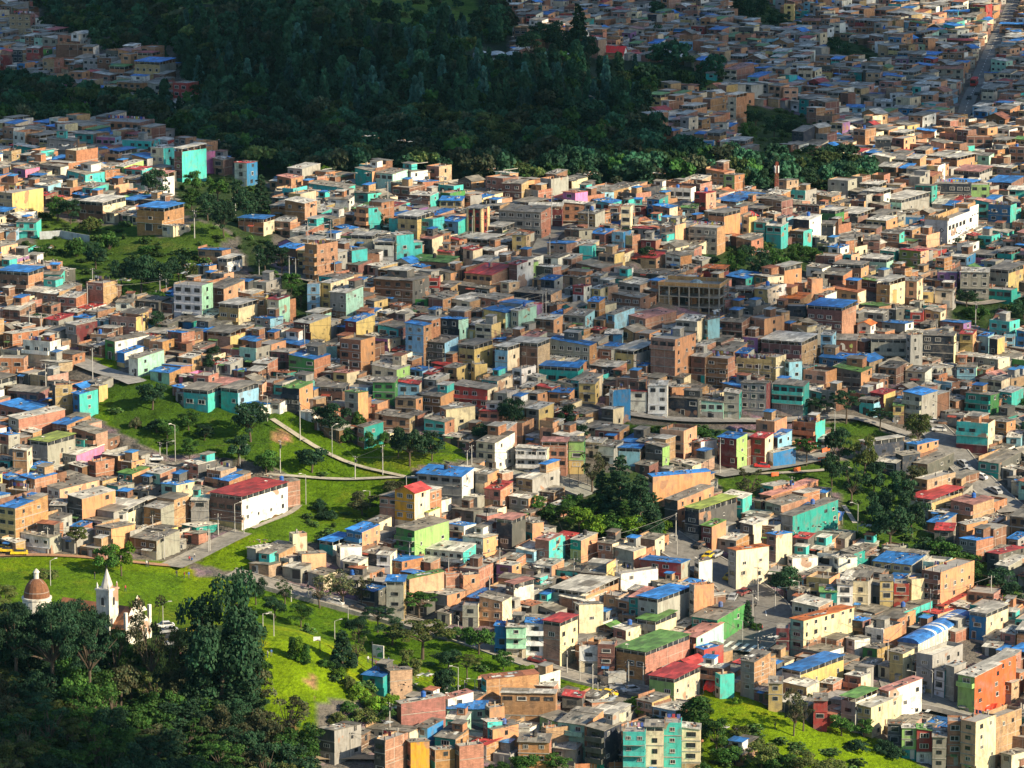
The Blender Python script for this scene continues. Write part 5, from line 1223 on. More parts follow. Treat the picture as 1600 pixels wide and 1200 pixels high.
T = """242 322 46 60 round dark|300 330 34 40 round mid|325 345 40 50 round dark|350 372 46 60 round dark|385 350 44 62 round dark|408 330 36 60 fir dark|300 300 34 36 round mid|340 315 40 44 round mid|372 318 30 40 round dark
415 430 44 60 round dark|440 430 36 46 round dark|470 480 30 36 round mid|455 460 36 36 round mid|425 445 30 34 bush mid|190 448 44 52 round dark|220 458 56 72 round dark|250 458 50 60 round dark|280 440 40 50 round dark|300 450 34 40 round olive
150 420 44 46 round dark|120 400 40 40 bush mid|90 345 44 40 round mid|110 350 40 40 round dark|140 365 40 36 bush olive|70 400 40 30 bush mid|170 390 44 40 bush mid|200 468 36 26 bush mid|250 470 40 24 bush mid|235 395 36 20 bush mid
1150 430 40 44 round mid|1185 436 50 50 round dark|1215 430 44 44 round mid|1245 418 44 40 round mid|1270 410 36 30 round mid|1165 400 30 26 bush dark|1110 415 30 24 bush dark
238 640 56 52 round dark|262 685 44 34 round mid|245 676 40 30 bush dark|295 672 40 34 round mid|320 688 30 26 round dark|392 690 66 64 round dark|372 724 46 50 round dark|297 718 34 38 round mid|415 742 46 48 round mid|487 738 60 48 round dark|212 670 24 26 bush brown
525 682 56 58 round dark|500 672 36 40 round dark|545 690 30 30 bush mid|575 698 34 34 bush mid|560 672 30 40 bush mid|640 728 60 74 round dark|675 720 46 50 round dark|622 716 34 50 round dark|598 690 22 26 bush mid|567 805 56 42 round brown|615 768 40 26 bush brown|500 800 30 22 bush dark|510 812 40 22 bush dark
800 680 50 60 round dark|755 700 40 40 round dark|120 866 40 48 umbrella olive|165 900 50 56 round mid|190 900 48 62 round bright|70 905 40 24 bush olive|925 770 56 66 sparse brown|905 700 34 40 round dark|885 668 36 40 round dark
1260 728 50 48 umbrella mid|1170 785 50 54 sparse brown|1322 662 62 56 umbrella dark|1280 652 46 34 umbrella dark|1375 672 46 38 umbrella dark|1436 698 52 54 round olive|1310 735 50 70 round dark|1350 745 46 70 round olive|1330 790 50 70 sparse dark|1300 760 40 60 round dark|1365 775 46 60 round dark
1390 860 80 90 round dark|1425 840 60 80 round dark|1410 790 50 60 round dark|1375 820 50 66 round dark|1450 880 60 50 round dark|1475 892 60 50 round mid|1510 905 60 46 round mid|1540 925 50 44 round mid|1430 760 40 34 round brown|1225 935 56 62 round dark|1562 935 56 50 round dark|1580 948 40 40 round dark
500 950 50 50 sparse pale|535 948 60 58 sparse pale|565 950 40 50 sparse brown|445 944 38 38 sparse mid|655 965 68 44 umbrella mid|660 1030 112 64 umbrella olive|748 1022 56 54 round mid|712 1000 40 30 bush mid|787 1048 40 36 round mid|642 1072 44 64 round olive|694 1096 44 66 round dark|700 1094 34 34 bush dark|535 1045 50 66 fir dark|558 1040 36 50 sparse olive
458 1030 18 38 column mid|468 1034 16 42 column bright|478 1038 18 34 column mid|510 1042 30 20 bush mid|528 1058 30 24 bush bright|545 1075 34 28 bush olive|560 1092 40 32 bush bright|585 1110 44 38 bush bright|600 1125 40 32 bush mid|570 1128 46 32 bush olive|530 1130 40 24 bush olive|610 1105 30 32 bush bright|545 1112 36 24 bush mid
460 1140 26 24 round mid|480 1180 46 30 bush mid|455 1165 40 40 bush dark|440 1195 40 40 bush mid|825 1048 30 16 bush bright|785 1018 30 20 bush mid|420 735 26 26 bush mid|480 868 20 12 bush mid|372 806 20 14 bush dark|500 792 24 18 bush dark
1000 1112 54 36 bush bright|1038 1132 40 28 bush olive|1088 1160 52 78 column mid|1075 1150 44 50 round mid|1118 1180 50 62 round mid|1135 1200 60 44 round mid|1155 1150 34 26 bush olive|1140 1180 40 34 bush olive|1152 1100 18 18 bush bright|1168 980 22 46 fir dark|1362 1040 26 22 bush mid|1182 985 22 18 bush mid
1190 1206 60 50 round olive|1215 1210 60 46 round mid|1250 1215 60 44 round olive|1285 1220 60 40 round olive|1180 1170 40 26 bush olive|1315 1150 44 40 round mid|1350 1152 40 34 round mid|1380 1175 36 30 bush dark|1340 1172 50 22 bush dark|1240 1150 46 76 sparse brown|1255 1142 46 60 sparse brown|1300 1200 40 22 bush olive|1400 1184 36 26 bush dark
870 1206 50 34 round mid|820 1208 56 38 round mid|780 1208 40 26 bush mid|1100 1210 40 26 bush mid|1560 640 30 30 bush mid|1600 650 30 34 round mid|330 580 30 30 round dark|335 565 26 26 round dark|245 520 26 36 round dark|95 432 20 20 bush dark|20 500 30 22 bush dark|60 505 36 22 bush dark
970 372 40 24 bush dark|1010 410 30 26 round dark|780 660 24 24 bush dark|690 380 30 34 round dark|600 365 24 34 round dark|550 350 24 22 round dark|840 800 36 30 round mid|855 810 40 34 bush mid|880 812 40 36 round mid|905 830 46 40 round bright|930 842 50 44 round bright|955 838 50 42 round mid|985 840 56 44 round bright|1015 838 44 40 round mid|1035 832 34 32 bush bright|895 800 40 34 round mid|930 812 40 44 round mid
975 690 40 30 bush mid|1000 684 44 30 bush mid|1030 684 44 28 bush mid|1060 684 44 28 bush mid|1090 684 40 24 bush mid|1110 682 34 20 bush dark|960 680 30 24 bush dark|1600 500 50 40 round dark|1510 480 40 34 round dark|1525 500 40 34 bush mid|1590 520 34 30 bush dark
1525 385 30 20 bush dark|1500 392 26 22 round dark|1545 382 40 22 bush dark|1320 300 60 50 round dark|1290 296 46 44 round dark|1255 300 50 46 round dark|1225 290 46 50 sparse dark|1345 308 40 30 round dark|1200 300 40 40 round dark|1270 260 40 36 umbrella dark|1300 262 46 44 round dark
1180 200 36 34 round dark|1210 215 40 40 round dark|1240 218 40 36 round dark|1170 225 34 36 round mid|1320 100 36 34 round dark|1350 112 36 30 round dark|1305 85 30 30 round dark|1375 112 24 20 bush dark|1155 30 40 40 fir dark|1180 40 44 50 round dark|1215 48 40 36 round dark|1240 54 30 26 round dark
904 92 46 88 fir dark|850 85 66 60 round dark|880 92 50 50 round dark|918 98 40 44 round dark|830 100 50 50 round dark|1026 70 24 34 round dark|1055 92 18 34 fir dark|1055 112 18 26 fir dark|1025 35 30 34 round dark|945 6 26 20 round dark|758 50 22 56 fir dark|437 200 36 32 round blue|508 285 26 30 round bright|1245 125 22 14 bush bright
120 135 26 32 round dark|150 108 20 16 bush dark|210 160 22 20 round dark|240 85 10 9 bush mid|30 205 60 60 round dark|75 208 60 50 round dark|110 205 50 46 round mid|50 160 44 30 round dark|12 170 40 40 round dark|155 165 30 24 bush dark|15 90 10 8 bush dark"""
for ln in T.splitlines():
    for it in ln.split("|"):
        t = it.split()
        if len(t) >= 6:
            a4 = list(map(float, t[:4])); tree_at(*a4, t[4], t[5], 1)
# tall dark firs in the middle of the town, giant conifer and the trees round the church
for px, pb, w_, h_, k_ in ((968, 815, 74, 112, 'fir'), (1000, 838, 70, 104, 'fir'), (940, 800, 44, 70, 'fir'), (1020, 834, 40, 70, 'fir'), (975, 840, 46, 62, 'fir'), (955, 842, 36, 50, 'fir')):
    tree_at(px, pb, w_, h_, k_, 'dark' if pb < 839 else 'mid', 2)
tree_at(345, 1128, 150, 262, 'round', 'dark', 2, "giant dark conifer towering at the right side of the church wood")
tree_at(318, 1120, 90, 200, 'fir', 'dark', 2); tree_at(375, 1125, 90, 190, 'column', 'dark', 2)
for a_ in ((85, 1110, 150, 175, 'umbrella', 'dark'), (25, 1090, 130, 165, 'umbrella', 'dark'), (140, 1120, 120, 170, 'umbrella', 'dark'), (185, 1090, 60, 110, 'sparse', 'mid'), (235, 1105, 80, 180, 'sparse', 'brown'), (262, 1100, 60, 130, 'sparse', 'olive'),
           (215, 1080, 60, 70, 'round', 'mid'), (205, 1100, 70, 70, 'round', 'mid'), (5, 955, 50, 46, 'round', 'olive'), (10, 1060, 80, 90, 'round', 'dark'), (22, 1030, 70, 84, 'round', 'dark'), (62, 1036, 74, 84, 'round', 'dark'), (105, 1042, 80, 98, 'round', 'dark'), (145, 1040, 70, 92, 'round', 'dark'), (168, 1050, 50, 80, 'round', 'dark'), (205, 1040, 40, 46, 'round', 'mid'), (285, 1060, 60, 90, 'round', 'dark'), (400, 1100, 60, 90, 'round', 'mid'), (40, 1000, 60, 60, 'round', 'dark'), (10, 1068, 80, 142, 'round', 'dark'), (48, 1072, 76, 142, 'round', 'dark'), (86, 1066, 76, 136, 'round', 'dark'), (122, 1068, 76, 140, 'round', 'dark'), (152, 1066, 56, 118, 'round', 'dark'), (182, 1062, 46, 76, 'round', 'mid'), (430, 965, 44, 40, 'round', 'dark'), (470, 980, 44, 40, 'round', 'mid'), (590, 988, 60, 44, 'umbrella', 'dark'), (612, 1008, 60, 46, 'round', 'dark'), (700, 1048, 50, 42, 'round', 'dark'), (730, 1062, 50, 44, 'umbrella', 'olive'), (820, 1068, 36, 28, 'round', 'mid'), (560, 1005, 44, 44, 'round', 'dark'), (400, 945, 40, 50, 'round', 'dark'), (120, 1010, 60, 60, 'round', 'mid')):
    tree_at(*a_, 2)
# near wood at the lower left, tree by tree
rr = random.Random(5); cand = []
for row in range(9):
    y0 = 1065 + row * 24
    for k in range(12):
        x0 = -20 + k * 42 + (row % 2) * 20 + rr.uniform(-9, 9); y1 = y0 + rr.uniform(-7, 7)
        if x0 > 400 + max(0, (y1 - 1100)) * .55 + (20 if y1 > 1150 else 0): continue
        if 190 < x0 < 300 and y1 < 1075: continue
        tree_at(x0, y1, rr.uniform(58, 92), rr.uniform(56, 88) * (1 if y1 > 1100 else .8), rr.choice(['round', 'round', 'round', 'umbrella', 'sparse']), rr.choice(['dark', 'dark', 'dark', 'mid', 'mid', 'brown', 'olive']), 1, None, "trees of the shaded wood below the church")
# the distant wood on the mountainside: nobody could count it
def forest_mass():
    rs = np.random.RandomState(3); rr = random.Random(9)
    lib = []
    for kind, tint, lf in (('round', 'dark', .13), ('round', 'mid', .13), ('fir', 'dark', .10), ('column', 'dark', .11), ('round', 'brown', .12), ('fir', 'blue', .10), ('umbrella', 'olive', .11)):
        tc = tuple(v * (1.0 if tint in ('dark', 'blue') else .6) for v in TINT[tint])
        V, C_, bl = make_crown(kind, 5 + len(lib), {'round': 1500, 'fir': 5000, 'column': 4200, 'umbrella': 3000}[kind], lf, tc); lib.append((V, C_, kind))
        print("forest proto", kind, len(V))
    Vs, Cs = [], []; cnt = 0
    polys = [(FOREST, 7.2)] + [(w_, 6.0) for w_ in WOODS]
    ybins = np.arange(1170, 2700, 6.4)
    for y in ybins:
        st = 6.6 if y < 1700 else 8
        x = -y * .14
        while x < y * .135:
            x += st * rr.uniform(.75, 1.3); xx, yy = x, y + rr.uniform(-3, 3)
            z = gz(xx, yy); px, py, _ = proj((xx, yy, z))
            if px < -30 or px > 1630 or py < -25 or py > 306: continue
            if not (inpoly([px], [py], FOREST)[0] and not inpoly([px], [py], ISLAND)[0]): continue
            if inpoly([px], [py], MEADOW)[0] and rr.random() < .8: continue
            if inpoly([px], [py], [(150, 80), (300, 60), (420, 0), (300, -30), (60, 0), (60, 60)])[0] and rr.random() < .35: continue
            if near_road(xx, yy, 2): continue
            if OCC[int(xx - OX0), int(min(yy, 2690) - OY0)] if 0 <= int(xx - OX0) < 1000 and 0 <= int(yy - OY0) < 2000 else False: continue
            if (915 < px < 1005 and 70 < py < 128) or (730 < px < 905 and 70 < py < 114): continue
            if inpoly([px], [py], MEADOW2)[0] or (inpoly([px], [py], MEADOW3)[0] and rr.random() < .7): continue
            if 850 < px < 1000 and 120 < py < 180 and rr.random() < .5: continue
            conif = 250 < px < 1000 and 60 < py < 200 and rr.random() < .55
            k = rr.choice([2, 3, 5]) if conif else rr.choice([0, 0, 0, 1, 4, 6])
            V, C_, kd = lib[k]
            h = rr.uniform(6.5, 15) if kd in ('fir', 'column') else rr.uniform(4, 10.5); w = {'round': .95, 'fir': .75, 'column': .9, 'umbrella': .9}[kd] * h * rr.uniform(.8, 1.1)
            a_ = rr.uniform(0, 6.28); c, q = math.cos(a_), math.sin(a_)
            X = V[..., 0] * c * w - V[..., 1] * q * w + xx; Y = V[..., 0] * q * w + V[..., 1] * c * w + yy; Z = V[..., 2] * h + z - .4
            Vs.append(np.stack([X, Y, Z], -1)); Cs.append(C_ * rr.choice([.6, .9, 1, 1.2, 1.9]) * rr.uniform(.8, 1.2) * np.array([.85, 1, 1.15])); cnt += 1
    me = quads_to_mesh("distant_wood", np.concatenate(Vs), np.concatenate(Cs))
    o = bpy.data.objects.new("distant_wood", me); COL.objects.link(o); tag(o, "dense dark wood covering the shaded mountainside", "wood", kind="stuff")
    print("forest trees", cnt, len(me.polygons))
forest_mass()
# undergrowth filling the small woods and the wood floor
def undergrowth():
    rs = random.Random(21); V, C_, bl = make_crown('bush', 2, 500, .2, (0.05, 0.085, 0.02)); Vs, Cs = [], []
    areas = [(w_, 5.0, 1.0) for w_ in WOODS] + [([(-40, 1010), (180, 1000), (420, 1080), (460, 1210), (-40, 1210)], 4.5, .6), ([(500, 1040), (560, 1060), (625, 1105), (560, 1140), (500, 1140), (545, 1110), (540, 1085)], 3, 1.5), ([(1100, 1150), (1180, 1140), (1330, 1180), (1400, 1210), (1100, 1210)], 3.5, 1.3), (PARKS[4], 5, 1), ([(1300, 720), (1370, 740), (1440, 830), (1560, 910), (1540, 935), (1340, 850)], 4, .8), ([(480, 860), (530, 850), (520, 800), (480, 790)], 4, 1), ([(480, 730), (640, 700), (700, 735), (600, 800), (520, 810)], 6, 1.2), ([(150, 640), (260, 610), (400, 660), (400, 715), (200, 690)], 6, 1.1), ([(400, 800), (540, 780), (600, 810), (520, 860), (420, 860)], 8, 1.2), ([(0, 890), (290, 890), (560, 970), (560, 1040), (430, 1000), (0, 960)], 8, 1.2), ([(600, 980), (900, 1070), (760, 1080), (640, 1040)], 7, 1.1), (FOREST[10:16] + [(1060, 200)], 7, .7)]
    for poly, st, br in areas:
        P = [at(*p) for p in poly]; x0, x1 = min(p.x for p in P), max(p.x for p in P); y0, y1 = min(p.y for p in P), max(p.y for p in P)
        y = y0
        while y < y1:
            x = x0
            while x < x1:
                xx, yy = x + rs.uniform(-1, 1) * st, y + rs.uniform(-1, 1) * st; x += st
                z = gz(xx, yy); px, py, _ = proj((xx, yy, z))
                if not inpoly([px], [py], poly)[0] or rs.random() < (.3 if br != 1.2 and br != 1.1 else .8) or near_road(xx, yy, 1.2): continue
                h = rs.uniform(.5, 2.4); w = rs.uniform(1.2, 4.5); X = V[..., 0] * w + xx; Y = V[..., 1] * w + yy; Z = V[..., 2] * h + z - .2
                Vs.append(np.stack([X, Y, Z], -1)); Cs.append(C_ * rs.uniform(.6, 1.5) * br)
            y += st
    me = quads_to_mesh("undergrowth", np.concatenate(Vs), np.concatenate(Cs))
    o = bpy.data.objects.new("undergrowth", me); COL.objects.link(o); tag(o, "low scrub and weeds under the trees and on the banks", "undergrowth", kind="stuff")
    print("undergrowth", len(me.polygons))
undergrowth()
TINTW = {'dark': 'dark green', 'mid': 'green', 'bright': 'bright green', 'olive': 'olive green', 'brown': 'brownish', 'pale': 'pale dry', 'blue': 'blue-grey'}
TNB = [t for t in HNB]
for px, py, r, kind, tint, h, lab, grp in TREES:
    a_, b_ = KW[kind]
    size = "tall" if h > 11 else ("small" if h < 4 else "")
    d1 = " ".join(w for w in (size, a_ if a_ != "tall slim" or size != "tall" else "slim", TINTW[tint], b_) if w)
    d2 = " ".join(w for w in (TINTW[tint], a_, b_, "with uneven crown") if w)
    grp2 = grp or ("bushes on the slopes" if kind == 'bush' else "trees scattered through the town and park")
    tag(r, lab or pick_label([d1, d2, "leafy " + d1], px, py, None, TNB + [(px - 30, py, "")] if False else TNB), "bush" if kind == 'bush' else "tree", grp2)
# ------------------------------------------------------------------ landmark buildings
def frame_root(name, px, py, th, label, cat):
    P = at(px, py); return empty(name, P, -th, label, cat), P, FPX / P.y
C3 = lambda *a: tuple(a)
CREAMW = (0.70, 0.66, 0.56); TILE = (0.30, 0.12, 0.05)
# church: tower with spire, nave, gabled front, tiled dome
def church():
    r, P, sc = frame_root("church", 197, 1012, R(30), "white church with pointed bell tower and brown tiled dome among trees", "church")
    th = R(30)
    def B(name, parent=r): return MB()
    H = (1012 - 971) / sc
    # nave runs to the left of the front
    w = 19.5; d = 9.0
    m = MB(); corner_prism(m, -w, 0, 0, d, -8, (H - 1.2,) * 4, [iPAINT] * 4, [CREAMW] * 4)
    m.face([(0, 0, H - 1.21), (0, d, H - 1.21), (0, d / 2, H + 2.6)], iPAINT, CREAMW)
    m.face([(.02, 1.0, H + 1.2), (.02, d - 1.0, H + 1.2), (.02, d / 2, H + 5.2)], iPAINT, CREAMW)
    m.box(-.3, .25, -.3, .5, -8, H + 2.2, iPAINT, CREAMW); m.box(-.3, .25, d - .5, d + .3, -8, H + 2.2, iPAINT, CREAMW)
    m.build("nave_wall", r)
    m = MB()
    for y0, y1, z0, z1 in ((-.6, d / 2, H - 1.5, H + 2.4), (d / 2, d + .6, H + 2.4, H - 1.5)):
        sheet(m, [(-w - .3, y0, z0), (-.1, y0, z0), (-.1, y1, z1), (-w - .3, y1, z1)], .15, iROOF, TILE)
    m.build("nave_roof", r)
    for k in range(4):
        o = bpy.data.objects.new("window", WIN[2]); COL.objects.link(o); o.parent = r; o.location = (-3 - k * 4.2, 0, H * .45); o.scale = (1.0, 1, 2.0)
    for k, (yy, zz, s_) in enumerate(((d / 2, H * .62, 1.5), (1.6, H * .4, 1.0), (d - 1.6, H * .4, 1.0))):
        o = bpy.data.objects.new("window", WIN[3]); COL.objects.link(o); o.parent = r; o.location = (.03, yy, zz); o.rotation_euler = (0, 0, math.pi / 2); o.scale = (s_ * .7, 1, s_ * 1.4)
    # tower stands at the left of the gabled front
    tw = 3.4; tx = -3.6; Ht = (1012 - 918) / sc
    m = MB(); m.box(tx - tw, tx, -.9, -.9 + tw, -8, Ht, iPAINT, CREAMW)
    m.box(tx - tw - .2, tx + .2, -1.1, -.7 + tw, Ht - .5, Ht - .1, iPAINT, shade(CREAMW, 1.05), bottom=True); m.box(tx - tw - .12, tx + .12, -1.02, -.78 + tw, H + .6, H + .95, iPAINT, shade(CREAMW, .9), bottom=True)
    t = m.build("bell_tower", r)
    cx, cy = tx - tw / 2, -.9 + tw / 2
    m = MB(); m.lathe([(1.35, Ht), (1.2, Ht + .7), (.1, Ht + 4.0), (0, Ht + 4.1)], iPAINT, (0.52, 0.50, 0.46), 8, (cx, cy, 0)); m.tube((cx, cy, Ht + 4), (cx, cy, Ht + 5), .05, .05, iDARK); m.box(cx - .3, cx + .3, cy - .04, cy + .04, Ht + 4.55, Ht + 4.65, iDARK); m.build("spire", t)
    for ax in (-1, 1):
        for ay in (-1, 1):
            m = MB(); m.lathe([(.22, Ht - .1), (.25, Ht + .5), (.05, Ht + 1.2), (0, Ht + 1.25)], iPAINT, CREAMW, 6, (cx + ax * 1.5, cy + ay * 1.5, 0)); m.build("pinnacle", t)
    for (x_, y_, rz) in ((cx, -.93, 0), (tx + .03, cy, math.pi / 2)):
        m = MB(); m.M = Matrix.Translation((x_, y_, Ht - 2.9)) @ Matrix.Rotation(rz, 4, 'Z')
        pts = [(-.38, 0, -.8), (.38, 0, -.8), (.38, 0, .6)] + [(.38 * math.cos(a_ * math.pi / 8), 0, .6 + .38 * math.sin(a_ * math.pi / 8)) for a_ in range(1, 8)] + [(-.38, 0, .6)]
        m.face(pts, iDARK); m.box(-.55, .55, -.14, 0, -.95, -.8, iPAINT, CREAMW, bottom=True); m.build("belfry_window", t)
    # dome with lantern over the crossing
    dx, dy_ = -w + .8, d / 2 + 2; Pd = at(55, 1000); 
    M_inv = (Matrix.Translation(P) @ Matrix.Rotation(-th, 4, 'Z')).inverted()
    zt = CAMZ + P.y * (ray(55, 942).z / ray(55, 942).y); wx = P.y * ray(55, 942).x / ray(55, 942).y
    L = M_inv @ Vector((wx, P.y + 3, zt + .3)); rd = 21 / sc
    m = MB(); m.lathe([(rd * 1.1, -14), (rd * 1.1, -.2), (rd * 1.16, 0), (rd * 1.16, .35), (rd, .4)], iPAINT, CREAMW, 20, L); dr = m.build("drum", r)
    m = MB(); m.lathe([(rd * math.cos(a_ * math.pi / 18) ** .9, .4 + rd * 1.42 * math.sin(a_ * math.pi / 18)) for a_ in range(0, 9)] + [(.5, .4 + rd * 1.42)], iBRICK, (0.20, 0.085, 0.04), 20, L); dm = m.build("dome", r)
    m = MB(); zz = .35 + rd * 1.4; m.lathe([(.55, zz), (.55, zz + 1.3), (.75, zz + 1.4), (.7, zz + 1.6), (.3, zz + 2.1), (0, zz + 2.3)], iPAINT, CREAMW, 8, L); m.build("lantern", dm)
    # low roofs of the parish house at the foot of the dome
    m = MB(); m.box(L.x - 5, L.x + 5, L.y - 9, L.y - 5, L.z - 16, L.z - 5.2, iPAINT, (0.62, 0.6, 0.55)); m.build("side_wall", r)
    m = MB(); sheet(m, [(L.x - 5.5, L.y - 9.5, L.z - 5.6), (L.x + 5.5, L.y - 9.5, L.z - 5.6), (L.x + 5.5, L.y - 4.8, L.z - 3.6), (L.x - 5.5, L.y - 4.8, L.z - 3.6)], .15, iROOF, (0.45, 0.15, 0.09)); m.build("side_roof", r)
church()
# unfinished concrete frame
def concrete_frame():
    th = R(16); r, P, sc = frame_root("unfinished_building", 1124, 497, th, "unfinished open concrete frame building with brown parapet and dark bays", "building")
    w = (1124 - 1028) / sc / math.cos(th); d = 11; H = 50 / sc; fl = H / 3.1
    m = MB(); CC = (0.26, 0.24, 0.2)
    for k in range(4): z = H - fl * k - .3; m.box(-w, 0, 0, d, z - .22, z, iCONC, CC, bottom=True)
    m.build("floor_slab", r)
    for i in range(7):
        for j in range(3):
            m = MB(); x = -w + .15 + (w - .3) * i / 6; y = .18 + (d - .36) * j / 2; m.box(x - .17, x + .17, y - .17, y + .17, -5, H - .5, iCONC, CC); m.build("column", r)
    m = MB()
    m.box(-w, 0, -.02, .15, H - .3, H + .75, iBRICK, (0.42, 0.25, 0.1)); m.box(-.15, .02, .15, d, H - .3, H + .75, iBRICK, (0.42, 0.25, 0.1)); m.box(-w, 0, d - .15, d, H - .3, H + .75, iBRICK, (0.42, 0.25, 0.1)); m.build("parapet", r)
    m = MB(); m.box(-w, -.2, d * .55, d * .58, -5, H - .4, iBRICK, (0.13, 0.08, 0.05)); m.box(-w + .3, -w * .78, .3, .4, 0, fl * 2, iBRICK, (0.3, 0.2, 0.1)); m.box(-w * .78, -w * .3, .25, .35, -4, fl * .85, iBRICK, (0.38, 0.25, 0.12)); m.box(-w * .3, -.3, .25, .35, -4, fl * .5, iBRICK, (0.36, 0.23, 0.11)); m.build("infill_wall", r)
    m = MB(); m.lathe([(1.9, 0), (1.7, .5), (1.0, .95), (0, 1.15)], iROOF, (0.2, 0.3, 0.36), 10, (-w * .42, 3, H + .2)); m.build("dome_cover", r)
    m = MB(); m.box(-1.6, -.9, -.05, 0, fl * .35, fl * .8, iPAINT, (0.8, 0.8, 0.76)); m.build("notice", r)
concrete_frame()
# long white building with diamond openings
def long_white():
    th = R(26); r, P, sc = frame_root("long_building", 1480, 386, th, "long white two-storey building with rows of small diamond openings", "building")
    w = 35 / sc / math.cos(th); d = 63 / sc / math.sin(th); H = 42 / sc
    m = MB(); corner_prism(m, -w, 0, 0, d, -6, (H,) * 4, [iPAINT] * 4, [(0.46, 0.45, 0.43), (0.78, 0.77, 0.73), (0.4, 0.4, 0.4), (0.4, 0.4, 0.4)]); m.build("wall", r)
    m = MB()
    for k in range(16):
        x = -w + k * w / 15.0; m.box(x, x + w / 15 * .8, -.02, .1, H, H + .8 + .3 * (k % 3), iBRICK, (0.5, 0.3, 0.13))
    for k in range(36):
        y = .1 + k * (d * .72) / 36; m.box(-w * .55, -w * .5, y, y + d * .018, H, H + 1.4, iBRICK, (0.5, 0.3, 0.13))
    m.build("timber_screen", r)
    m = MB(); m.box(-.25, .02, d * .72, d, H, H + 1.6, iPAINT, (0.78, 0.77, 0.73)); m.box(-.25, .02, 0, d * .72, H, H + .35, iPAINT, (0.78, 0.77, 0.73)); m.build("parapet", r)
    for k in range(6):
        o = bpy.data.objects.new("window", WIN[4]); COL.objects.link(o); o.parent = r; o.location = (.01, d * (.07 + .115 * k + (.1 if k == 5 else 0)), H * .70); o.rotation_euler = (0, 0, math.pi / 2); o.scale = (1.9, 1, 1.35)
    def diamond(parent, x, y, z, a_, side):
        m = MB()
        if side: m.face([(x, y, z - a_), (x, y + a_ * 1.6, z), (x, y, z + a_), (x, y - a_ * 1.6, z)], iDARK)
        else:
            m.face([(x, y, z - a_), (x + a_, y, z), (x, y, z + a_), (x - a_, y, z)], iDARK)
            m.face([(x, y - .02, z - a_ * .6), (x + a_ * .6, y - .02, z), (x, y - .02, z + a_ * .6), (x - a_ * .6, y - .02, z)], iPAINT, (0.6, 0.6, 0.56))
        m.build("diamond_opening", parent)
    for k in range(8): diamond(r, .03, d * (.06 + .125 * k), H * .2, .42, 1)
    for k in range(12): diamond(r, .03, d * (.05 + .08 * k), H * (.42 if k % 2 else .45), .26, 1)
    for k in range(3): diamond(r, .03, d * .8 + k * 2.4, H * .85, .4, 1)
    diamond(r, -w * .68, -.02, H * .62, .75, 0); diamond(r, -w * .25, -.02, H * .62, .75, 0)
long_white()
# striped tower house
def striped():
    th = R(24); r, P, sc = frame_root("tower_house", 752, 376, th, "four-storey dark red tower house with cream vertical stripes", "house")
    w = 23 / sc / math.cos(th); d = 16 / sc / math.sin(th) * .8; H = 48 / sc
    m = MB(); corner_prism(m, -w, 0, 0, d, -5, (H,) * 4, [iPAINT] * 4, [(0.26, 0.02, 0.015), (0.26, 0.02, 0.015), (0.3, 0.2, 0.1), (0.3, 0.2, 0.1)]); m.build("wall", r)
    m = MB()
    for x0, x1 in ((-w, -w * .88), (-w * .56, -w * .44), (-w * .08, 0)): m.box(x0, x1, -.12, 0, -5, H + .5, iPAINT, (0.68, 0.52, 0.26), bottom=True)
    for y0, y1 in ((0, d * .28), (d * .7, d)): m.box(0, .1, y0, y1, -5, H + .5, iPAINT, (0.68, 0.52, 0.26))
    m.build("stripe_panel", r)
    m = MB(); sheet(m, [(-w - .2, -.3, H + .6), (.3, -.3, H + .6), (.3, d, H + .9), (-w - .2, d, H + .9)], .12, iROOF, (0.28, 0.27, 0.24)); m.build("roof", r)
    for k in range(4):
        for x in (-w * .72, -w * .26):
            o = bpy.data.objects.new("window", WIN[4]); COL.objects.link(o); o.parent = r; o.location = (x, 0, H - 1.3 - k * H / 4.1); o.scale = (w * .2, 1, 1.1)
        o = bpy.data.objects.new("window", WIN[4]); COL.objects.link(o); o.parent = r; o.location = (.0, d * .5, H - 1.3 - k * H / 4.1); o.rotation_euler = (0, 0, math.pi / 2); o.scale = (1.0, 1, 1.1)
striped()
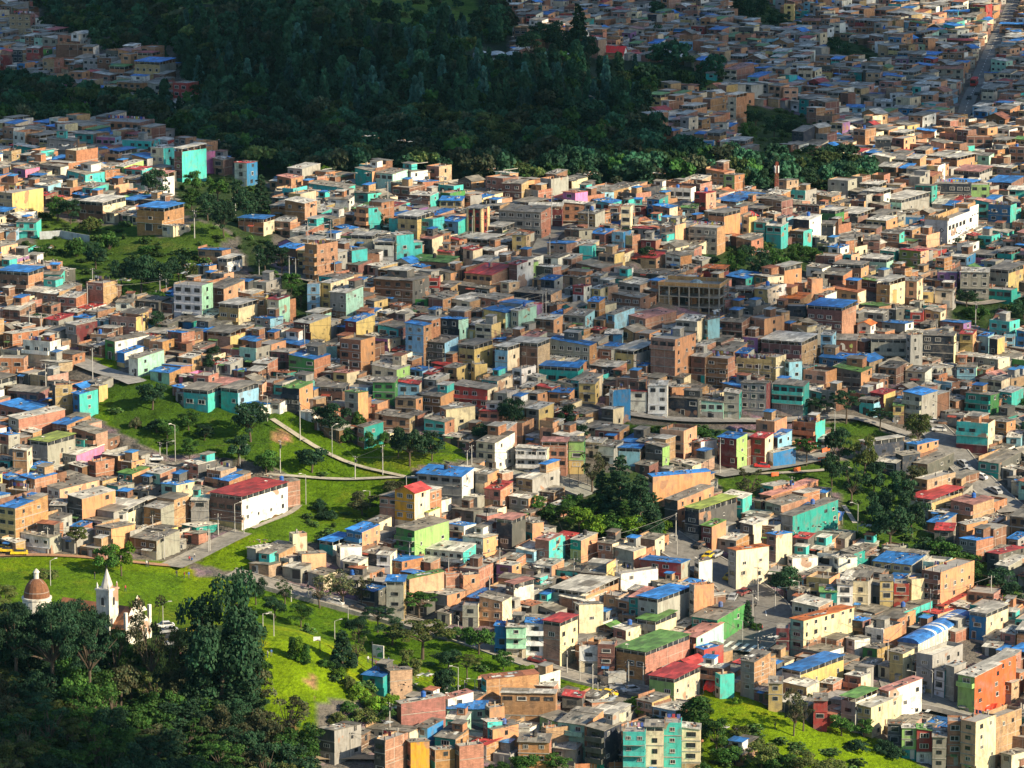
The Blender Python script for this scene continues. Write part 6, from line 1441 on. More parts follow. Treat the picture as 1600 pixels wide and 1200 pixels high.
# hall with the blue barrel roof
def vault_hall():
    th = R(29); r, P, sc = frame_root("market_hall", 1434, 1040, th, "long cream hall with white-striped blue barrel roof and lattice side", "hall")
    w = 25 / sc / math.cos(th) + .8; d = 112 / sc / math.sin(th) * .95; H = 36 / sc
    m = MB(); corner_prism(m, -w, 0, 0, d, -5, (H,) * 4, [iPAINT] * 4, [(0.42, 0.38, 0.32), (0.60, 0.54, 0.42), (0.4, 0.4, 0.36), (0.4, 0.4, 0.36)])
    for k in range(3): m.box(-w - .1, .1, -.3, 0, H * .3 * (k + .9) - .4, H * .3 * (k + .9), iCONC, (0.4, 0.38, 0.33), bottom=True)
    m.build("wall", r)
    m = MB()
    for k in range(20):
        y = d * (k + .5) / 20; m.box(.02, .12, y - .12, y + .12, H * .45, H - .2, iPAINT, (0.75, 0.72, 0.64))
    for k in range(7): z = H * .5 + k * H * .07; m.box(.02, .08, .2, d - .2, z, z + .09, iPAINT, (0.72, 0.7, 0.62), bottom=True)
    m.build("lattice", r)
    m = MB(); seg = 10; rw = w / 2 + .3; rise = 1.15; nd = 30
    for k in range(nd):
        y0 = -.3 + (d + .5) * k / nd; y1 = -.3 + (d + .5) * (k + 1) / nd
        colr = (0.72, 0.74, 0.74) if k in (9, 13, 15, 21, 23, 25) else ((0.03, 0.17, 0.5) if k % 2 else (0.04, 0.2, 0.56))
        for j in range(seg):
            a0 = math.pi * j / seg; a1 = math.pi * (j + 1) / seg
            x0, z0 = -w / 2 - rw * math.cos(a0), H + rise * math.sin(a0); x1, z1 = -w / 2 - rw * math.cos(a1), H + rise * math.sin(a1)
            m.face([(x0, y0, z0), (x1, y0, z1), (x1, y1, z1), (x0, y1, z0)][::-1], iROOF, colr)
    m.face([(-w / 2 - rw * math.cos(math.pi * j / seg), -.28, H + rise * math.sin(math.pi * j / seg)) for j in range(seg + 1)][::-1], iROOF, (0.03, 0.17, 0.5))
    m.build("barrel_roof", r)
    for k in range(2):
        o = bpy.data.objects.new("window", WIN[4]); COL.objects.link(o); o.parent = r; o.location = (-w / 2, -.02, H * .3 * (k + .45) + .6); o.scale = (w * .6, 1, 1.5)
vault_hall()
# mural wall
def mural():
    r, P, sc = frame_root("mural_house", 1338, 556, R(8), "brown house wall painted with pale figures and a yellow-green bulb", "house")
    w = 33 / sc; H = 25 / sc
    m = MB(); corner_prism(m, -w, 0, 0, 7, -5, (H,) * 4, [iPAINT, iBRICK, iBRICK, iBRICK], [(0.15, 0.055, 0.035)] * 4); m.build("wall", r)
    m = MB(); sheet(m, [(-w - .2, -.2, H + .1), (.2, -.2, H + .1), (.2, 7.1, H + .6), (-w - .2, 7.1, H + .6)], .1, iROOF, (0.28, 0.27, 0.24)); m.build("roof", r)
    m = MB(); rr_ = random.Random(4)
    def blob(cx, cz, rx, rz, c, e):
        m.face([(cx + rx * (1 + .25 * rr_.uniform(-1, 1)) * math.cos(t * .5236), -e, cz + rz * (1 + .25 * rr_.uniform(-1, 1)) * math.sin(t * .5236)) for t in range(12)], iPAINT, c)
    for (u, v_, rx, rz, c) in ((.38, .55, .5, .9, (0.6, 0.58, 0.5)), (.3, .75, .35, .3, (0.6, 0.58, 0.5)), (.5, .35, .6, .35, (0.5, 0.4, 0.3)), (.75, .62, .5, .55, (0.4, 0.46, 0.12)), (.75, .35, .2, .35, (0.45, 0.4, 0.2)), (.18, .4, .25, .5, (0.4, 0.1, 0.06))):
        blob(-w + u * w, v_ * H, rx, rz, c, .03 + u * .03)
    m.build("mural", r)
mural()
# red-roofed barn near the forest crest
def barn():
    th = R(18); r, P, sc = frame_root("barn", 973, 94, th, "white barn with bright red roof at the dark forest crest", "barn")
    w = 39 / sc / math.cos(th); d = 7.5; H = 7 / sc; rg = 3.4
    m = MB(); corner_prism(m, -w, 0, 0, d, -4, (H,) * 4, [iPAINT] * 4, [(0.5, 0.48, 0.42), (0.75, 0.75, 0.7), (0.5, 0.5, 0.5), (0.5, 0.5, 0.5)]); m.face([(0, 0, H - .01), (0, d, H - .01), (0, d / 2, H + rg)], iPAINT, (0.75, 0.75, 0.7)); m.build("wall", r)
    m = MB(); RC = (0.75, 0.035, 0.04)
    sheet(m, [(-w - .3, -.6, H - .3), (.3, -.6, H - .3), (.3, d / 2, H + rg + .1), (-w - .3, d / 2, H + rg + .1)], .12, iPAINT, RC); sheet(m, [(-w - .3, d / 2, H + rg + .1), (.3, d / 2, H + rg + .1), (.3, d + .6, H - .3), (-w - .3, d + .6, H - .3)], .12, iPAINT, RC); m.build("roof", r)
    m = MB(); m.box(0, .05, d * .3, d * .65, 0, H * .9, iDARK); m.build("door", r)
    for k in range(4):
        o = bpy.data.objects.new("window", WIN[2]); COL.objects.link(o); o.parent = r; o.location = (-w * (.2 + .2 * k), 0, H * .5); o.scale = (1, 1, .8)
barn()
def greenhouse(px, py, wpx, dpx, label):
    P = at(px, py); sc = FPX / P.y; r = empty("greenhouse", P, 0, label, "greenhouse"); w = wpx / sc; m = MB()
    for k in range(max(1, int(w / 6))):
        x0 = k * 6.0; m.M = Matrix.Translation((x0, 0, 0))
        for j in range(8):
            a0, a1 = math.pi * j / 8, math.pi * (j + 1) / 8
            m.face([(3 - 3 * math.cos(a0), 0, 1.2 + 1.3 * math.sin(a0)), (3 - 3 * math.cos(a1), 0, 1.2 + 1.3 * math.sin(a1)), (3 - 3 * math.cos(a1), dpx, 1.2 + 1.3 * math.sin(a1)), (3 - 3 * math.cos(a0), dpx, 1.2 + 1.3 * math.sin(a0))][::-1], iPAINT, (0.5, 0.56, 0.56))
        m.box(0, 6, 0, dpx, -1.5, 1.2, iPAINT, (0.45, 0.5, 0.5))
    m.build("cover", r)
greenhouse(738, 96, 90, 14, "pale greenhouse roofs beyond the forest, left of the dark round trees"); greenhouse(868, 96, 30, 12, "small pale greenhouse just left of the tall dark fir")

# ------------------------------------------------------------------ radio mast
def mast():
    P = at(1213, 318); sc = FPX / P.y; r = empty("radio_mast", P, R(20), "red and white lattice radio mast at the dark tree line", "mast"); H = 66 / sc
    for k in range(5):
        m = MB(); z0, z1 = H * k / 5, H * (k + 1) / 5; colr = (0.6, 0.6, 0.56) if k < 2 else (0.30, 0.07, 0.04)
        hw = lambda z: .6 - .32 * z / H
        cs = [(-1, -1), (1, -1), (1, 1), (-1, 1)]
        for i, (sx, sy) in enumerate(cs):
            tx, ty = cs[(i + 1) % 4]
            m.tube((sx * hw(z0), sy * hw(z0), z0), (sx * hw(z1), sy * hw(z1), z1), .07, .07, iPAINT, colr, n=4)
            for q in range(2):
                za, zb = z0 + (z1 - z0) * q / 2, z0 + (z1 - z0) * (q + 1) / 2
                m.tube((sx * hw(za), sy * hw(za), za), (tx * hw(zb), ty * hw(zb), zb), .04, .04, iPAINT, colr, n=3)
                m.tube((tx * hw(za), ty * hw(za), za), (sx * hw(zb), sy * hw(zb), zb), .04, .04, iPAINT, colr, n=3)
                m.tube((sx * hw(zb), sy * hw(zb), zb), (tx * hw(zb), ty * hw(zb), zb), .04, .04, iPAINT, colr, n=3)
        m.build("mast_section", r)
    for k in range(5):
        m = MB(); a_ = k * 1.26; m.box(math.cos(a_) * .7 - .1, math.cos(a_) * .7 + .1, math.sin(a_) * .7 - .1, math.sin(a_) * .7 + .1, H * .74, H * .74 + 2.2, iPAINT, (0.6, 0.6, 0.58), bottom=True); m.build("antenna", r)
    for z in (H * .3,):
        m = MB(); m.box(-1.6, 1.6, -1.6, 1.6, z, z + .12, iSTEEL, bottom=True); m.build("platform", r)
    m = MB(); m.tube((0, 0, H), (0, 0, H + 2.5), .04, .02, iDARK); m.build("rod", r)
mast()

# ------------------------------------------------------------------ poles, lamps
def lamp_proto():
    r = empty("street_lamp", (0, 0, 0)); m = MB(); m.tube((0, 0, -1), (0, 0, 8), .11, .07, iSTEEL, n=6); m.build("pole", r)
    m = MB(); m.tube((0, 0, 7.9), (1.4, 0, 8.4), .05, .04, iSTEEL, n=4); a_ = m.build("arm", r)
    m = MB(); m.box(1.2, 2.0, -.14, .14, 8.35, 8.5, iFRAME, bottom=True); m.build("lamp_head", r); return r
def pole_proto():
    r = empty("utility_pole", (0, 0, 0)); m = MB(); m.tube((0, 0, -1), (0, 0, 8), .15, .09, iSTEEL, n=6); m.build("pole", r)
    m = MB(); m.box(-.9, .9, -.06, .06, 7.5, 7.62, iDARK, bottom=True); m.build("crossarm", r)
    for x in (-.75, 0, .75): m = MB(); m.lathe([(.06, 7.62), (.08, 7.75), (0, 7.85)], iFRAME, (0.6, 0.6, 0.6), 6, (x, 0, 0)); m.build("insulator", r)
    m = MB(); m.lathe([(0, 6.0), (.25, 6.0), (.28, 6.1), (.28, 6.8), (.2, 6.9), (0, 6.9)], iDARK, (0.2, 0.2, 0.2), 8, (.38, 0, 0)); m.build("transformer", r); return r
LP, UP = lamp_proto(), pole_proto(); used = set()
POLES = """L 274 722 62|L 261 717 28|U 250 717 28|L 375 728 34|U 438 738 54|L 418 658 42|U 469 688 64|L 519 715 52|U 598 742 50|U 555 750 40|L 478 788 50|L 578 795 30|L 635 765 22|U 75 865 44|L 85 862 34|U 328 864 40|L 367 832 48|U 341 836 36|U 381 836 34|L 326 866 42
U 257 873 40|L 248 868 40|L 79 915 42|L 411 992 36|L 428 994 38|L 255 990 52|L 544 975 30|L 523 998 30|U 482 940 34|U 455 940 30|L 617 960 36|L 716 1092 54|U 726 1092 32|L 742 1094 36|U 716 990 30|U 886 1052 38|L 906 1066 52|U 926 1082 48|U 934 1092 28|L 860 1052 16|U 982 1074 44|U 1005 1072 38
U 737 742 50|U 730 745 44|U 822 560 34|U 1125 740 60|L 1304 688 52|U 1244 192 0|L 1248 945 40|U 1184 940 60|L 1160 1010 44|U 1218 1028 50|U 1262 1036 40|L 1290 1028 36|U 1425 1066 40|L 1430 1090 44|L 1521 1108 34|U 452 436 38|U 462 442 40|U 405 434 40|U 523 442 40|U 304 372 46|U 368 336 30|U 250 464 38|U 260 470 36
U 606 322 40|U 545 340 32|U 862 356 56|U 694 296 10|U 994 182 34|L 928 180 30|L 1137 150 28|L 1055 155 20|U 1311 130 28|U 1325 108 20|U 1310 95 24|U 145 600 60|U 1020 1104 30|U 148 1165 20|L 436 1148 34|U 548 1184 44|U 1056 846 48|L 1058 870 36|U 1100 560 30|U 1480 900 20|L 1510 688 44|U 1440 660 40|L 1483 650 44|L 1340 838 54|U 65 520 30|U 46 515 40
U 1340 600 30|U 1185 600 34|U 1052 600 30|U 1002 560 20|U 940 1182 40|U 1195 470 20|U 800 560 34|U 670 590 30|U 545 600 40|U 870 880 30|U 640 880 36|U 1300 880 30|U 1600 700 30"""
_r = random.Random(77); _add = []
while len(_add) < 46:
    _x, _y = _r.uniform(10, 1590), _r.uniform(320, 1160)
    if not green_mask([_x], [_y])[0]: _add.append("U %d %d %d" % (_x, _y, _r.uniform(40, 56)))
POLES += "\n" + "|".join(_add)
k = 0
for ln in POLES.splitlines():
    for it in ln.split("|"):
        t = it.split()
        if len(t) < 4 or float(t[3]) < 6: continue
        px, py, hp = map(float, t[1:4]); P = at(px, py); sc = FPX / P.y; h = hp / sc
        src = LP if t[0] == 'L' else UP
        o = src if src.name not in used else copy_tree(src)
        used.add(src.name)
        o.location = P; o.rotation_euler.z = (px * .7) % 6.28 if t[0] == 'U' else (0 if int(px) % 2 else math.pi) + (px % 5) * .2; s_ = h / 8.2; o.scale = (1, 1, s_)
        hh = "tall" if h > 7 else "short"
        desc = (hh + " grey street lamp on slim pole") if t[0] == 'L' else (hh + " concrete utility pole with crossarm")
        tag(o, pick_label([desc, "thin " + desc], px, py - hp / 2, None, HNB), "street lamp" if t[0] == 'L' else "utility pole", "street lamps by the paths" if t[0] == 'L' else "utility poles between the houses")
        if t[0] == 'U': ROOTSP = globals().setdefault('WPTS', []); ROOTSP.append((P.x, P.y, P.z + h * .93))
# a few overhead wires strung between neighbouring poles
wi = 0
W_ = globals().get('WPTS', [])
for i, p in enumerate(W_):
    best = sorted((q for q in W_[i + 1:]), key=lambda q: (q[0] - p[0]) ** 2 + (q[1] - p[1]) ** 2)[:2]
    for q in best:
        dd = math.dist(p, q)
        if dd < 60:
            m = MB(); pts = [Vector(p).lerp(Vector(q), t_ / 8) - Vector((0, 0, math.sin(math.pi * t_ / 8) * dd * .03)) for t_ in range(9)]
            for a_, b_ in zip(pts, pts[1:]): m.tube(a_, b_, .035, .035, iDARK, n=3, cap=False)
            o = m.build("overhead_wire"); px, py, _ = proj(pts[4]); tag(o, pick_label(["thin dark overhead wire between two poles", "sagging dark overhead wire between two poles"], px, py, None, HNB), "wire", "overhead wires")

# ------------------------------------------------------------------ vehicles
def car_proto(kind, colr):
    r = empty("parked_car" if kind == 'car' else ("taxi" if kind == 'taxi' else kind), (0, 0, 0))
    if kind in ('car', 'taxi'):
        L, w, h = 4.1, 1.7, 1.42
        m = MB(); prof = [(-2.05, .35), (-2.05, .75), (-1.95, .85), (-1.2, .92), (-.55, h), (.95, h), (1.65, .95), (2.0, .88), (2.05, .35)]
        def ring(y, f): return [(x, y, z if z < .95 else .95 + (z - .95) * 1) for x, z in prof]
        ys = [(-w / 2, 1), (w / 2, 1)]
        low = [(x, z) for x, z in prof]
        def inset(x, z, y): return (x, y * (1 if z <= .96 else .82), z)
        A = [inset(x, z, -w / 2) for x, z in low]; B = [inset(x, z, w / 2) for x, z in low]
        for i in range(len(A) - 1): m.face([A[i + 1], A[i], B[i], B[i + 1]], iPAINT, colr)
        base = [p for p in A if p[2] <= .96]; m.face([A[0], A[-1], A[-2], A[-3], A[3], A[2], A[1]], iPAINT, colr); m.face([B[1], B[2], B[3], B[-3], B[-2], B[-1], B[0]], iPAINT, colr)
        m.face([A[3], A[-3], A[5], A[4]], iGLASS); m.face([B[4], B[5], B[-3], B[3]], iGLASS)
        m.face([A[0], B[0], B[-1], A[-1]], iDARK); m.build("body", r)
        m = MB(); m.face([(-1.14, -.7, .99), (-.6, -.62, h - .03), (-.6, .62, h - .03), (-1.14, .7, .99)][::-1], iGLASS); m.build("windscreen", r)
        m = MB(); m.face([(1.6, -.7, 1.01), (1.02, -.62, h - .02), (1.02, .62, h - .02), (1.6, .7, 1.01)], iGLASS); m.build("rear_window", r)
        wheels = [(-1.3, -.8), (-1.3, .8), (1.3, -.8), (1.3, .8)]; wr = .32
    elif kind == 'bus':
        m = MB(); m.box(-4.5, 4.5, -1.2, 1.2, .4, 2.9, iPAINT, colr, bottom=True); m.box(-4.3, 4.3, -1.05, 1.05, 2.9, 3.05, iPAINT, shade(colr, 1.1)); m.build("body", r)
        for sy in (-1.21, 1.21):
            for k in range(6):
                m = MB(); f = [(-3.9 + k * 1.35, sy, 1.6), (-2.75 + k * 1.35, sy, 1.6), (-2.75 + k * 1.35, sy, 2.5), (-3.9 + k * 1.35, sy, 2.5)]; m.face(f if sy < 0 else f[::-1], iGLASS); m.build("side_window", r)
        m = MB(); m.face([(-4.51, 1.05, 1.3), (-4.51, -1.05, 1.3), (-4.51, -1.05, 2.6), (-4.51, 1.05, 2.6)], iGLASS); m.build("windscreen", r)
        wheels = [(-2.9, -1.05), (-2.9, 1.05), (2.7, -1.05), (2.7, 1.05)]; wr = .48
    else:
        m = MB(); m.box(-1.2, 3.2, -1.1, 1.1, .8, 3.0, iPAINT, (0.35, 0.35, 0.33), bottom=True); m.build("cargo_box", r)
        m = MB(); m.box(-3.0, -1.3, -1.0, 1.0, .5, 2.3, iPAINT, colr, bottom=True); m.build("cab", r)
        m = MB(); m.face([(-3.01, .9, 1.4), (-3.01, -.9, 1.4), (-3.01, -.9, 2.15), (-3.01, .9, 2.15)], iGLASS); m.build("windscreen", r)
        wheels = [(-2.2, -.95), (-2.2, .95), (2.0, -.95), (2.0, .95)]; wr = .42
    for x, y in wheels:
        m = MB(); m.tube((x, y - .1, wr), (x, y + .1, wr), wr, wr, iRUB, n=10); m.build("wheel", r)
    return r
VEH = """taxi yellow 4 862 5|taxi yellow 12 864 3|taxi yellow 30 868 8|taxi yellow 955 1062 20|taxi yellow 932 1089 8|taxi yellow 950 1088 160|taxi yellow 1140 905 60|taxi yellow 1108 872 55|car black 918 1090 10|car maroon 838 1036 -15|car white 523 945 -14|car white 242 721 8|car red 1190 732 5|car red 1600 860 0
car silver 1515 740 -60|car silver 1505 728 -60|car white 1530 748 -30|car silver 1554 770 -50|car silver 1475 722 -55|car white 1466 675 10|car silver 1145 938 75|car maroon 1162 930 50|car black 1172 950 60|car white 1165 880 60|car silver 1120 870 55|car black 1095 856 50|car white 1455 662 0|car black 1470 664 0|car silver 965 1078 10|car white 985 1082 20|car black 1510 1080 10|car silver 1440 1082 80|car white 1430 1090 70
truck black 955 1072 20|bus red 1522 134 78|car black 1514 156 80|car black 1526 150 80|car silver 1522 176 80|car black 1520 183 80|car white 1510 205 5|car white 1522 206 5|car silver 1500 204 5|car black 265 1002 10|car silver 272 1008 10|car black 280 1014 8|car maroon 284 1024 6|car white 258 982 15|car silver 264 990 12|taxi yellow 306 988 5|car red 1540 935 0|car black 560 955 -14|car white 862 742 0|car silver 830 738 5"""
CC = {'yellow': (0.75, 0.5, 0.01), 'black': (0.02, 0.02, 0.025), 'maroon': (0.2, 0.02, 0.02), 'white': (0.72, 0.72, 0.7), 'red': (0.5, 0.02, 0.02), 'silver': (0.36, 0.37, 0.38)}
PV = {}
for ln in VEH.splitlines():
    for it in ln.split("|"):
        kd, cc, px, py, a_ = it.split(); px, py, a_ = float(px), float(py), float(a_)
        if (kd, cc) in PV: o = copy_tree(PV[(kd, cc)])
        else: o = PV[(kd, cc)] = car_proto(kd, CC[cc])
        P = at(px, py); o.location = (P.x, P.y, gz(P.x, P.y) + .16)
        ra = R(a_); ax = Vector((math.cos(ra), math.sin(ra))); d0 = gz(P.x - ax.x * 1.5, P.y - ax.y * 1.5); d1 = gz(P.x + ax.x * 1.5, P.y + ax.y * 1.5)
        o.rotation_euler = (0, -math.atan2(d1 - d0, 3.0), ra)
        cat = {'car': 'car', 'taxi': 'taxi', 'bus': 'bus', 'truck': 'truck'}[kd]
        tag(o, pick_label([cc + " " + cat + " standing in the open", cc + " " + cat + " parked by the kerb", "small " + cc + " " + cat + " seen from afar"], px, py, None, HNB), cat, "vehicles in the streets")

# ------------------------------------------------------------------ people: one skinned body, posed standing
def person_mesh(name, shirt, trousers, pose=0):
    J = {'pelvis': (0, 0, .95), 'chest': (0, 0, 1.3), 'neck': (0, 0, 1.48), 'head': (0, -.02, 1.62), 'crown': (0, -.01, 1.72)}
    sw = .16 if pose == 0 else .02
    for s_, sg in (('l', 1), ('r', -1)):
        J['hip' + s_] = (.1 * sg, 0, .9); J['knee' + s_] = (.11 * sg, -.1 * sg * sw * 4, .5); J['foot' + s_] = (.11 * sg, -sw * sg * 1.2, .06); J['toe' + s_] = (.11 * sg, -sw * sg * 1.2 - .14, .04)
        J['sho' + s_] = (.19 * sg, 0, 1.42); J['elb' + s_] = (.25 * sg, .05, 1.14); J['hand' + s_] = (.26 * sg, -.06, .9)
    E = [('pelvis', 'chest'), ('chest', 'neck'), ('neck', 'head'), ('head', 'crown')]
    for s_ in 'lr': E += [('pelvis', 'hip' + s_), ('hip' + s_, 'knee' + s_), ('knee' + s_, 'foot' + s_), ('foot' + s_, 'toe' + s_), ('chest', 'sho' + s_), ('sho' + s_, 'elb' + s_), ('elb' + s_, 'hand' + s_)]
    names = list(J); me = bpy.data.meshes.new("sk"); me.from_pydata([J[n_] for n_ in names], [(names.index(a_), names.index(b_)) for a_, b_ in E], [])
    o = bpy.data.objects.new("sk", me); COL.objects.link(o); md = o.modifiers.new("s", 'SKIN'); ss = o.modifiers.new("ss", 'SUBSURF'); ss.levels = ss.render_levels = 1
    rad = {'pelvis': .15, 'chest': .17, 'neck': .06, 'head': .1, 'crown': .07, 'hip': .1, 'knee': .065, 'foot': .05, 'toe': .04, 'sho': .065, 'elb': .045, 'hand': .035}
    for i, n_ in enumerate(names):
        r_ = rad.get(n_, rad.get(n_[:-1], .06)); v = me.skin_vertices[0].data[i]; v.radius = (r_, r_ * .85); v.use_root = (n_ == 'pelvis')
    dgx = bpy.context.evaluated_depsgraph_get(); ev = bpy.data.meshes.new_from_object(o.evaluated_get(dgx)); bpy.data.objects.remove(o)
    ev.name = name; ev.materials.clear(); ev.materials.append(PAINT)
    ca = ev.color_attributes.new("Col", 'FLOAT_COLOR', 'POINT')
    for i, v in enumerate(ev.vertices):
        z = v.co.z; c = (0.05, 0.03, 0.02) if z > 1.68 or (z > 1.56 and v.co.y > .02) else ((0.35, 0.2, 0.13) if z > 1.5 or (abs(v.co.x) > .2 and z < 1.0 and z > .8) else (shirt if z > .95 else (trousers if z > .1 else (0.03, 0.03, 0.03))))
        ca.data[i].color = (*c, 1)
    return ev
PM = [person_mesh("person", (0.6, 0.6, 0.58), (0.04, 0.05, 0.1), 0), person_mesh("person", (0.04, 0.04, 0.05), (0.05, 0.05, 0.06), 1), person_mesh("person", (0.4, 0.04, 0.05), (0.03, 0.04, 0.08), 0), person_mesh("person", (0.05, 0.15, 0.4), (0.2, 0.18, 0.14), 1)]
for i, (px, py) in enumerate([(229, 886), (232, 886), (296, 880), (300, 882), (304, 874), (276, 902), (288, 904), (295, 904), (591, 1046), (593, 1047), (588, 1044), (607, 1038), (575, 1036), (973, 1063), (1191, 988), (424, 1026), (418, 1028), (1211, 1140), (1243, 1135), (1395, 665), (1402, 665), (148, 905), (196, 925)]):
    o = bpy.data.objects.new("person", PM[i % 4]); COL.objects.link(o); P = at(px, py); o.location = (P.x, P.y, gz(P.x, P.y) + (.14 if near_road(P.x, P.y, 0) else 0)); o.rotation_euler.z = i * 1.9
    cl = ["pale shirt and dark trousers", "black clothes", "red top and dark trousers", "blue top and tan trousers"][i % 4]
    tag(o, pick_label(["person in " + cl + " standing", "person in " + cl + " outdoors"], px, py, None, HNB), "person", "people outdoors")

# ------------------------------------------------------------------ small things
def billboard():
    P = at(582, 1052); sc = FPX / P.y; r = empty("billboard", P, R(-30), "white billboard painted with a green and orange landscape on a tall post", "billboard")
    z1 = 52 / sc; m = MB(); m.tube((0, 0, -1), (0, 0, z1), .14, .14, iDARK); m.build("post", r)
    zb, zt = 26 / sc, 48 / sc; m = MB(); m.box(-.1, 2.9, -.1, .1, zb, zt, iPAINT, (0.75, 0.72, 0.6), bottom=True); pn = m.build("panel", r)
    m = MB(); m.face([(1.2, -.12, zb + .4), (2.7, -.12, zb + .3), (2.6, -.12, zb + 1.6), (1.5, -.12, zb + 1.2)], iPAINT, (0.1, 0.35, 0.08)); m.face([(1.0, -.13, zt - 1.1), (2.4, -.13, zt - .9), (1.6, -.13, zt - .4)], iPAINT, (0.1, 0.4, 0.12)); m.face([(.2, -.12, zb + .2), (1.0, -.12, zb + .25), (.9, -.12, zb + .6), (.3, -.12, zb + .5)], iPAINT, (0.6, 0.3, 0.08)); m.build("picture", pn)
billboard()
def hoop():
    P = at(500, 1018); sc = FPX / P.y; r = empty("basketball_hoop", P, R(10), "basketball hoop with white backboard on a dark post by the lawn", "basketball hoop"); m = MB(); m.tube((0, 0, -1), (0, 0, 3.0), .09, .09, iDARK); m.build("post", r)
    m = MB(); m.box(-1.4, .1, -.1, -.04, 2.4, 3.3, iPAINT, (0.75, 0.75, 0.73), bottom=True); m.build("backboard", r)
    m = MB(); m.lathe([(.22, 2.55), (.25, 2.6)], iPAINT, (0.6, 0.15, 0.02), 10, (-.65, -.38, 0)); m.build("rim", r)
hoop()
def wall_line(name, pts, h, colr, label, cat, mat=iPAINT, posts=None, thick=.18, group=None, z0=0):
    r = empty(name, at(*pts[0]), 0, label, cat, group); M_ = Matrix.Translation(-r.location); m = MB(); m.M = M_; line = [at(*p) for p in pts]
    for a_, b_ in zip(line, line[1:]):
        t = (b_ - a_); n_ = Vector((-t.y, t.x, 0)).normalized() * thick / 2
        k = max(1, int(t.length / 4))
        for i in range(k):
            p, q = a_.lerp(b_, i / k), a_.lerp(b_, (i + 1) / k); p.z = gz(p.x, p.y); q.z = gz(q.x, q.y); up = Vector((0, 0, h)); dn = Vector((0, 0, -1.0 if not z0 else z0))
            m.face([p - n_ + dn, q - n_ + dn, q - n_ + up, p - n_ + up], mat, colr); m.face([q + n_ + dn, p + n_ + dn, p + n_ + up, q + n_ + up], mat, colr); m.face([p - n_ + up, q - n_ + up, q + n_ + up, p + n_ + up], mat, colr)
            if posts: 
                mm = MB(); mm.M = M_; mm.box(p.x - .12, p.x + .12, p.y - .12, p.y + .12, p.z - 1, p.z + h + .25, *posts); mm.build("post", r)
    m.build("panel", r)
wall_line("brick_fence", [(898, 1206), (960, 1203), (1020, 1202), (1075, 1203)], 1.7, (0.42, 0.17, 0.08), "long orange brick fence with posts at the bottom edge", "fence", iBRICK, (iCONC, (0.4, 0.36, 0.3)))
wall_line("garden_wall", [(62, 374), (95, 372), (140, 380)], 2.2, (0.42, 0.45, 0.46), "weathered white retaining wall above the shrubby left bank", "wall")
wall_line("garden_wall", [(278, 846), (300, 836), (322, 828)], 2.0, (0.5, 0.42, 0.34), "pale low yard wall left of the sloping concrete street", "wall")
wall_line("netting", [(4, 418), (14, 408), (30, 402), (56, 392)], 1.6, (0.05, 0.5, 0.42), "turquoise construction netting strung over the left grassy bank", "netting")
for i, (x0, y0, x1, y1) in enumerate(((1205, 745, 1216, 744), (1240, 738, 1250, 736), (1278, 722, 1290, 720), (1284, 708, 1296, 704), (1292, 694, 1304, 691))):
    wall_line("road_barrier", [(x0, y0), (x1, y1)], 1.1, (0.72, 0.14, 0.03), ["orange plastic road barrier below the striped shops, first from the left", "orange road barrier second from the left on the lawn edge", "orange road barrier third along the lawn edge street", "orange road barrier fourth along, by the turquoise house", "uppermost orange road barrier beside the turquoise house"][i], "barrier", iPAINT, None, .3, "orange barriers along the works", .1)
def awning(px, py, wpx, hpx, colr, label, th=0.3):
    P = at(px, py + hpx); sc = FPX / P.y; r = empty("awning", P, -th, label, "awning"); w = wpx / sc; h = hpx / sc; m = MB()
    n_ = 8
    for i in range(n_):
        x0, x1 = -w / 2 + w * i / n_, -w / 2 + w * (i + 1) / n_; s0 = .25 * math.sin(i * 1.7); s1 = .25 * math.sin((i + 1) * 1.7)
        sheet(m, [(x0, 0, h * .75 + s0), (x1, 0, h * .75 + s1), (x1, 2.6, h + .5 + s1 * .4), (x0, 2.6, h + .5 + s0 * .4)], .05, iPAINT, colr)
        m.face([(x0, 0, h * .75 + s0 - .9), (x1, 0, h * .75 + s1 - .9), (x1, 0, h * .75 + s1), (x0, 0, h * .75 + s0)], iPAINT, colr)
    m.build("sheet", r)
    for x in (-w / 2, 0, w / 2): mm = MB(); mm.tube((x, .05, -1), (x, .05, h * .8), .05, .05, iSTEEL, n=5); mm.build("post", r)
awning(1115, 1070, 34, 15, (0.75, 0.03, 0.02), "bright red tarpaulin awning beside the pale yellow-green house")
awning(1536, 1105, 40, 10, (0.7, 0.06, 0.02), "red flat awning above the charcoal wall at lower right")
awning(1302, 804, 30, 10, (0.05, 0.2, 0.6), "blue canopy at the right end of the big teal wall")
def stairs():
    P0, P1 = at(1538, 528), at(1562, 482); m = MB(); n_ = 22; r = empty("stairway", P0, 0, "long red-brown outdoor stairway climbing the bank at right", "stairway"); m.M = Matrix.Translation(-r.location); dx = (P1 - P0); s_ = Vector((dx.y, -dx.x, 0)).normalized() * 2.2
    for k in range(n_):
        a_, b_ = P0.lerp(P1, k / n_), P0.lerp(P1, (k + 1) / n_); z = max(gz(a_.x, a_.y), gz(b_.x, b_.y)) + .3
        q = [Vector((p.x, p.y, z)) for p in (a_, a_ + s_, b_ + s_, b_)]; sheet(m, q, .6, iCONC, (0.28, 0.12, 0.08) if k % 4 else (0.5, 0.4, 0.33))
    m.build("steps", r)
    mm = MB(); mm.M = m.M; mm.tube(P0 + Vector((0, 0, 1.1)), P1 + Vector((0, 0, 1.1)), .05, .05, iDARK); mm.build("handrail", r)
stairs()
# court fence in the middle
for i in range(9):
    px, py = 806 + i * 14, 775 - i * 2
    P = at(px, py); m = MB(); m.tube((0, 0, -1), (0, 0, 5), .06, .06, iDARK, n=5); o = m.build("fence_post", None, P); tag(o, "tall thin dark post of the small court fence", "fence post", "posts of the court fence")

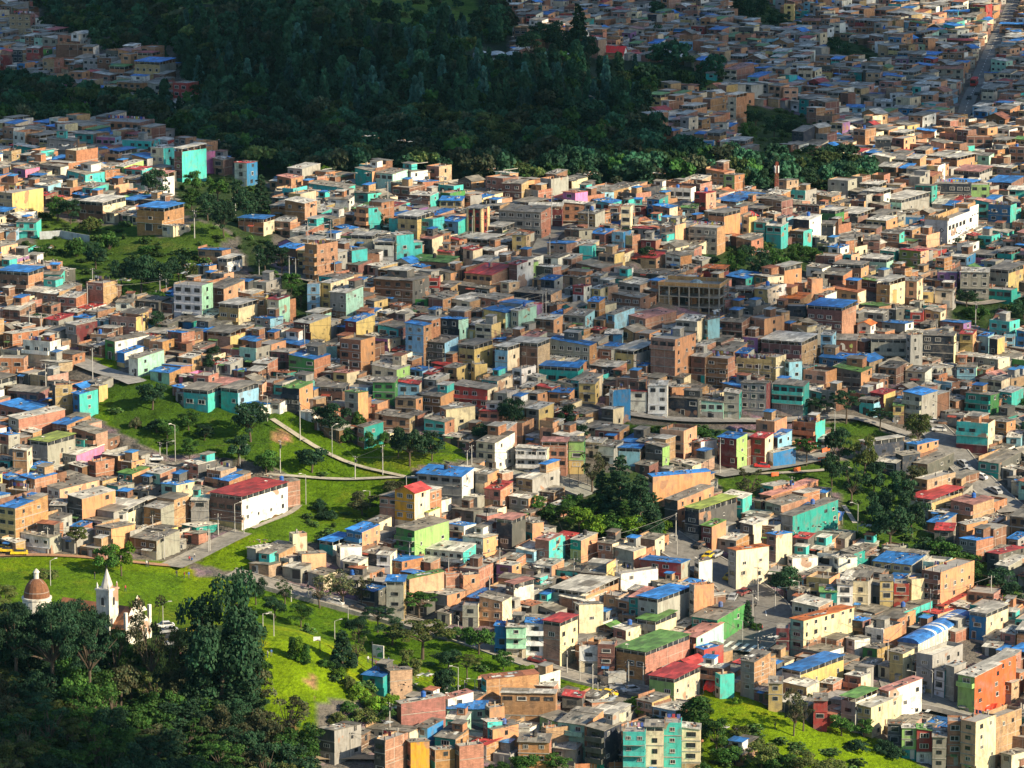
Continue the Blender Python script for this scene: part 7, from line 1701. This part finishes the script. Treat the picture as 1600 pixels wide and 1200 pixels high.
# ------------------------------------------------------------------ clouds out of view over the mountainside, others added to dim town and wood
def cloud(name, tx, ty, rx, ry, alt, dens, label, seed):
    m_, n, b = new_mat(name); n.nodes.remove(b); df = N(n, "ShaderNodeBsdfDiffuse"); df.inputs[0].default_value = (.85, .85, .85, 1); tr = N(n, "ShaderNodeBsdfTransparent"); ms = N(n, "ShaderNodeMixShader")
    wp = worldpos(n); n.links.new(ramp(n, noise(n, wp, .012, 4, .6), [(.36, g(dens[0])), (.62, g(dens[1]))]), ms.inputs[0]); n.links.new(tr.outputs[0], ms.inputs[1]); n.links.new(df.outputs[0], ms.inputs[2]); n.links.new(ms.outputs[0], n.nodes["Material Output"].inputs[0])
    off = TO_SUN * (alt / TO_SUN.z); cx, cy, cz = tx + off.x, ty + off.y, alt
    rs = random.Random(seed); V, F = [], []
    import bmesh
    bm = bmesh.new()
    for k in range(26):
        a_ = rs.uniform(0, 6.28); q = math.sqrt(rs.uniform(0, 1)); r_ = rs.uniform(.18, .34)
        mt = Matrix.Translation((cx + math.cos(a_) * q * rx, cy + math.sin(a_) * q * ry, cz + rs.uniform(-15, 15))) @ Matrix.Diagonal((rx * r_, ry * r_, min(45, rx * .3) * rs.uniform(.6, 1.2), 1))
        bmesh.ops.create_icosphere(bm, subdivisions=3, radius=1, matrix=mt)
    me = bpy.data.meshes.new(name); bm.to_mesh(me); bm.free(); me.materials.append(m_)
    for v in me.vertices:
        v.co.z += 14 * mnoise.noise(v.co * .012)
    o = bpy.data.objects.new(name, me); COL.objects.link(o); tag(o, label, "cloud", kind="structure")
cloud("cloud", -165, 1680, 215, 330, 620, (.5, .9), "thick grey cloud shading the mountainside", 1)
cloud("cloud", 240, 1900, 360, 420, 620, (.0, .07), "broken cloud shading the far town", 2)

cloud("cloud", 20, 1150, 260, 110, 700, (.0, .17), "thin ragged unseen cloud added to dim the middle of the town", 3)  # added above the view to take the mid town's brightness down
cloud("cloud", -108, 765, 46, 44, 560, (.75, .97), "small dense unseen cloud added to shade the wood below the church", 4)  # put in out of view to keep the near wood dark

# ------------------------------------------------------------------ haze over the whole valley
def haze():
    m = bpy.data.materials.new("haze"); m.use_nodes = True; n = m.node_tree; n.nodes.clear()
    out_ = N(n, "ShaderNodeOutputMaterial"); pv = N(n, "ShaderNodeVolumePrincipled"); pv.inputs["Color"].default_value = (0.30, 0.72, 0.85, 1); pv.inputs["Density"].default_value = 0.000009; pv.inputs["Anisotropy"].default_value = 0.0
    n.links.new(pv.outputs[0], out_.inputs["Volume"])
    me = bpy.data.meshes.new("haze"); x0, x1, y0, y1 = verts[:, 0].min() - 60, verts[:, 0].max() + 60, verts[:, 1].min() - 400, verts[:, 1].max() + 60
    z0, z1 = verts[:, 2].min() - 1, max(CAMZ + 8, verts[:, 2].max() + 25)
    me.from_pydata([(x, y, z) for x in (x0, x1) for y in (y0, y1) for z in (z0, z1)], [], [(0, 1, 3, 2), (4, 6, 7, 5), (0, 4, 5, 1), (2, 3, 7, 6), (0, 2, 6, 4), (1, 5, 7, 3)]); me.materials.append(m)
    o = bpy.data.objects.new("haze", me); COL.objects.link(o); o["kind"] = "stuff"; print("haze z", z0, z1)
haze()
